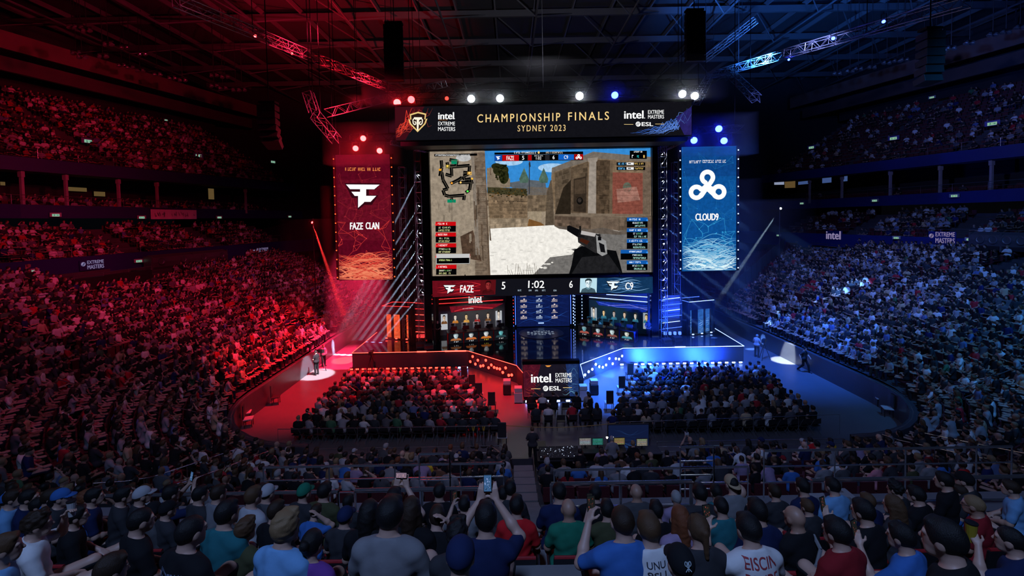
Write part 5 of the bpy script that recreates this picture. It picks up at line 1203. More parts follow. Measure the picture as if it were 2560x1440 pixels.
# ------------------------------------------------------------------ the near audience, each one a thing
LEFTY, BACKY = None, None
def head_local(pose, near=True):
    Mh = fig(pose, near)[1]; c = Mh.to_translation(); u = Mh.to_3x3()@Vector((0, 0, 1)); return c+u*.130
BROWS = [(EY-d-.55, zend(d)) for d in BD[:-1]]
SEATED = []; PUT = []
def seat_proto():
    t = empty('arena_seat'); mb = MB()
    MB().box((0, .02, .36), (.46, .42, .06)).build('seat_pad', M('seat_fabric_black', (.016, .014, .016), .85), t, bevel=.02)
    MB().add([(-.23, -.22, .34), (.23, -.22, .34), (.23, -.28, .84), (-.23, -.28, .84), (-.23, -.27, .34), (.23, -.27, .34), (.23, -.33, .84), (-.23, -.33, .84)], [(0, 1, 2, 3), (5, 4, 7, 6), (1, 5, 6, 2), (4, 0, 3, 7), (3, 2, 6, 7), (0, 4, 5, 1)]).build('backrest', M('seat_shell_black', (.012, .012, .014), .4), t, bevel=.02)
    MB().tube((-.22, -.305, .84), (.22, -.305, .84), .022).build('back_rim', M('seat_red', (.30, .010, .014), .6), t)
    for s_ in (-1, 1):
        a = MB().box((s_*.265, -.02, .56), (.035, .34, .05)).build('armrest', MATS['seat_shell_black'], t, bevel=.012)
        MB().lathe([(.012, -.05), (.034, -.03), (.036, .02), (.012, .04)], (s_*.265, .15, .58), 8, Matrix.Rotation(PI/2, 3, 'X')).build('armrest_cap', MATS['seat_red'], a)
        MB().box((s_*.265, -.05, .27), (.03, .12, .53)).build('side_post', MATS['seat_shell_black'], t)
    return t
SEAT0 = seat_proto(); SEATN = 0
def put_seat(loc, label):
    global SEATN
    s = SEAT0 if SEATN == 0 else copy_tree(SEAT0); SEATN += 1
    s.location = loc; tag(s, label, 'seat', 'arena seats under the near audience')
def hero(px, py, w, pose, shirt, hair, hcol, label, yaw=0.0, wide=1.0, seat=True, **k):
    Ye = 205.0/w*(1+((px-1280)/1100)**2)**.8; hl = head_local(pose); best = None
    for (Yr, z) in BROWS:
        yh = Yr+hl.y*.9; P = at(px, py, max(yh, .6)); s = (P.z-z)/hl.z
        cost = abs(yh-Ye)/Ye*3.5+abs(s-1)*5
        if best is None or cost < best[0]: best = (cost, Yr, z, s, P)
    c, Yr, z, s, P = best; s = min(1.13, max(.88, s)); yw = R(-yaw)
    off = Matrix.Rotation(yw, 3, 'Z')@Vector((hl.x*s, hl.y*s, 0))
    loc = Vector((P.x-off.x, Yr, z))
    o = person(loc, yw, pose, shirt, hair, hcol, label, 'audience of the rear block', True, s, wide, **k)
    if seat and Yr < 6.9 and not any(abs(q[0]-loc.x) < .5 and q[1] == Yr for q in PUT):
        PUT.append((loc.x, Yr))
        put_seat((loc.x, Yr, z), 'seat under the '+label if len(label.split()) < 14 else 'seat under '+label)
    SEATED.append((px, py, o, pose)); return o
H = hero
C_ = 'person '
H(97, 1277, 82, 'cup', 'white', 'curly', 'dark brown', C_+'with curly hair in pale T-shirt at the far red-side corner', 48)
H(195, 1262, 60, 'lap', 'black', 'short', 'black', C_+'in black T-shirt and glasses beside the curly-haired one', 50, glasses=True)
H(352, 1270, 68, 'lap', 'black', 'crop', 'black', C_+'with undercut in plain black shirt behind the hand-raised phone', 34, 1.05)
H(475, 1292, 86, 'lap', 'black', 'crop', 'black', C_+'in black jersey with pale back lettering and dark shaved head', 22, 1.08)
H(565, 1252, 62, 'lap', 'teal', 'short', 'black', C_+'in teal polo shirt with short black hair', 14, 1.04)
H(155, 1194, 42, 'lap', 'charcoal', 'cap', 'black', C_+'in blue cap with tan brim on the red side', 60, capcol='blue')
H(355, 1200, 40, 'lap', 'charcoal', 'cap', 'brown', C_+'in light grey cap in front of the rail post', 40, capcol='light grey')
H(427, 1212, 40, 'phone', 'navy', 'short', 'black', C_+'filming with a raised phone, wristwatch, near the rail', 28)
H(220, 1224, 40, 'lap', 'blue', 'tousled', 'red-brown', C_+'with reddish hair and glasses in patterned blue shirt', 55, glasses=True, skin=0)
H(100, 1242, 52, 'lap', 'black', 'short', 'black', C_+'with swept black hair, profile view, second from the edge', 62)
H(28, 1227, 50, 'lap', 'charcoal', 'cap', 'black', C_+'in plain blue cap at the outer edge of the red side', 55, capcol='blue')
H(420, 1252, 52, 'lap', 'charcoal', 'cap', 'black', C_+'in black cap with small white print below the raised phone', 30, capcol='black')
H(385, 1257, 46, 'lap', 'dark grey', 'beanie', 'black', C_+'in black beanie just behind the undercut one', 36, capcol='black')
H(632, 1212, 40, 'lap', 'light grey', 'short', 'brown', C_+'in black and white camouflage shirt by the rail', 22)
H(604, 1270, 40, 'lap', 'dark grey', 'short', 'brown', C_+'with brown hair between the teal polo and the camouflage shirt', 15)
H(614, 1297, 54, 'lap', 'olive', 'tousled', 'brown', C_+'with tousled brown hair next to the teal polo', 20)
H(308, 1197, 40, 'lap', 'charcoal', 'short', 'black', C_+'with earring and black hair left of the light grey cap', 42)
H(236, 1200, 38, 'lap', 'navy', 'short', 'black', C_+'with black hair beside the blue cap with tan brim', 48)
H(75, 1202, 48, 'lap', 'navy', 'short', 'black', C_+'with thick black hair above the outermost blue cap', 58)
H(128, 1186, 36, 'lap', 'blue', 'short', 'dark brown', C_+'with glasses in blue shirt left of the tan-brim cap', 55, glasses=True)
H(34, 1190, 42, 'lap', 'light blue', 'short', 'dark brown', C_+'in light blue shirt highest at the red-side edge', 58)
H(8, 1268, 56, 'onephone', 'lime', 'short', 'brown', C_+'in lime vest cut off by the edge, sipping from a bottle', 50)
H(146, 1232, 40, 'lap', 'black', 'short', 'black', C_+'in profile with bare neck behind the glasses wearer', 52)
H(972, 1229, 66, 'lap', 'grey', 'short', 'black', C_+'broad-shouldered in wrinkled grey T-shirt, centre of the near rows', 4, 1.15)
H(712, 1282, 64, 'lap', 'light blue', 'tousled', 'fair', C_+'in sky blue T-shirt with swept fair-brown hair', 16, 1.05)
H(760, 1210, 33, 'lap', 'charcoal', 'cap', 'black', C_+'in bright green cap', 20, capcol='green')
H(810, 1202, 29, 'lap', 'olive', 'short', 'black', C_+'in dark olive jacket next to the green cap', 12, 1.1)
H(863, 1268, 44, 'lap', 'charcoal', 'cap', 'black', C_+'in navy cap and dark hooded top', 10, 1.08, capcol='navy')
H(792, 1262, 38, 'chin', 'blue', 'short', 'dark brown', C_+'in blue shirt resting head on hand behind the fair-haired one', 14)
H(780, 1325, 56, 'lap', 'purple', 'bun', 'black', C_+'with dark hair in a bun low beside the sky blue T-shirt', 10)
H(690, 1252, 44, 'lap', 'black', 'short', 'dark brown', C_+'in black top with brown hair above the fair-haired one', 18)
H(668, 1212, 28, 'lap', 'dark grey', 'cap', 'black', C_+'in pale grey cap left of the green cap', 16, capcol='light grey')
H(648, 1200, 28, 'lap', 'charcoal', 'short', 'black', C_+'with dark hair behind the pale grey cap', 20)
H(870, 1237, 33, 'lap', 'charcoal', 'short', 'black', C_+'with black hair before the shiny platform rail, above the navy cap', 6)
H(922, 1252, 50, 'lap', 'black', 'long', 'black', C_+'with long dark curls beside the broad grey T-shirt, nearer the red side', 6)
H(1027, 1245, 50, 'lap', 'black', 'long', 'dark brown', C_+'with long dark curls beside the broad grey T-shirt, nearer the aisle', 4)
H(983, 1222, 42, 'phone', 'charcoal', 'short', 'black', C_+'filming with a raised wide phone ahead of the broad grey T-shirt', 4)
H(1098, 1209, 32, 'lap', 'black', 'crop', 'black', C_+'with cropped hair in black T-shirt by the upright rail gate', 3, 1.1)
H(1092, 1264, 42, 'chin', 'black', 'short', 'dark brown', C_+'in black holding one hand on the head', 2)
H(1160, 1241, 34, 'onephone', 'grey', 'short', 'black', C_+'in grey checking a small lit phone', -2)
H(1142, 1302, 56, 'lap', 'charcoal', 'curly', 'black', C_+'with dark curls just ahead of the denim cap', 2)
H(1150, 1346, 92, 'lap', 'teal', 'cap', 'dark brown', C_+'in faded denim cap, nearest of the centre rows', 0, 1.05, capcol='navy')
H(1214, 1258, 54, 'phone', 'navy', 'short', 'black', C_+'in navy T-shirt filming upright with both hands', 0)
H(1257, 1215, 31, 'lap', 'dark grey', 'crop', 'black', C_+'with thinning hair in dark grey shirt beside the upright phone', 0)
H(1275, 1202, 28, 'lap', 'charcoal', 'short', 'black', C_+'with dark hair at the stairs end of the rail row', 0)
H(1291, 1240, 36, 'lap', 'red', 'short', 'black', C_+'in bright red T-shirt at the stairs', 4)
H(1421, 1249, 42, 'lap', 'green', 'bald', 'black', C_+'bald in green T-shirt at the stairs', -2, 1.12, skin=1)
H(1398, 1207, 32, 'lap', 'navy', 'crop', 'black', C_+'with cropped hair in navy shirt beside the stairs', 0, 1.1)
H(1488, 1214, 31, 'lap', 'black', 'short', 'black', C_+'in black with round black hair behind the shiny rail', 0, 1.15)
H(1591, 1212, 32, 'lap', 'dark grey', 'bald', 'black', C_+'bald in dark grey T-shirt at the blue-side rail', 0, 1.15, skin=1)
H(1690, 1226, 33, 'lap', 'mauve', 'crop', 'grey', C_+'balding in mauve-grey shirt', -4, skin=1)
H(1750, 1211, 37, 'lap', 'charcoal', 'short', 'black', C_+'with big dark hair right after the rail end', -4, 1.1)
H(1790, 1211, 31, 'lap', 'teal', 'short', 'black', C_+'in dark teal beside the big dark hair', -6)
H(1830, 1186, 29, 'lap', 'grey', 'cap', 'black', C_+'in dark cap turned backwards and pale grey shirt', -8, capcol='tan', back_brim=True)
H(1850, 1212, 35, 'lap', 'black', 'bald', 'black', C_+'bald with a shiny scalp in black', -8, 1.1, skin=0)
H(1517, 1250, 42, 'onephone', 'olive', 'short', 'black', C_+'in olive-brown T-shirt between green T-shirt and blue T-shirt', 0)
H(1640, 1252, 44, 'lap', 'black', 'short', 'black', C_+'with dark hair directly behind the shiny rail, black shirt', 0)
H(1557, 1269, 58, 'onephone', 'blue', 'crop', 'dark brown', C_+'in blue T-shirt with buzz cut holding a phone', -2, 1.12)
H(1622, 1285, 68, 'lap', 'white', 'short', 'brown', C_+'in white jersey with black back print and brown hair', -4, 1.1)
H(1700, 1266, 54, 'lap', 'mauve', 'long', 'red-brown', C_+'with long red-brown hair in mauve top', -4)
H(1745, 1288, 54, 'lap', 'charcoal', 'ponytail', 'brown', C_+'with sunglasses pushed up on brown hair', -6)
H(1802, 1242, 46, 'lap', 'teal', 'crop', 'black', C_+'with cropped black hair in dusky teal shirt', -8)
H(1700, 1364, 84, 'lap', 'charcoal', 'cap', 'black', C_+'in black cap bearing a white crossed emblem, nearest on the blue side', -4, capcol='black')
H(1872, 1288, 76, 'onephone', 'white', 'short', 'black', C_+'in white jersey with red print lifting a phone', -8, 1.12)
H(1893, 1248, 52, 'lap', 'navy', 'short', 'black', C_+'with glossy black hair above the red-printed jersey', -10)
H(1936, 1211, 36, 'lap', 'charcoal', 'short', 'dark brown', C_+'with brown hair in black by the grey box edge', -10)
H(2007, 1197, 30, 'lap', 'navy', 'short', 'black', C_+'with neat black hair at the grey box', -12)
H(2082, 1195, 32, 'lap', 'light blue', 'short', 'black', C_+'sitting tall in light blue T-shirt before the rail', -14, 1.05)
H(1987, 1266, 56, 'lap', 'black', 'bald', 'black', C_+'bald with glasses and a pale strap over a black shirt', -16, 1.12, glasses=True, skin=1)
H(2017, 1247, 44, 'lap', 'charcoal', 'short', 'brown', C_+'in patterned dark shirt behind the strap wearer', -14)
H(2092, 1295, 82, 'lap', 'dark red', 'short', 'black', C_+'in red polo with tall black hair', -20, 1.08)
H(2157, 1248, 66, 'onephone', 'black', 'short', 'black', C_+'in black with a lanyard raising a phone beside the red polo', -22)
H(2232, 1238, 56, 'lap', 'charcoal', 'long', 'brown', C_+'with long wavy brown hair', -24)
H(2290, 1215, 52, 'lap', 'black', 'short', 'black', C_+'with thick dark hair and glasses in black collar shirt', -26, 1.05, glasses=True)
H(2238, 1203, 33, 'lap', 'charcoal', 'curly', 'black', C_+'with round dark curls near the rail', -24)
H(2168, 1232, 46, 'lap', 'navy', 'short', 'brown', C_+'with brown hair right of the tall light blue one', -20)
H(2432, 1237, 66, 'lap', 'dark red', 'crop', 'fair', C_+'shaven with glasses in dark red T-shirt', -34, 1.08, glasses=True, skin=1)
H(2358, 1296, 112, 'lap', 'black', 'short', 'black', C_+'with very large dark hair filling the blue-side corner', -30)
H(2250, 1306, 86, 'onephone', 'blue', 'short', 'black', C_+'in glossy blue patterned shirt typing on a phone', -26)
H(2520, 1315, 90, 'cup', 'navy', 'crop', 'black', C_+'lifting a tall yellow cup at the blue-side edge', -34)
H(2525, 1200, 44, 'lap', 'light blue', 'short', 'dark brown', C_+'in pale blue T-shirt at the outer blue-side edge', -40, 1.1)
H(2398, 1211, 37, 'lap', 'blue', 'short', 'dark brown', C_+'with glasses and denim jacket near the blue-side rails', -36, glasses=True)
H(2430, 1223, 37, 'lap', 'charcoal', 'short', 'black', C_+'with dark hair hidden behind the shaven one', -34)
H(2360, 1173, 34, 'lap', 'black', 'short', 'black', C_+'with spiky dark hair before the upper blue rail', -30)
H(2410, 1170, 32, 'lap', 'charcoal', 'cap', 'black', C_+'in black cap before the upper blue rail', -34, capcol='black')
H(545, 1205, 34, 'lap', 'grey', 'short', 'dark brown', C_+'with short hair left of the camouflage shirt', 24)
H(500, 1215, 36, 'lap', 'charcoal', 'short', 'black', C_+'with dark hair right of the raised rail phone', 26)
H(20, 1330, 92, 'lap', 'light blue', 'short', 'brown', C_+'in pale blue cut off by the near red-side corner', 50)
H(300, 1395, 100, 'lean', 'charcoal', 'short', 'dark brown', C_+'leaning forward lowest at the red side', 30)
# things held
def phone_at(o, pose, label, wide=False, lit=(.3, .5, .9)):
    Mh, w = fig(pose, True)[1:]; M4 = Matrix.LocRotScale(o.location, o.rotation_euler, o.scale)
    if pose == 'phone': p = Vector((0, .37, 1.30))
    else: p = Vector(w[0][0])+Vector((.03, .06, .11))
    t = empty('smartphone', M4@p, o.rotation_euler.z); tag(t, label, 'phone'); sx, sz = (.15, .075) if wide else (.075, .15)
    t.rotation_euler = (R(-12), 0, o.rotation_euler.z)
    MB().box((0, 0, 0), (sx, .009, sz)).build('case', M('phone_black', (.01, .01, .012), .25), t, bevel=.004)
    c = Canvas([(0, 0), (10, 0), (10, 10), (0, 10)], sx-.008, sz-.012, .0006); r = random.Random(len(label)); c.back((lit[0]*.2, lit[1]*.2, lit[2]*.25)); c.up()
    for k in range(24):
        x, y = r.uniform(1, 9), r.uniform(1, 9); a = r.uniform(.3, 1.1); m = r.random(); c.oval(x, y, a*.7, a*.5, (lit[0]*m+.3*m*m, lit[1]*m, lit[2]*m), n=7)
        if k % 6 == 0: c.up()
    o2 = c.mb.build('display', SCREEN('phone_display', .9), t); o2.location = (0, -.0045, 0); return t
for (px, py, o, pose) in list(SEATED):
    if pose == 'phone': phone_at(o, pose, {427: 'upright smartphone filming above the rail on the red side', 983: 'wide smartphone held level, filming the stage', 1214: 'upright smartphone with bright blue picture near the stairs'}[px], px == 983, (1, .7, .8) if px == 983 else (.2, .55, 1))
    elif pose == 'onephone' and px > 20: phone_at(o, pose, 'phone held by '+o['label'], False, (.05, .06, .05))
    elif pose in ('cup',):
        w = fig(pose, True)[2]; M4 = Matrix.LocRotScale(o.location, o.rotation_euler, o.scale); t = empty('drink_cup', M4@(Vector(w[0][0])+Vector((.035, .055, .08))))
        tag(t, ('tall yellow and black drink cup' if px > 1000 else 'pale drink cup')+' held at the mouth on the '+('blue side' if px > 1000 else 'red side'), 'cup')
        MB().lathe([(.030, -.08), (.042, .08)], n=14).build('cup_body', M('cup_yellow', (.35, .26, .02), .5) if px > 1000 else M('cup_white', (.5, .5, .5), .5), t, smooth=False); MB().lathe([(.044, .08), (.045, .09), (.02, .095)], n=14).build('lid', BLACK, t)
# lettering on the backs of shirts and cap
def back_print(o, body, W, z, col, rows=1, y=-.15):
    c = Canvas([(0, 0), (100, 0), (100, 40*rows), (0, 40*rows)], W, W*.4*rows, .0)
    for i, b in enumerate(body): c.text(b, 8, 6+40*i, 92, 34+40*i, col, .01)
    me = c.mb.build('back_print', M('print_%s' % body[0].lower(), col, .8), None); sh = [k for k in o.children if k.name.startswith('shirt')][0]
    me.parent = o; md = me.modifiers.new('wrap', 'SHRINKWRAP'); md.target = sh; md.wrap_method = 'PROJECT'; md.use_project_y = True; md.use_positive_direction = True; md.use_negative_direction = False; md.offset = .004
    me.location = (0, -.45, z)
    return me
byx = {px: o for (px, py, o, pose) in SEATED}
back_print(byx[475], ['KEEPERNA'], .30, .93, (.16, .20, .30)); back_print(byx[1622], ['UNU', '9SU', 'dlnidz'], .17, .93, (.03, .03, .04), 3); back_print(byx[1872], ['EISCIN', 'RENDE'], .30, .95, (.35, .04, .05), 2)
Mh = fig('lap', True)[1]
c = Canvas([(0, 0), (100, 0), (100, 100), (0, 100)], .075, .075, .0006)
for sx in (-1, 1):
    c.line([(50+sx*8+20*sx*(.5+.5*math.cos(a)), 30+18*math.sin(a)) for a in [2*PI*k/14 for k in range(15)]], 7, WH); c.line([(50-sx*26, 92), (50, 62), (50+sx*26, 40)], 7, WH)
c.line([(50, 15), (50, 92)], 7, WH)
e_ = c.mb.build('cap_emblem', M('emblem_white', (.5, .6, .62), .7), byx[1700]); e_.matrix_local = Mh@Matrix.Translation((0, -.122, .075))@Matrix.Rotation(R(-18), 4, 'X')
# sunglasses, strap
sg = child('sunglasses', GLASS_ME, DARKM, byx[1745], Mh@Matrix.Translation((0, -.035, .045))@Matrix.Rotation(R(55), 4, 'X'))
mb = MB(); mb.path([(-.17, -.06, .55), (-.10, -.155, .72), (0, -.175, .85), (.09, -.14, .97), (.13, -.03, 1.035)], .018, 6); mb.build('strap', cloth(COLS['grey']), byx[1987])
# ---- front block
rnd = random.Random(21)
SH_W = [('black', 26), ('charcoal', 20), ('dark grey', 14), ('grey', 11), ('light grey', 7), ('white', 4), ('navy', 8), ('red', 2), ('dark red', 4), ('olive', 3), ('mauve', 3), ('tan', 3), ('yellow', 1), ('blue', 3), ('pink', 2), ('brown', 2)]
HR_W = [('short', 40), ('crop', 16), ('tousled', 10), ('long', 9), ('bald', 5), ('cap', 8), ('curly', 6), ('ponytail', 4), ('bun', 2)]
HC_W = [('black', 45), ('dark brown', 28), ('brown', 14), ('fair', 7), ('grey', 4), ('red-brown', 3)]
def wch(W): return rnd.choices([a for a, b in W], [b for a, b in W])[0]
ORDW = NTH
HD = {'short': 'short %s hair', 'crop': 'cropped %s hair', 'tousled': 'tousled %s hair', 'long': 'long %s hair', 'bald': 'a bald head', 'cap': 'a cap', 'curly': 'curly %s hair', 'ponytail': 'a %s ponytail', 'bun': 'a %s bun'}
CHAIRS_A = []
for k, d in enumerate(AD[:5]):
    Yh, z = EY-d-.55, zend(d)
    for side, x0, x1 in ((-1, AISX0-.35, XA0-1.2), (1, AISX1+.35, XA1+1.0)):
        n = 0; x = x0
        while (x > x1 if side < 0 else x < x1):
            n += 1; xx = x; x += side*.565
            if side > 0 and k < 2 and xx < 6.9: continue
            CHAIRS_A.append((xx, Yh, z))
            if rnd.random() < .10: continue
            hair = wch(HR_W); hc = wch(HC_W); sh = wch(SH_W); pose = rnd.choices(['lap', 'lean', 'cross', 'chin'], [60, 18, 16, 6])[0]
            F = Vector((2.5, 36)); yw = math.atan2(-(F.x-xx), F.y-Yh)*.7+R(rnd.uniform(-14, 14))
            lab = 'person in %s, %s, lower block row %s, %s %s of stairs' % (sh, HD[hair] % hc if '%s' in HD[hair] else HD[hair], ['one', 'two', 'three', 'four', 'five'][k], ORDW[n-1] if n <= 30 else str(n), 'left' if side < 0 else 'right')
            person((xx+rnd.uniform(-.05, .05), Yh+rnd.uniform(-.03, .05), z), yw, pose, sh, hair, hc, lab, 'audience of the front block', False, rnd.uniform(.93, 1.07), rnd.uniform(.95, 1.15), skin=rnd.choices([0, 1, 2, 3], [5, 3, 2, .5])[0], jeans=rnd.randrange(4), capcol=rnd.choice(['black', 'navy', 'light grey', 'dark red']), back_brim=rnd.random() < .2)
# ---- crew on the floor, players on the stage
def stand(px, py, Y, z, pose, shirt, hair, hc, label, yaw=0, H_=1.75, **k):
    P = at(px, py, Y); return person((P.x, Y, z), R(-yaw), pose, shirt, hair, hc, label, None, False, H_/1.75, shoes=True, **k)
stand(1331, 1090, 19.3, 0, 'stand', 'charcoal', 'crop', 'brown', 'person in dark jumper standing at the floor end of the stairs', 0)
stand(1530, 1104, 18.2, 0, 'stand', 'grey', 'crop', 'grey', 'person in grey shirt standing among lit desk lamps', 0, 1.82)
stand(1583, 1118, 17.9, 0, 'stand', 'black', 'short', 'fair', 'person in black standing before a small lit screen at the desks', 0)
stand(1503, 1124, 17.6, 0, 'stand', 'mauve', 'short', 'black', 'person in mauve shirt standing behind the control desk', 0, 1.7)
stand(1450, 1124, 17.5, 0, 'stand', 'black', 'short', 'black', 'person in black standing behind the lit control monitors', 0, 1.66)
o = stand(1475, 1021, 22.9, 0, 'stand', 'black', 'short', 'black', 'person in black standing beside the seats below the thrust', -60, 1.75)
CAML = stand(790, 880, 31.6, 0, 'stand', 'black', 'crop', 'black', 'person in black standing in the white spotlight pool, red side', -70, 1.8)
stand(808, 872, 33.5, 0, 'stand', 'light grey', 'short', 'brown', 'person in pale clothes beside the spotlit person in black', 120, 1.7)
stand(1892, 842, 33.8, 0, 'stand', 'light grey', 'crop', 'grey', 'person in pale shirt standing by the blue stage corner', 60, 1.8)
stand(2010, 874, 30.4, 0, 'walk', 'charcoal', 'short', 'black', 'person walking along the blue-side wall', 150, 1.8)
p = at(1722, 1094, 18.0)
ph = person((p.x, 17.75, .5), R(4), 'phone', 'black', 'bald', 'black', 'person raising a white camera in the front row of the front block', None, False, 1.08, skin=1)
t = empty('photo_camera', (p.x-.02, 18.17, 1.88)); tag(t, 'white still camera held up by the front-row photographer', 'camera')
MB().box((0, 0, 0), (.16, .07, .11)).build('camera_body', M('camera_white', (.5, .5, .5), .4), t, bevel=.012); MB().lathe([(.045, .03), (.045, .16), (.04, .17)], n=14, M3=Matrix.Rotation(-PI/2, 3, 'X')).build('camera_lens', DARKM, t); MB().box((0, 0, .07), (.06, .06, .035)).build('flash_hump', DARKM, t, bevel=.008)
for side, ST, tops in (('red', SEATS_R, ['black', 'charcoal', 'dark grey', 'charcoal', 'black']), ('blue', SEATS_B, ['teal', 'light blue', 'tan', 'light blue', 'blue'])):
    for k, (P_, rz) in enumerate(ST):
        hr = ['short', 'tousled', 'short', 'crop', 'short'][k]
        o = person((P_.x, P_.y, P_.z-.02), rz, 'desk', tops[k], hr, ['brown', 'black', 'dark brown', 'brown', 'black'][k], '%s team player in %s shirt seated %s from the stage centre at the desk' % (side, tops[k], ORDW[4-k if side == 'red' else k]), 'seated players', False, .98, shoes=True)
P_ = PR(-LR/2-.75, 1.2, 1.2); person(P_, RZR+PI, 'stand', 'black', 'short', 'black', 'person in black standing at the outer end of the red booth', None, False, 1.0, shoes=True)
P_ = PB(LB/2+.8, 1.2, 1.2); person(P_, RZB+PI, 'stand', 'charcoal', 'long', 'dark brown', 'person with long hair standing at the outer end of the blue booth', None, False, 1.0, shoes=True)
# ------------------------------------------------------------------ the uncounted crowd and its seats
def part_mesh(pose, hair, hcolmat):
    ms, Mh, w = figure(pose, .030)[0:3]
    Vs, Fs, Ms = [], [], []; b = 0
    hv = hair_vf(hair, .018)
    items = [(ms['body'], 0), (ms['shirt'], 1), (ms['trousers'], 2), (ms['shoes'], 3)]
    if hv is not None:
        V = np.array([list(Mh@Vector(v)) for v in hv[0]]); items.append(((V, hv[1]), 4))
    for (V, F), m in items: Vs.append(V); Fs.append(F+b); Ms += [m]*len(F); b += len(V)
    me = mesh_vf('crowd_figure', np.concatenate(Vs), np.concatenate(Fs), [CR_SKIN, CR_SHIRT, CR_TROU, BLACK, CR_HAIR]); me.polygons.foreach_set('material_index', np.array(Ms, dtype=np.int32)); me.update()
    return me
def rand_mat(name, stops, rough, mult=1.0, spec=.2):
    m = bpy.data.materials.new(name); m.use_nodes = True; nt = m.node_tree; b = nt.nodes['Principled BSDF']; b.inputs['Roughness'].default_value = rough; b.inputs['Specular IOR Level'].default_value = spec
    oi = nt.nodes.new('ShaderNodeObjectInfo'); mu = nt.nodes.new('ShaderNodeMath'); mu.operation = 'MULTIPLY'; mu.inputs[1].default_value = mult
    fr = nt.nodes.new('ShaderNodeMath'); fr.operation = 'FRACT'; cr = nt.nodes.new('ShaderNodeValToRGB'); cr.color_ramp.interpolation = 'CONSTANT'
    el = cr.color_ramp.elements; tot = sum(w for w, c in stops); a = 0
    for i, (w_, c) in enumerate(stops):
        e_ = el[i] if i < 2 else el.new(min(.999, a/tot)); e_.position = a/tot; e_.color = (*c, 1); a += w_
    nt.links.new(oi.outputs['Random'], mu.inputs[0]); nt.links.new(mu.outputs[0], fr.inputs[0]); nt.links.new(fr.outputs[0], cr.inputs[0]); nt.links.new(cr.outputs[0], b.inputs['Base Color']); return m
CR_SKIN = rand_mat('crowd_skin', [(5, (.36, .22, .17)), (3, (.28, .16, .11)), (2, (.18, .10, .065))], .5, 37.0)
CR_SHIRT = rand_mat('crowd_shirt', [(30, (.012, .012, .014)), (17, (.03, .035, .04)), (8, (.09, .09, .10)), (13, (.26, .26, .28)), (12, (.58, .58, .58)), (3, (.012, .02, .09)), (3, (.35, .02, .03)), (3, (.10, .14, .28)), (2, (.42, .32, .2)), (1, (.05, .14, .07))], .9)
CR_TROU = rand_mat('crowd_trousers', [(5, (.008, .008, .011)), (3, (.012, .016, .035)), (1, (.04, .033, .027)), (2, (.018, .018, .018))], .9, 91.0)
CR_HAIR = rand_mat('crowd_hair', [(5, (.010, .009, .009)), (3, (.03, .018, .012)), (2, (.09, .05, .025)), (1, (.2, .14, .08))], .5, 53.0)
VAR = bpy.data.collections.new('crowd_figures')
for i, (pose, hair) in enumerate((('lap', 'short'), ('lean', 'crop'), ('cross', 'tousled'), ('lap', 'long'), ('chin', 'short'), ('lap', 'cap'), ('cross', 'bald'), ('lean', 'curly'))):
    VAR.objects.link(bpy.data.objects.new('figure_%d' % i, part_mesh(pose, hair, None)))
SV = bpy.data.collections.new('seat_shapes')
mb = MB().box((0, .02, .36), (.44, .40, .06)).box((0, -.27, .60), (.44, .05, .46)).box((0, -.1, .17), (.08, .1, .34))
so = mb.build('seat_shape', M('bowl_seat', (.075, .012, .016), .6)); COL.objects.unlink(so); SV.objects.link(so)
SF = bpy.data.collections.new('chair_shapes')
mb = MB().box((0, .0, .44), (.42, .40, .03)).box((0, -.22, .70), (.42, .03, .26))
for sx in (-.2, .2): mb.tube((sx, -.24, .84), (sx, .2, .0), .012, n=5); mb.tube((sx, .16, .44), (sx, -.24, .0), .012, n=5)
fo = mb.build('chair_shape', M('chair_black', (.014, .014, .016), .45)); COL.objects.unlink(fo); SF.objects.link(fo)
def scatter(name, pts, coll, label, cat):
    me = bpy.data.meshes.new(name); me.vertices.add(len(pts)); me.vertices.foreach_set('co', np.array([p[:3] for p in pts], dtype=np.float32).ravel())
    for an, i, tp in (('yaw', 3, 'FLOAT'), ('idx', 4, 'INT'), ('scl', 5, 'FLOAT')):
        a = me.attributes.new(an, tp, 'POINT'); a.data.foreach_set('value', np.array([p[i] for p in pts], dtype=np.int32 if tp == 'INT' else np.float32))
    o = bpy.data.objects.new(name, me); COL.objects.link(o); tag(o, label, cat, kind='stuff')
    ng = bpy.data.node_groups.new(name, 'GeometryNodeTree'); ng.interface.new_socket('Geometry', in_out='INPUT', socket_type='NodeSocketGeometry'); ng.interface.new_socket('Geometry', in_out='OUTPUT', socket_type='NodeSocketGeometry')
    N = ng.nodes.new; gi, go = N('NodeGroupInput'), N('NodeGroupOutput'); ip = N('GeometryNodeInstanceOnPoints'); ci = N('GeometryNodeCollectionInfo')
    ci.inputs['Collection'].default_value = coll; ci.inputs['Separate Children'].default_value = True; ci.inputs['Reset Children'].default_value = True; ip.inputs['Pick Instance'].default_value = True
    def att(an, tp):
        n = N('GeometryNodeInputNamedAttribute'); n.data_type = tp; n.inputs['Name'].default_value = an; return n.outputs['Attribute']
    cx = N('ShaderNodeCombineXYZ'); L = ng.links.new; L(att('yaw', 'FLOAT'), cx.inputs['Z']); er = N('FunctionNodeEulerToRotation'); L(cx.outputs[0], er.inputs[0])
    L(gi.outputs[0], ip.inputs['Points']); L(ci.outputs[0], ip.inputs['Instance']); L(att('idx', 'INT'), ip.inputs['Instance Index']); L(er.outputs[0], ip.inputs['Rotation']); L(att('scl', 'FLOAT'), ip.inputs['Scale']); L(ip.outputs[0], go.inputs[0])
    md = o.modifiers.new('scatter', 'NODES'); md.node_group = ng; return o
rnd = random.Random(77); PTS, SPTS = [], []
F = Vector((2.5, 36.5))
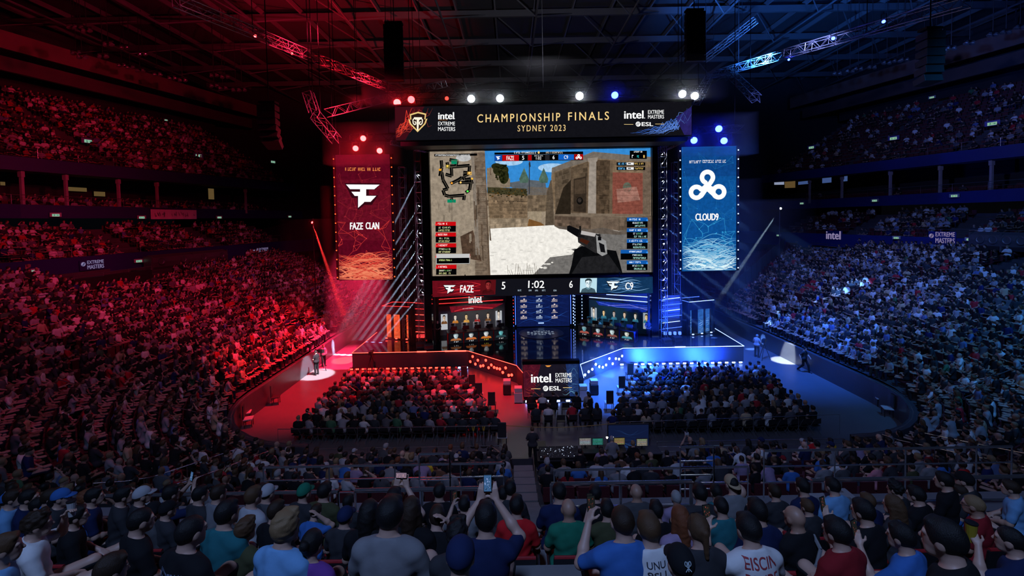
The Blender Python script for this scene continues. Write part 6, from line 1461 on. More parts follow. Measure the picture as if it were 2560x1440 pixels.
def seat_row(path, z_of, occ, sgn, skip=lambda s, x, y: False, step=.53):
    pts = [Vector((p[0], p[1])) for p in path]; uu = [p[2] for p in path]; s = .3; acc = 0
    for i in range(len(pts)-1):
        L = (pts[i+1]-pts[i]).length
        while s <= acc+L:
            t = (s-acc)/L; p = pts[i].lerp(pts[i+1], t); u = lerp(uu[i], uu[i+1], t); tg = (pts[i+1]-pts[i]).normalized()
            nrm = Vector((tg.y, -tg.x)); nrm = -nrm if nrm.dot(Vector((2.8, 34))-p) < 0 else nrm
            q = p-nrm*.55; z = z_of(u)
            d = F-q; yn = math.atan2(-nrm.x, nrm.y); yf = math.atan2(-d.x, d.y); dy = (yf-yn+PI) % (2*PI)-PI
            if not skip(s, q.x, q.y) and q.y > -1:
                SPTS.append((q.x, q.y, z, yn, 0, 1.0))
                o_ = occ(q.x, q.y) if callable(occ) else occ
                if rnd.random() < o_: jx = rnd.uniform(-.08, .12); PTS.append((q.x+nrm.x*jx, q.y+nrm.y*jx, z, yn+dy*.55+rnd.uniform(-.5, .5), rnd.choices(range(8), [34, 3, 16, 10, 9, 14, 8, 2])[0], rnd.uniform(.92, 1.08)))
            s += step
        acc += L
def visible(x, y, z):
    if y < 1: return False
    return abs(x)/y < 1.30
for kind, sgn, d, path in ROWS:
    if kind == 'low':
        if d > 21.6: continue
        ais = lambda s, x, y: (s % 13.0) < 1.0 or not visible(x, y, 0)
        far_cut = 47+1.1*d; occ = lambda x, y: 0 if y > far_cut else .94
        if sgn > 0: occ = lambda x, y: 0 if y > 43+.95*d else .93
        hole = lambda s, x, y, d=d, sgn=sgn, ais=ais: ais(s, x, y) or (d > 16.5 and ((sgn < 0 and 37.5 < y < 56.5 and d > 18.2) or (sgn < 0 and 33 < y < 43 and d > 16.4) or (sgn > 0 and 33 < y < 36.5) or (sgn > 0 and 52 < y < 61 and d > 17.5)))
        seat_row(path, lambda u, d=d: zlow(d, u), occ, sgn, hole)
    elif kind == 'mid':
        seat_row(path, lambda u, d=d: zmid(d, u), (lambda x, y: .84) if sgn < 0 else (lambda x, y: .70 if y < 52 else .35), sgn, lambda s, x, y: (s % 11.0) < 2.6 or not visible(x, y, 0))
    else:
        seat_row(path, lambda u, d=d: zupp(d, u), (lambda x, y: .86) if sgn < 0 else (lambda x, y: .62 if y < 46 else .28), sgn, lambda s, x, y: (s % 12.0) < 1.4 or not visible(x, y, 0))
for sgn in (-1, 1):
    for d in (28.0, 28.9, 29.8):
        seat_row(bowl_path(sgn, d, .2, 68), lambda u, d=d: 12.4+(d-28)*.3, .62 if sgn < 0 else .03, sgn, lambda s, x, y: (s % 6) < .8 or not visible(x, y, 0))
# audience on the arena floor, in two raked blocks of chairs
FCH = []
for k in range(10):
    Y = lerp(21.75, 28.7, k/9)
    for nm, xa, xb in (('red', -10.95, lerp(-1.0, -3.9, k/9)), ('blue', lerp(4.9, 8.3, k/9), lerp(15.0, 16.2, k/9))):
        n = int((xb-xa)/.54)
        for j in range(n+1):
            x = lerp(xa, xb, j/n); d = F-Vector((x, Y)); yw = math.atan2(-d.x, d.y)*.35
            FCH.append((x, Y, 0, yw, 0, 1.0, nm, k, j))
            if rnd.random() < .95: PTS.append((x, Y+.03, 0, yw+rnd.uniform(-.3, .3), rnd.choices(range(8), [30, 4, 16, 9, 6, 14, 7, 3])[0], rnd.uniform(.94, 1.06)))
for k in range(2):
    for j in range(6):
        x = lerp(.9, 4.1, j/5)+.2*k; Y = 24.2-1.5*k; FCH.append((x, Y, 0, 0, 0, 1.0, 'thrust', k, j))
        if (j+k) % 4 != 3: PTS.append((x, Y+.03, 0, rnd.uniform(-.2, .2), rnd.randrange(8), 1.0))
# the outer ends of the front block, its last row and the rear rows that nobody is singled out in
for k, d in enumerate(AD[:6]):
    Yh, z = EY-d-.55, zend(d)
    for x, Y, zz in [c for c in CHAIRS_A if abs(c[1]-Yh) < .01]: SPTS.append((x, Y, zz, 0, 0, 1.0))
scatter('crowd', PTS, VAR, 'packed seated crowd filling the stands and the floor blocks', 'crowd')
scatter('arena_seats', SPTS, SV, 'dark red stand seats under and between the crowd', 'seats')
scatter('floor_chairs', [c[:6] for c in FCH if not (c[7] <= 1 and c[6] != 'thrust')], SF, 'black folding chairs of the floor blocks ahead of the two rear rows', 'chairs')
# rear two rows of each floor block and the thrust group: each chair a thing
ch0 = empty('folding_chair')
MB().box((0, .0, .44), (.42, .40, .03)).build('seat', MATS['chair_black'], ch0, bevel=.01); MB().box((0, -.22, .70), (.42, .03, .26)).build('backrest', MATS['chair_black'], ch0, bevel=.01)
for sx in (-.2, .2):
    MB().tube((sx, -.24, .84), (sx, .2, .0), .012, n=6).build('leg', STEEL, ch0); MB().tube((sx, .16, .43), (sx, -.24, .0), .012, n=6).build('leg', STEEL, ch0)
first = True
for c in FCH:
    if c[7] <= 1 and c[6] != 'thrust':
        o = ch0 if first else copy_tree(ch0); first = False; o.location = c[:3]; o.rotation_euler = (0, 0, c[3])
        tag(o, 'black folding chair %s from the outer end, %s row of the %s floor block' % (NTH[c[8]] if c[6] == 'red' else NTH[min(29, 30-c[8]) if 30-c[8] < 30 else 29] if False else NTH[c[8]].replace('outer', 'outer'), ['rearmost', 'second rearmost'][c[7]], c[6]) if c[6] == 'red' else 'black folding chair %s from the inner end, %s row of the blue floor block' % (NTH[c[8]], ['rearmost', 'second rearmost'][c[7]]), 'chair', 'folding chairs in the rear rows of the floor blocks')
# ------------------------------------------------------------------ rails, signs and gear round the hall
def rail(pts, label, h=1.0, posts=None, bars=2, name='guard_rail', group=None, r=.024, gap=1.6, mat=STEEL, cat='railing'):
    """pts: the rail's foot line; posts are parts of their own"""
    pts = [Vector(p) for p in pts]; t = empty(name, pts[0]); tag(t, label, cat, group); o = pts[0]
    up = Vector((0, 0, h)); MB().path([p+up-o for p in pts], r, 8).build('top_rail', mat, t)
    for b in range(1, bars):
        MB().path([p+up*(b/bars)-o for p in pts], r*.6, 6).build('lower_bar', mat, t)
    L = 0; nxt = 0
    for a, b in zip(pts, pts[1:]):
        d = (b-a).length
        while nxt <= L+d+1e-6:
            p = a.lerp(b, (nxt-L)/d); MB().tube(p-o, p+up-o, r*.62, n=6).build('post', mat, t); nxt += gap
        L += d
    p = pts[-1]; MB().tube(p-o, p+up-o, r*.62, n=6).build('post', mat, t); return t
zp = 5.42
rail([(-9, 7.72, zp-.02), (-3.2, 7.72, zp-.02)], 'shiny platform rail along the red side of the near rows', .78, bars=2, r=.035, gap=1.45)
rail([(-2.9, 7.72, zp-.02), (-.5, 7.72, zp-.02)], 'shiny platform rail between the green cap and the rail gate', .80, bars=2, r=.035, gap=1.2)
rail([(.62, 7.72, zp-.02), (3.15, 7.72, zp-.02)], 'shiny platform rail from the stairs past the bald heads', .85, bars=2, r=.035, gap=1.25)
rail([(5.3, 7.72, zp-.02), (9.6, 7.72, zp-.02)], 'shiny platform rail on the outer blue side', .84, bars=2, r=.032, gap=1.45)
rail([(-5.0, 8.52, zp-.02), (-.25, 8.52, zp-.02)], 'outer platform rail over the front block, red half', .80, bars=3, gap=1.3)
rail([(4.9, 8.52, zp-.02), (9.8, 8.52, zp-.02)], 'outer platform rail over the front block, blue half', .95, bars=3, gap=1.4)
rail([(.75, 8.55, zp-.02), (4.6, 8.55, zp-.02)], 'outer platform rail beside the stairs, blue half', .62, bars=2, gap=1.3)
rail([(-1.9, 8.45, zp-.02), (-1.3, 8.45, zp-.02)], 'raised rail gate on the platform, red half', 1.05, bars=2, gap=.6, name='rail_gate')
rail([(3.2, 8.4, zp-.02), (3.85, 8.4, zp-.02)], 'raised rail gate on the platform, blue half', 1.12, bars=4, gap=.65, name='rail_gate')
BOXG = M('box_grey', (.26, .26, .28), .6, var=.15)
t = empty('concrete_box', (5.25, 7.35, 5.40)); tag(t, 'grey box bay jutting from the platform on the blue side', 'bay'); MB().box((0, 0, .4), (.8, .12, .8)).build('front_panel', BOXG, t); MB().box((.45, -.02, .4), (.1, .4, .8)).build('side_panel', BOXG, t)
# rails down in the front block and floor barriers
rail([(XA0+.4, 18.93, .5), (-.6, 18.93, .5)], 'front rail of the front block, red half', .62, bars=2, gap=2.2, r=.02)
rail([(6.2, 18.93, .5), (XA1-.3, 18.93, .5)], 'front rail of the front block, blue half', .66, bars=3, gap=2.2, r=.02)
rail([(-11.6, 21.1, 0), (-.7, 21.05, 0)], 'rope barrier behind the red floor block', 1.0, bars=1, gap=1.95, name='rope_barrier', r=.016, cat='barrier')
rail([(4.9, 21.2, 0), (16.2, 21.6, 0)], 'rope barrier behind the blue floor block', 1.0, bars=1, gap=2.3, name='rope_barrier', r=.016, cat='barrier')
def cable(pts, label): tag(MB().path(pts, .018, 5).build('barrier_cable', M('cable_yellow', (.30, .20, .06), .5)), label, 'cable')
n = 14; cable([(lerp(-.7, 4.9, k/n), 21.1, 1.0-.16*math.sin(PI*k/n)) for k in range(n+1)], 'slack cable strung between the two rope barriers')
for x, lab in ((-1.55, 'nearer the stairs'), (-2.05, 'further from the stairs')):
    t = empty('barrier_post', (x, 21.0, 0)); tag(t, 'yellow-topped barrier post %s' % lab, 'post'); MB().tube((0, 0, .02), (0, 0, .85), .03).build('pole', STEEL, t); MB().lathe([(.16, 0), (.16, .02), (.03, .03)], n=14).build('foot', DARKM, t)
    mb = MB()
    for k in range(6): mb.tube((.03*math.cos(k), .03*math.sin(k), .80), (.07*math.cos(k*1.3), .07*math.sin(k*1.3), 1.0), .014, n=5)
    mb.build('ribbon', M('ribbon_yellow', (.5, .33, .03), .7), t)
# corner stair rails
def hillz(x, y):
    cx = WL+R0 if x < 2 else WR-R0
    if y >= 25: d = (WL-x) if x < 2 else (x-WR); return zside(max(0, d))
    if XA0 <= x <= XA1: return zend(max(0, EY-y))
    vx, vy = x-cx, y-25; d = math.hypot(vx, vy)-R0; u = abs(math.atan2(-vy, abs(vx)))/(PI/2); return zlow(max(0, d), u)
def hrail(a, b, label, n=7, h=.95):
    P = [(lerp(a[0], b[0], k/n), lerp(a[1], b[1], k/n), hillz(lerp(a[0], b[0], k/n), lerp(a[1], b[1], k/n))) for k in range(n+1)]
    rail(P, label, h, bars=2, gap=1.7, r=.02)
hrail((-10.6, 13.2), (-10.2, 18.6), 'stair rail climbing the red-side corner, inner one'); hrail((-12.0, 12.2), (-11.4, 18.4), 'stair rail climbing the red-side corner, outer one')
hrail((-21, 20.0), (-13.4, 20.4), 'rail dividing the red corner seats'); hrail((16.2, 13.2), (15.8, 18.6), 'stair rail climbing the blue-side corner, inner one'); hrail((17.8, 12.2), (17.2, 18.4), 'stair rail climbing the blue-side corner, outer one'); hrail((27.5, 21.6), (19.6, 20.6), 'rail dividing the blue corner seats')
# tier rails along both sides
for sgn, nm in ((-1, 'red'), (1, 'blue')):
    for d, z, cv, far, lab in ((22.3, 8.5, .14, 64, 'top of the lowest purple fascia'), (27.5, 13.1, .2, 64, 'top of the middle fascia'), (28.4, 17.3, .28, 66, 'top of the upper fascia')):
        P = [(p[0], p[1], z-.02) for p in bowl_path(sgn, d, cv, far) if p[1] > 24]; rail(P, 'thin tier rail on the %s, %s side' % (lab, nm), .85, bars=2, gap=3.0, r=.025, name='tier_rail')
    P = [(p[0], p[1], 1.3) for p in bowl_path(sgn, .12, .03, 60)]; tag(MB().path(P, .035, 6).build('wall_cap', STEEL), 'bright cap rail along the curved floor wall, %s side' % nm, 'rail')
def onside(px, py, sgn, d, conv):
    best = None; Y = 24.0
    while Y < 72:
        p = at(px, py, Y); e_ = abs(p.x-side_x(sgn, Y, d, conv))
        if best is None or e_ < best[0]: best = (e_, p)
        Y += .1
    return best[1]
SIGNW = EM('sign_letters', (.62, .50, .80), .55); EXITG = EM('exit_green', (.05, .9, .45), 1.3); SIGNB = M('sign_case', (.10, .10, .13), .5)
def exit_sign(px, py, sgn, d, conv, label, s=.62, tilt=False):
    p = onside(px, py, sgn, d-.35, conv); rz = -sgn*PI/2*.72; t = empty('exit_sign', p, rz); tag(t, label, 'exit sign')
    MB().box((0, .1, 0), (1.3*s, .14, .62*s)).build('case', M('sign_white', (.30, .30, .34), .5) if not tilt else M('sign_violet', (.10, .08, .30), .5), t, bevel=.02)
    c = Canvas([(0, 0), (60, 0), (60, 28), (0, 28)], .8*s, .36*s); c.back((.55, 1, .72)); c.up(); c.oval(18, 7, 3, 3.4, (.02, .35, .18)); c.line([(18, 10), (17, 18), (12, 25)], 3, (.02, .35, .18)); c.line([(17, 18), (23, 24)], 3, (.02, .35, .18)); c.line([(12, 13), (18, 11), (24, 15)], 2.4, (.02, .35, .18)); c.poly([(34, 12), (44, 12), (44, 7), (54, 14), (44, 21), (44, 16), (34, 16)], (.02, .35, .18))
    o = c.mb.build('lit_face', SCREEN('exit_face', .42), t); o.location = (0, .024, -.06*s)
    MB().box((0, .9, .2*s), (.1, 1.6, .1)).build('bracket', DARKM, t); return t
for k, (px, py) in enumerate(((140, 537), (355, 543), (549, 543), (725, 541))): exit_sign(px, py, -1, 27.4, .2, 'green exit sign under the middle fascia, red side, %s from the edge' % NTH[k])
for k, (px, py) in enumerate(((82, 678), (348, 652))): exit_sign(px, py, -1, 22.2, .14, 'green exit sign on the purple fascia, %s' % ['above the doorway at the red-side edge', 'beside the hooded balcony'][k], .6)
for k, (px, py) in enumerate(((222, 352), (497, 388), (683, 404))): exit_sign(px, py, -1, 33, .28, 'lit exit board over the upper red stand doorway, %s from the edge' % NTH[k], .9, True)
for k, (px, py) in enumerate(((2385, 489), (2186, 501), (2004, 508))): exit_sign(px, py, 1, 27.4, .2, 'green exit sign under the middle fascia, blue side, %s from the edge' % NTH[k])
for k, (px, py) in enumerate(((2424, 598), (2240, 594), (1945, 588))): exit_sign(px, py, 1, 22.2, .14, 'green exit sign on the blue fascia, %s from the edge' % NTH[k], .55)
for k, (px, py) in enumerate(((2480, 308), (2233, 345), (2028, 368))): exit_sign(px, py, 1, 33, .28, 'lit exit board over the upper blue stand doorway, %s from the edge' % NTH[k], .9, True)
exit_sign(2329, 243, 1, 42.2, .28, 'small exit sign high on the dark back wall, blue side', .6); exit_sign(416, 300, -1, 42.2, .28, 'small exit sign high on the dark back wall, red side', .5)
def fascia_board(px0, py0, px1, py1, sgn, label, draw):
    a = onside(px0, py1, sgn, 22.05, .14); b = onside(px1, py1, sgn, 22.05, .14); W = math.hypot(b.x-a.x, b.y-a.y); rz = math.atan2(b.y-a.y, b.x-a.x); H = W*(py1-py0)/(px1-px0)*.62
    H = min(1.6, (onside((px0+px1)/2, py0, sgn, 22.05, .14).z-a.z)); m = (a+b)/2; t = empty('fascia_lettering', (m.x, m.y, m.z+H/2+.2), rz); tag(t, label, 'sign lettering')
    c = Canvas([(0, 0), (100, 0), (100, 100*H/W), (0, 100*H/W)], W, H); draw(c, 100*H/W); c.mb.build('letters', SCREEN('fascia_led', .42), t); MB().box((0, .06, 0), (W*1.02, .04, H*1.02)).build('backing', FASCIA if sgn < 0 else FASCIAB, t)
LV = (.55, .45, .8)
fascia_board(2064, 582, 2104, 603, 1, 'pale single-word lettering on the blue fascia', lambda c, h: c.text('intel', 2, 2, 94, h*.96, LV, .03))
def eb(c, h):
    c.oval(12, h*.35, 9, 9, LV); c.up(); c.line([(7, h*.5), (16, h*.2)], 2.4, (.02, .03, .15)); c.line([(11, h*.5), (18, h*.26)], 2.4, (.02, .03, .15)); c.text('EXTREME', 28, 2, 98, h*.38, LV, .01); c.text('MASTERS', 28, h*.5, 98, h*.9, LV, .01)
fascia_board(2320, 586, 2388, 616, 1, 'pale round mark and two-line lettering on the blue fascia', eb); fascia_board(202, 652, 262, 680, -1, 'pale round mark and two-line lettering on the purple fascia', eb)
fascia_board(626, 620, 672, 642, -1, 'pale three-part lettering on the purple fascia near the stage', lambda c, h: (c.text('intel', 1, 2, 40, h*.6, LV, .03), c.text('EXTREME', 46, 2, 99, h*.30, LV), c.text('MASTERS', 46, h*.36, 99, h*.64, LV), c.scribble(20, h*.76, 80, h*.95, LV)))
# cloth banner on the middle fascia
a = onside(377, 536, -1, 27.28, .2); b = onside(492, 536, -1, 27.28, .2); W = math.hypot(b.x-a.x, b.y-a.y); t = empty('cloth_banner', (a+b)/2, math.atan2(b.y-a.y, b.x-a.x)); tag(t, 'hand-painted white cloth banner hanging on the middle red-side fascia', 'banner')
mb = MB(); n = 24; vs = []
for k in range(n+1): x = lerp(-W/2, W/2, k/n); y = .05*math.sin(k*1.1); vs += [(x, y, -.55), (x, y*.4, .55)]
mb.add(vs, [(2*k, 2*k+2, 2*k+3, 2*k+1) for k in range(n)]); mb.build('cloth', M('banner_cloth', (.62, .58, .60), .9), t)
c = Canvas([(0, 0), (120, 0), (120, 20), (0, 20)], W, 1.1); r = random.Random(5)
for x in range(8, 112, 6):
    if r.random() < .75: c.line([(x, 6+r.uniform(-2, 3)), (x+r.uniform(-1, 4), 13+r.uniform(-3, 3)), (x+r.uniform(0, 5), 6+r.uniform(0, 6))], .8, (.05, .04, .06))
o = c.mb.build('lettering', M('banner_paint', (.05, .04, .06), .8), t); o.location = (0, -.09, 0)
# hooded balconies with portholes
def hood(px0, px1, py, sgn, label):
    a = onside(px0, py, sgn, 21.2, .14); b = onside(px1, py, sgn, 21.2, .14); W = math.hypot(b.x-a.x, b.y-a.y); rz = math.atan2(b.y-a.y, b.x-a.x); t = empty('hooded_balcony', (a+b)/2, rz); tag(t, label, 'balcony'); m = M('hood_metal', (.10, .09, .10), .4, .3)
    mb = MB(); P = [(0, -.9), (-.35, -.5), (-.45, .0), (-.3, .45), (.2, .7)]; vs = [(-W/2, y, z) for y, z in P]+[(W/2, y, z) for y, z in P]; mb.add(vs, [(i, i+1, 6+i, 5+i) for i in range(4)]); mb.build('hood', m, t)
    n = max(4, int(W/1.9))
    for k in range(n): MB().lathe([(.30, -.04), (.36, .02), (.28, .03), (.27, -.02)], (lerp(-W/2+.9, W/2-.9, k/(n-1)), -.47, .05), 16, Matrix.Rotation(PI/2, 3, 'X')).build('porthole_ring', STEEL, t)
    for s_ in (-1, 0, 1): MB().box((s_*W/2, .1, -.2), (.14, .9, 1.6)).build('rib', m, t)
hood(372, 562, 646, -1, 'hooded balcony with a row of portholes on the red side'); hood(2432, 2600, 601, 1, 'hooded balcony with a row of portholes on the blue side')
# press boxes let into the top of the lower tier
def press_box(px0, px1, py, sgn, d, h, label, mat, panel=None):
    a = onside(px0, py, sgn, d, .03); b = onside(px1, py, sgn, d, .03); W = math.hypot(b.x-a.x, b.y-a.y); rz = math.atan2(b.y-a.y, b.x-a.x); z = zside(d)-.1
    t = empty('press_box', ((a.x+b.x)/2, (a.y+b.y)/2, z), rz); tag(t, label, 'press box'); MB().box((0, 0, h/2), (W, .14, h)).build('front_wall', mat, t)
    for s_ in (-1, 1): MB().box((s_*W/2, .9, h/2), (.12, 1.8, h)).build('side_wall', mat, t)
    MB().box((0, .25, h+.03), (W, .6, .05)).build('counter', mat, t)
    MB().tube((-W/2, -.02, h+.35), (W/2, -.02, h+.35), .022).build('top_rail', STEEL, t)
    for k in range(4): MB().tube((lerp(-W/2, W/2, k/3), -.02, h), (lerp(-W/2, W/2, k/3), -.02, h+.35), .02, n=5).build('rail_post', STEEL, t)
    if panel:
        for k in range(5): MB().box((lerp(-W/2, W/2, (k+.5)/5), -.08, h/2), (W/5-.15, .03, h*.7)).build('panel', panel, t)
press_box(186, 380, 712, -1, 17.6, 1.1, 'black walled press box below the hooded balcony, red side', BLACK)
press_box(0, 130, 760, -1, 15.8, .8, 'press bench with pale streaked panels at the red-side edge', BLACK, M('bench_panel', (.20, .19, .21), .4, var=.5))
press_box(2030, 2156, 655, 1, 18.5, .8, 'press bench with pale panels below the single-word lettering, blue side', BLACK, M('bench_panel_blue', (.16, .22, .30), .4, var=.4))
NETM = M('net_cloth', (.06, .07, .07), .8, var=.4, scale=3); t = empty('stand_end_screen', (0, 0, 0)); tag(t, 'sloping mesh screen closing the end of the blue-side lower stand', 'screen wall')
mb = MB(); Pn = []
for k in range(12):
    d = lerp(1.5, 17, k/11); y = 43.6+.95*d; x = side_x(1, y, d, .03); Pn.append((x, y, zside(d)))
for (x, y, z) in Pn: MB().tube((x, y, z), (x, y, z+2.0), .03, n=5).build('post', DARKM, t)
vs = [q for (x, y, z) in Pn for q in ((x, y, z), (x, y, z+1.9))]; mb.add(vs, [(2*k, 2*k+2, 2*k+3, 2*k+1) for k in range(11)]); mb.build('mesh_cloth', NETM, t); MB().path([(x, y, z+1.95) for x, y, z in Pn], .03, 5).build('top_rail', STEEL, t)
# box fronts: posts, warm lit rooms, screens
WARM = EM('room_light', (1, .62, .22), .10); BLUS = EM('room_screen', (.12, .22, .6), .35)
for k, px in enumerate((55, 165, 296, 392, 613)):
    p = onside(px, 470, -1, 28.6, .25); t = empty('box_post', (p.x, p.y, 12.6)); tag(t, 'pale post between the hospitality boxes, red side, %s from the edge' % NTH[k], 'post', 'posts of the red-side boxes'); MB().box((0, 0, 1.8), (.22, .22, 3.6)).build('shaft', SOFFIT, t); MB().box((0, 0, 3.2), (.34, .3, .5)).build('bracket', SOFFIT, t)
for k, (px, py) in enumerate(((2479, 423), (2351, 435), (2226, 448), (2105, 458), (2024, 468))):
    p = onside(px, py, 1, 28.6, .25); t = empty('box_post', (p.x, p.y, 12.6)); tag(t, 'pale post between the hospitality boxes, blue side, %s from the edge' % NTH[k], 'post', 'posts of the blue-side boxes'); MB().box((0, 0, 1.8), (.22, .22, 3.6)).build('shaft', SOFFIT, t); MB().box((0, 0, 3.2), (.34, .3, .5)).build('bracket', SOFFIT, t)
def room_lamp(px0, py0, px1, py1, sgn, mat, label, name='room_lamp'):
    a = onside(px0, py1, sgn, 32.3, .2); b = onside(px1, py0, sgn, 32.3, .2); W = math.hypot(b.x-a.x, b.y-a.y); t = empty(name, (a+b)/2, math.atan2(b.y-a.y, b.x-a.x)); tag(t, label, 'lit panel'); MB().box((0, 0, 0), (W, .08, abs(b.z-a.z))).build('panel', mat, t); MB().box((0, .08, 0), (W+.1, .06, abs(b.z-a.z)+.1)).build('frame', BLACK, t); MB().box((0, .45, 0), (.3, .7, .2)).build('bracket', BLACK, t)
room_lamp(172, 470, 216, 477, -1, WARM, 'warm lit shelf in the box with the glowing bar, red side'); room_lamp(236, 480, 262, 490, -1, WARM, 'amber glow low in the lit box, red side'); room_lamp(522, 472, 534, 498, -1, WARM, 'amber doorway light in a dark box, red side'); room_lamp(2, 455, 12, 463, -1, WARM, 'small warm lamp at the red-side box edge')
room_lamp(1936, 450, 1960, 462, 1, EM('room_white', (.6, .7, 1), .4), 'white lit counter in a box, blue side'); room_lamp(1962, 450, 1988, 470, 1, WARM, 'warm doorway light in a box, blue side'); room_lamp(2056, 442, 2078, 458, 1, BLUS, 'wall screen in a box nearest the stage, blue side', 'room_screen'); room_lamp(2104, 440, 2118, 454, 1, BLUS, 'second wall screen in a box, blue side', 'room_screen'); room_lamp(1996, 452, 2020, 462, 1, BLUS, 'blue lit counter next to the warm doorway', 'room_screen')
# follow spots
for px, py, Y, kd, lab in ((780, 556, 40, 'hotred', 'red follow spot beam source at the red-side boxes'), (1952, 521, 44, 'white', 'white follow spot beam source at the blue-side boxes')):
    p = at(px, py, Y); stage_lamp(p, (2, 36, 6), kd, .10, lab, hang=.3, cat='follow spot', name='follow_spot'); t = empty('spot_mast', (p.x, p.y, 0)); tag(t, 'mast carrying the '+lab, 'mast'); MB().tube((0, .2, 0), (0, .2, p.z+.4), .05).build('pole', DARKM, t); MB().box((0, .1, p.z+.28), (.1, .3, .08)).build('arm', DARKM, t)
# aisle furniture on the floor
WHP = M('plastic_white_or_lit', (.42, .42, .44), .5)
def high_chair(px, py, label, lit=None, rz=0):
    p = on(px, py, 0); t = empty('high_chair', p, rz); tag(t, label, 'chair'); MB().box((0, 0, .45), (.5, .45, .06)).build('seat', WHP if lit else M('plastic_black', (.02, .02, .022), .5), t, bevel=.015); MB().box((0, -.22, .85), (.42, .06, .75)).build('backrest', MATS.get('plastic_black') or BLACK, t, bevel=.03)  # lit seats get white plastic: their brightness is put into the colour
    for sx in (-.2, .2):
        for sy in (-.18, .18): MB().tube((sx, sy, 0), (sx, sy, .43), .018, n=6).build('leg', DARKM, t)
M('plastic_black', (.02, .02, .022), .5)
for k, (px, py, lit) in enumerate(((1162, 957, 1), (1181, 980, 1), (1198, 1003, 1), (1230, 1028, 0), (1256, 1112, 1))): high_chair(px, py, 'empty tall-backed chair %s along the red aisle, counted from the stage' % NTH[k], lit)
for k, (px, py, lit) in enumerate(((1574, 950, 0), (1553, 985, 1), (1523, 1025, 1))): high_chair(px, py, 'empty tall-backed chair %s along the blue aisle, counted from the stage' % NTH[k], lit)
for k, (px, py, lab, rz) in enumerate(((622, 1066, 'pale stacking chair by the red-side wall end, front one', -1.2), (617, 1050, 'pale stacking chair by the red-side wall end, rear one', -1.2), (2218, 1040, 'pale stacking chair by the blue-side wall end, front one', 1.2), (2200, 1014, 'pale stacking chair by the blue-side wall end, rear one', 1.2), (2060, 930, 'small pale chair against the blue-side wall', 1.3), (690, 1010, 'dark chair against the red-side wall', -1.3))):
    high_chair(px, py, lab, 'dark' not in lab, rz)
for px, py, lab in ((1268, 985, 'small lit cart on the red side of the thrust screen'), (1485, 985, 'small lit cart on the blue side of the thrust screen'), (1296, 1005, 'pale stacked boxes at the red side of the thrust screen'), (1458, 1000, 'pale stacked boxes at the blue side of the thrust screen')):
    p = on(px, py, 0); t = empty('floor_cart', p); tag(t, lab, 'cart'); MB().box((0, 0, .35), (.5, .5, .6)).build('case', WHP if 'boxes' in lab else BLACK, t, bevel=.02); MB().box((0, 0, .8), (.46, .46, .26)).build('top_case', WHP, t, bevel=.02)
    for sx in (-.2, .2):
        for sy in (-.2, .2): MB().lathe([(.04, -.02), (.045, 0), (.04, .02)], (sx, sy, .045), 8, Matrix.Rotation(PI/2, 3, 'Y')).build('wheel', DARKM, t)
# broadcast cameras
def tv_camera(px, py, Y, label, rz):
    p = at(px, py, Y); t = empty('tripod_camera', (p.x, Y, 0), rz); tag(t, label, 'camera')
    for k in range(3): a = k*2*PI/3+.5; MB().tube((0, 0, 1.25), (.45*math.cos(a), .45*math.sin(a), .0), .025, n=6).build('leg', DARKM, t)
    MB().box((0, 0, 1.45), (.22, .5, .26)).build('camera_body', BLACK, t, bevel=.02); MB().lathe([(.07, .25), (.08, .5), (.09, .55)], (0, 0, 1.45), 12, Matrix.Rotation(-PI/2, 3, 'X')).build('camera_lens', DARKM, t); MB().tube((0, 0, 1.25), (0, 0, 1.33), .06).build('pan_head', DARKM, t)
tv_camera(1910, 850, 33.2, 'tripod camera beside the person at the blue stage corner', -.8); tv_camera(803, 888, 32.6, 'tripod camera in the white spotlight pool', 1.2); tv_camera(928, 905, 31.95, 'tripod camera below the red stage front, outer one', 0)
# control desks at the foot of the stairs
DK = M('desk_black', (.015, .015, .017), .5)
def desk(x, y, w_, d_, h_, label):
    t = empty('control_desk', (x, y, 0)); tag(t, label, 'desk'); MB().box((0, 0, h_-.03), (w_, d_, .06)).build('desk_top', DK, t, bevel=.01)
    for s_ in (-1, 1): MB().box((s_*(w_/2-.03), 0, (h_-.06)/2), (.05, d_*.9, h_-.06)).build('side_panel', DK, t)
    MB().box((0, d_/2-.03, (h_-.06)/2), (w_*.94, .04, h_-.08)).build('front_panel', DK, t); return t
desk(1.85, 18.45, 1.9, .8, .9, 'black mixing desk table nearest the stairs'); desk(3.85, 18.85, 1.9, .7, .95, 'black table with lit monitors in the control area'); desk(5.6, 18.7, 1.3, .7, .95, 'black table at the far end of the control area')
t = empty('mixing_console', (1.85, 18.45, .9)); tag(t, 'sound mixing console with rows of small lit keys', 'mixing console'); MB().add([(-.85, -.35, 0), (.85, -.35, 0), (.85, .35, 0), (-.85, .35, 0), (-.85, -.35, .08), (.85, -.35, .08), (.85, .35, .22), (-.85, .35, .22)], [(0, 3, 2, 1), (4, 5, 6, 7), (0, 1, 5, 4), (1, 2, 6, 5), (2, 3, 7, 6), (3, 0, 4, 7)]).build('chassis', DARKM, t)
r = random.Random(3); mbk = MB(); mbl = MB()
for k in range(150):
    x, y = r.uniform(-.8, .8), r.uniform(-.32, .32); z = .08+(y+.35)/.7*.14; (mbl if r.random() < .16 else mbk).box((x, y, z+.012), (.022, .018, .018))
mbk.build('key_buttons', M('key_grey', (.2, .2, .22), .5), t); mbl.build('lit_key_buttons', EM('key_lit', (.7, .8, 1), 1.2), t)
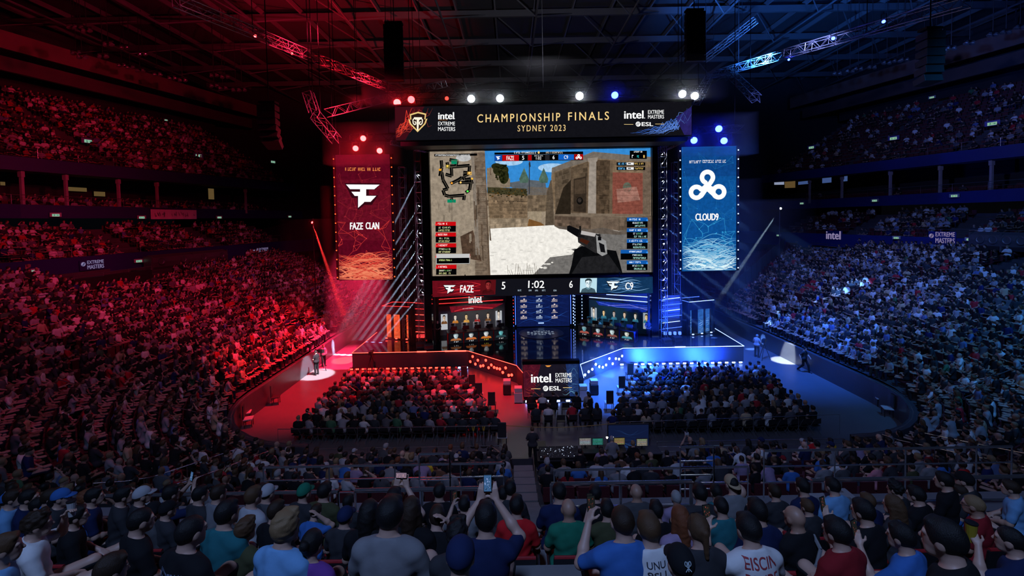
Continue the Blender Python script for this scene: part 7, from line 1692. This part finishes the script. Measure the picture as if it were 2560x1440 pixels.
def monitor(x, y, z, w_, h_, label, col, rz=0):
    t = empty('control_monitor', (x, y, z), rz); tag(t, label, 'monitor'); MB().box((0, .02, h_/2+.1), (w_, .04, h_)).build('panel', BLACK, t, bevel=.006); MB().box((0, .04, .06), (.06, .04, .12)).build('stand', DARKM, t); MB().box((0, .04, .008), (.24, .16, .014)).build('foot', DARKM, t)
    c = Canvas([(0, 0), (60, 0), (60, 36), (0, 36)], w_-.03, h_-.03); q = random.Random(int(x*10)); c.back(tuple(k*.15 for k in col)); c.up()
    for k in range(5): c.scribble(4, 3+k*6.6, 56, 6.5+k*6.6, tuple(k_*q.uniform(.4, 1) for k_ in col))
    o = c.mb.build('display', SCREEN('monitor_display', .8), t); o.location = (0, 0, h_/2+.1)
monitor(3.05, 18.95, .95, .55, .34, 'white-lit monitor at the control desks nearest the stairs', (.8, .85, .9)); monitor(3.6, 18.95, .95, .5, .32, 'green-lit monitor at the control desks', (.1, .6, .5)); monitor(4.55, 18.95, .95, .5, .32, 'amber-lit monitor at the control desks', (.9, .7, .3)); monitor(5.5, 18.8, .95, .5, .34, 'pale monitor before the person in black at the desks', (.8, .75, .6))
t = empty('desk_lamp', (4.1, 18.75, .95)); tag(t, 'small desk lamp with glowing heads before the person in grey', 'lamp'); MB().lathe([(.08, 0), (.08, .02), (.02, .03)], n=12).build('base', DARKM, t); MB().tube((0, 0, .02), (0, .05, .5), .012).build('stem', DARKM, t)
for sx in (-.12, .12): MB().lathe([(.03, -.03), (.05, .03)], (sx, .05, .5), 10).build('lamp_head', EM('desk_lamp_glow', (1, .9, .7), 4), t)
t = empty('flight_case', (1.1, 19.5, 0)); tag(t, 'black flight case beside the mixing desk', 'case'); MB().box((0, 0, .4), (.5, .7, .78)).build('case_body', BLACK, t, bevel=.01); MB().box((0, 0, .80), (.52, .72, .04)).build('lid', DARKM, t, bevel=.008)
t = empty('backdrop_screen', (5.2, 19.9, 0)); tag(t, 'low dark blue screen wall behind the control area', 'screen'); MB().box((0, .05, .8), (1.9, .08, 1.4)).build('cabinet', BLACK, t); [MB().box((q, .08, .06), (.08, .4, .12)).build('foot', DARKM, t) for q in (-.7, .7)]; c = Canvas([(0, 0), (100, 0), (100, 70), (0, 70)], 1.85, 1.35); c.back((.006, .012, .05), .6); c.up(); waves(c, 0, 100, 20, 66, 12, (.01, .03, .12), (.03, .1, .3), random.Random(1), 8, (.6, 1.6)); o = c.mb.build('display', SCREEN('monitor_display', .8), t); o.location = (0, 0, .8)
# ------------------------------------------------------------------ haze hanging round the stage
hz = bpy.data.materials.new('stage_haze'); hz.use_nodes = True; nt = hz.node_tree; nt.nodes.clear()
vs_ = nt.nodes.new('ShaderNodeVolumeScatter'); vs_.inputs['Density'].default_value = .004; vs_.inputs['Anisotropy'].default_value = .5
ou = nt.nodes.new('ShaderNodeOutputMaterial'); nt.links.new(vs_.outputs[0], ou.inputs['Volume'])
hz.cycles.homogeneous_volume = True
o = MB().box((2.8, 40.4, 11), (37, 8, 22)).build('stage_haze', hz); tag(o, 'thin haze hanging over the stage', 'haze', kind='stuff')
h2 = hz.copy(); h2.name = 'floor_haze'; h2.node_tree.nodes['Volume Scatter'].inputs['Density'].default_value = 0.045
o = MB().box((11.2, 30.35, 1.1), (14.5, 4.2, 2.2)).build('floor_haze', h2); tag(o, 'low blue-lit smoke in front of the blue stage wing', 'haze', kind='stuff')
def haze_box(c, d, dens, label, name):
    m = hz.copy(); m.name = name; m.node_tree.nodes['Volume Scatter'].inputs['Density'].default_value = dens
    o = MB().box(c, d).build(name, m); tag(o, label, 'haze', kind='stuff')
haze_box((-10.4, 35.0, 7.6), (8.6, 2.2, 12.6), .05, 'hazy air round the white beams on the red side', 'beam_haze')
haze_box((15.6, 35.0, 7.6), (7.6, 2.2, 12.6), .035, 'hazy air round the blue beams on the blue side', 'beam_haze')
haze_box((2.4, 30.5, 20.4), (24.5, 1.9, 2.9), .055, 'hazy air round the lamps above the title banner', 'lamp_haze')
for i in (9, 12):
    P_ = [p for p, k in HALO[i:i+3]]; cx = sum(p.x for p in P_)/3; cz = sum(p.z for p in P_)/3
    haze_box((cx, 32.6, cz), (5.4, 1.9, 3.0), .06, 'hazy air round the lamps over the %s team banner' % ('red' if i == 9 else 'blue'), 'lamp_haze')
haze_box((-17.2, 39, 7.2), (5.4, 3.4, 8.4), .03, 'hazy air round the red follow spot beam', 'beam_haze')
haze_box((21.4, 41.2, 8.3), (8.6, 8.4, 8.2), .018, 'hazy air round the blue follow spot beam', 'beam_haze')
def beam(p, a, col, W, ang, bl=.4, r=.05):
    p = Vector(p); d = (Vector(a)-p).normalized(); return spot(p+d*.35, a, col, W, ang, bl, r)
for p, a, k in BEAMS: beam(p, a, (.55, .70, 1.0) if k == 'w' else (.12, .32, 1.0), 430000 if k == 'w' else 220000, 2.3 if k == 'w' else 4.0)
beam(at(780, 555, 40), at(850, 760, 38), (1, .03, .03), 420000, 3.6); beam(at(1952, 520, 44), at(1800, 745, 38), (.5, .75, 1), 160000, 2.2)
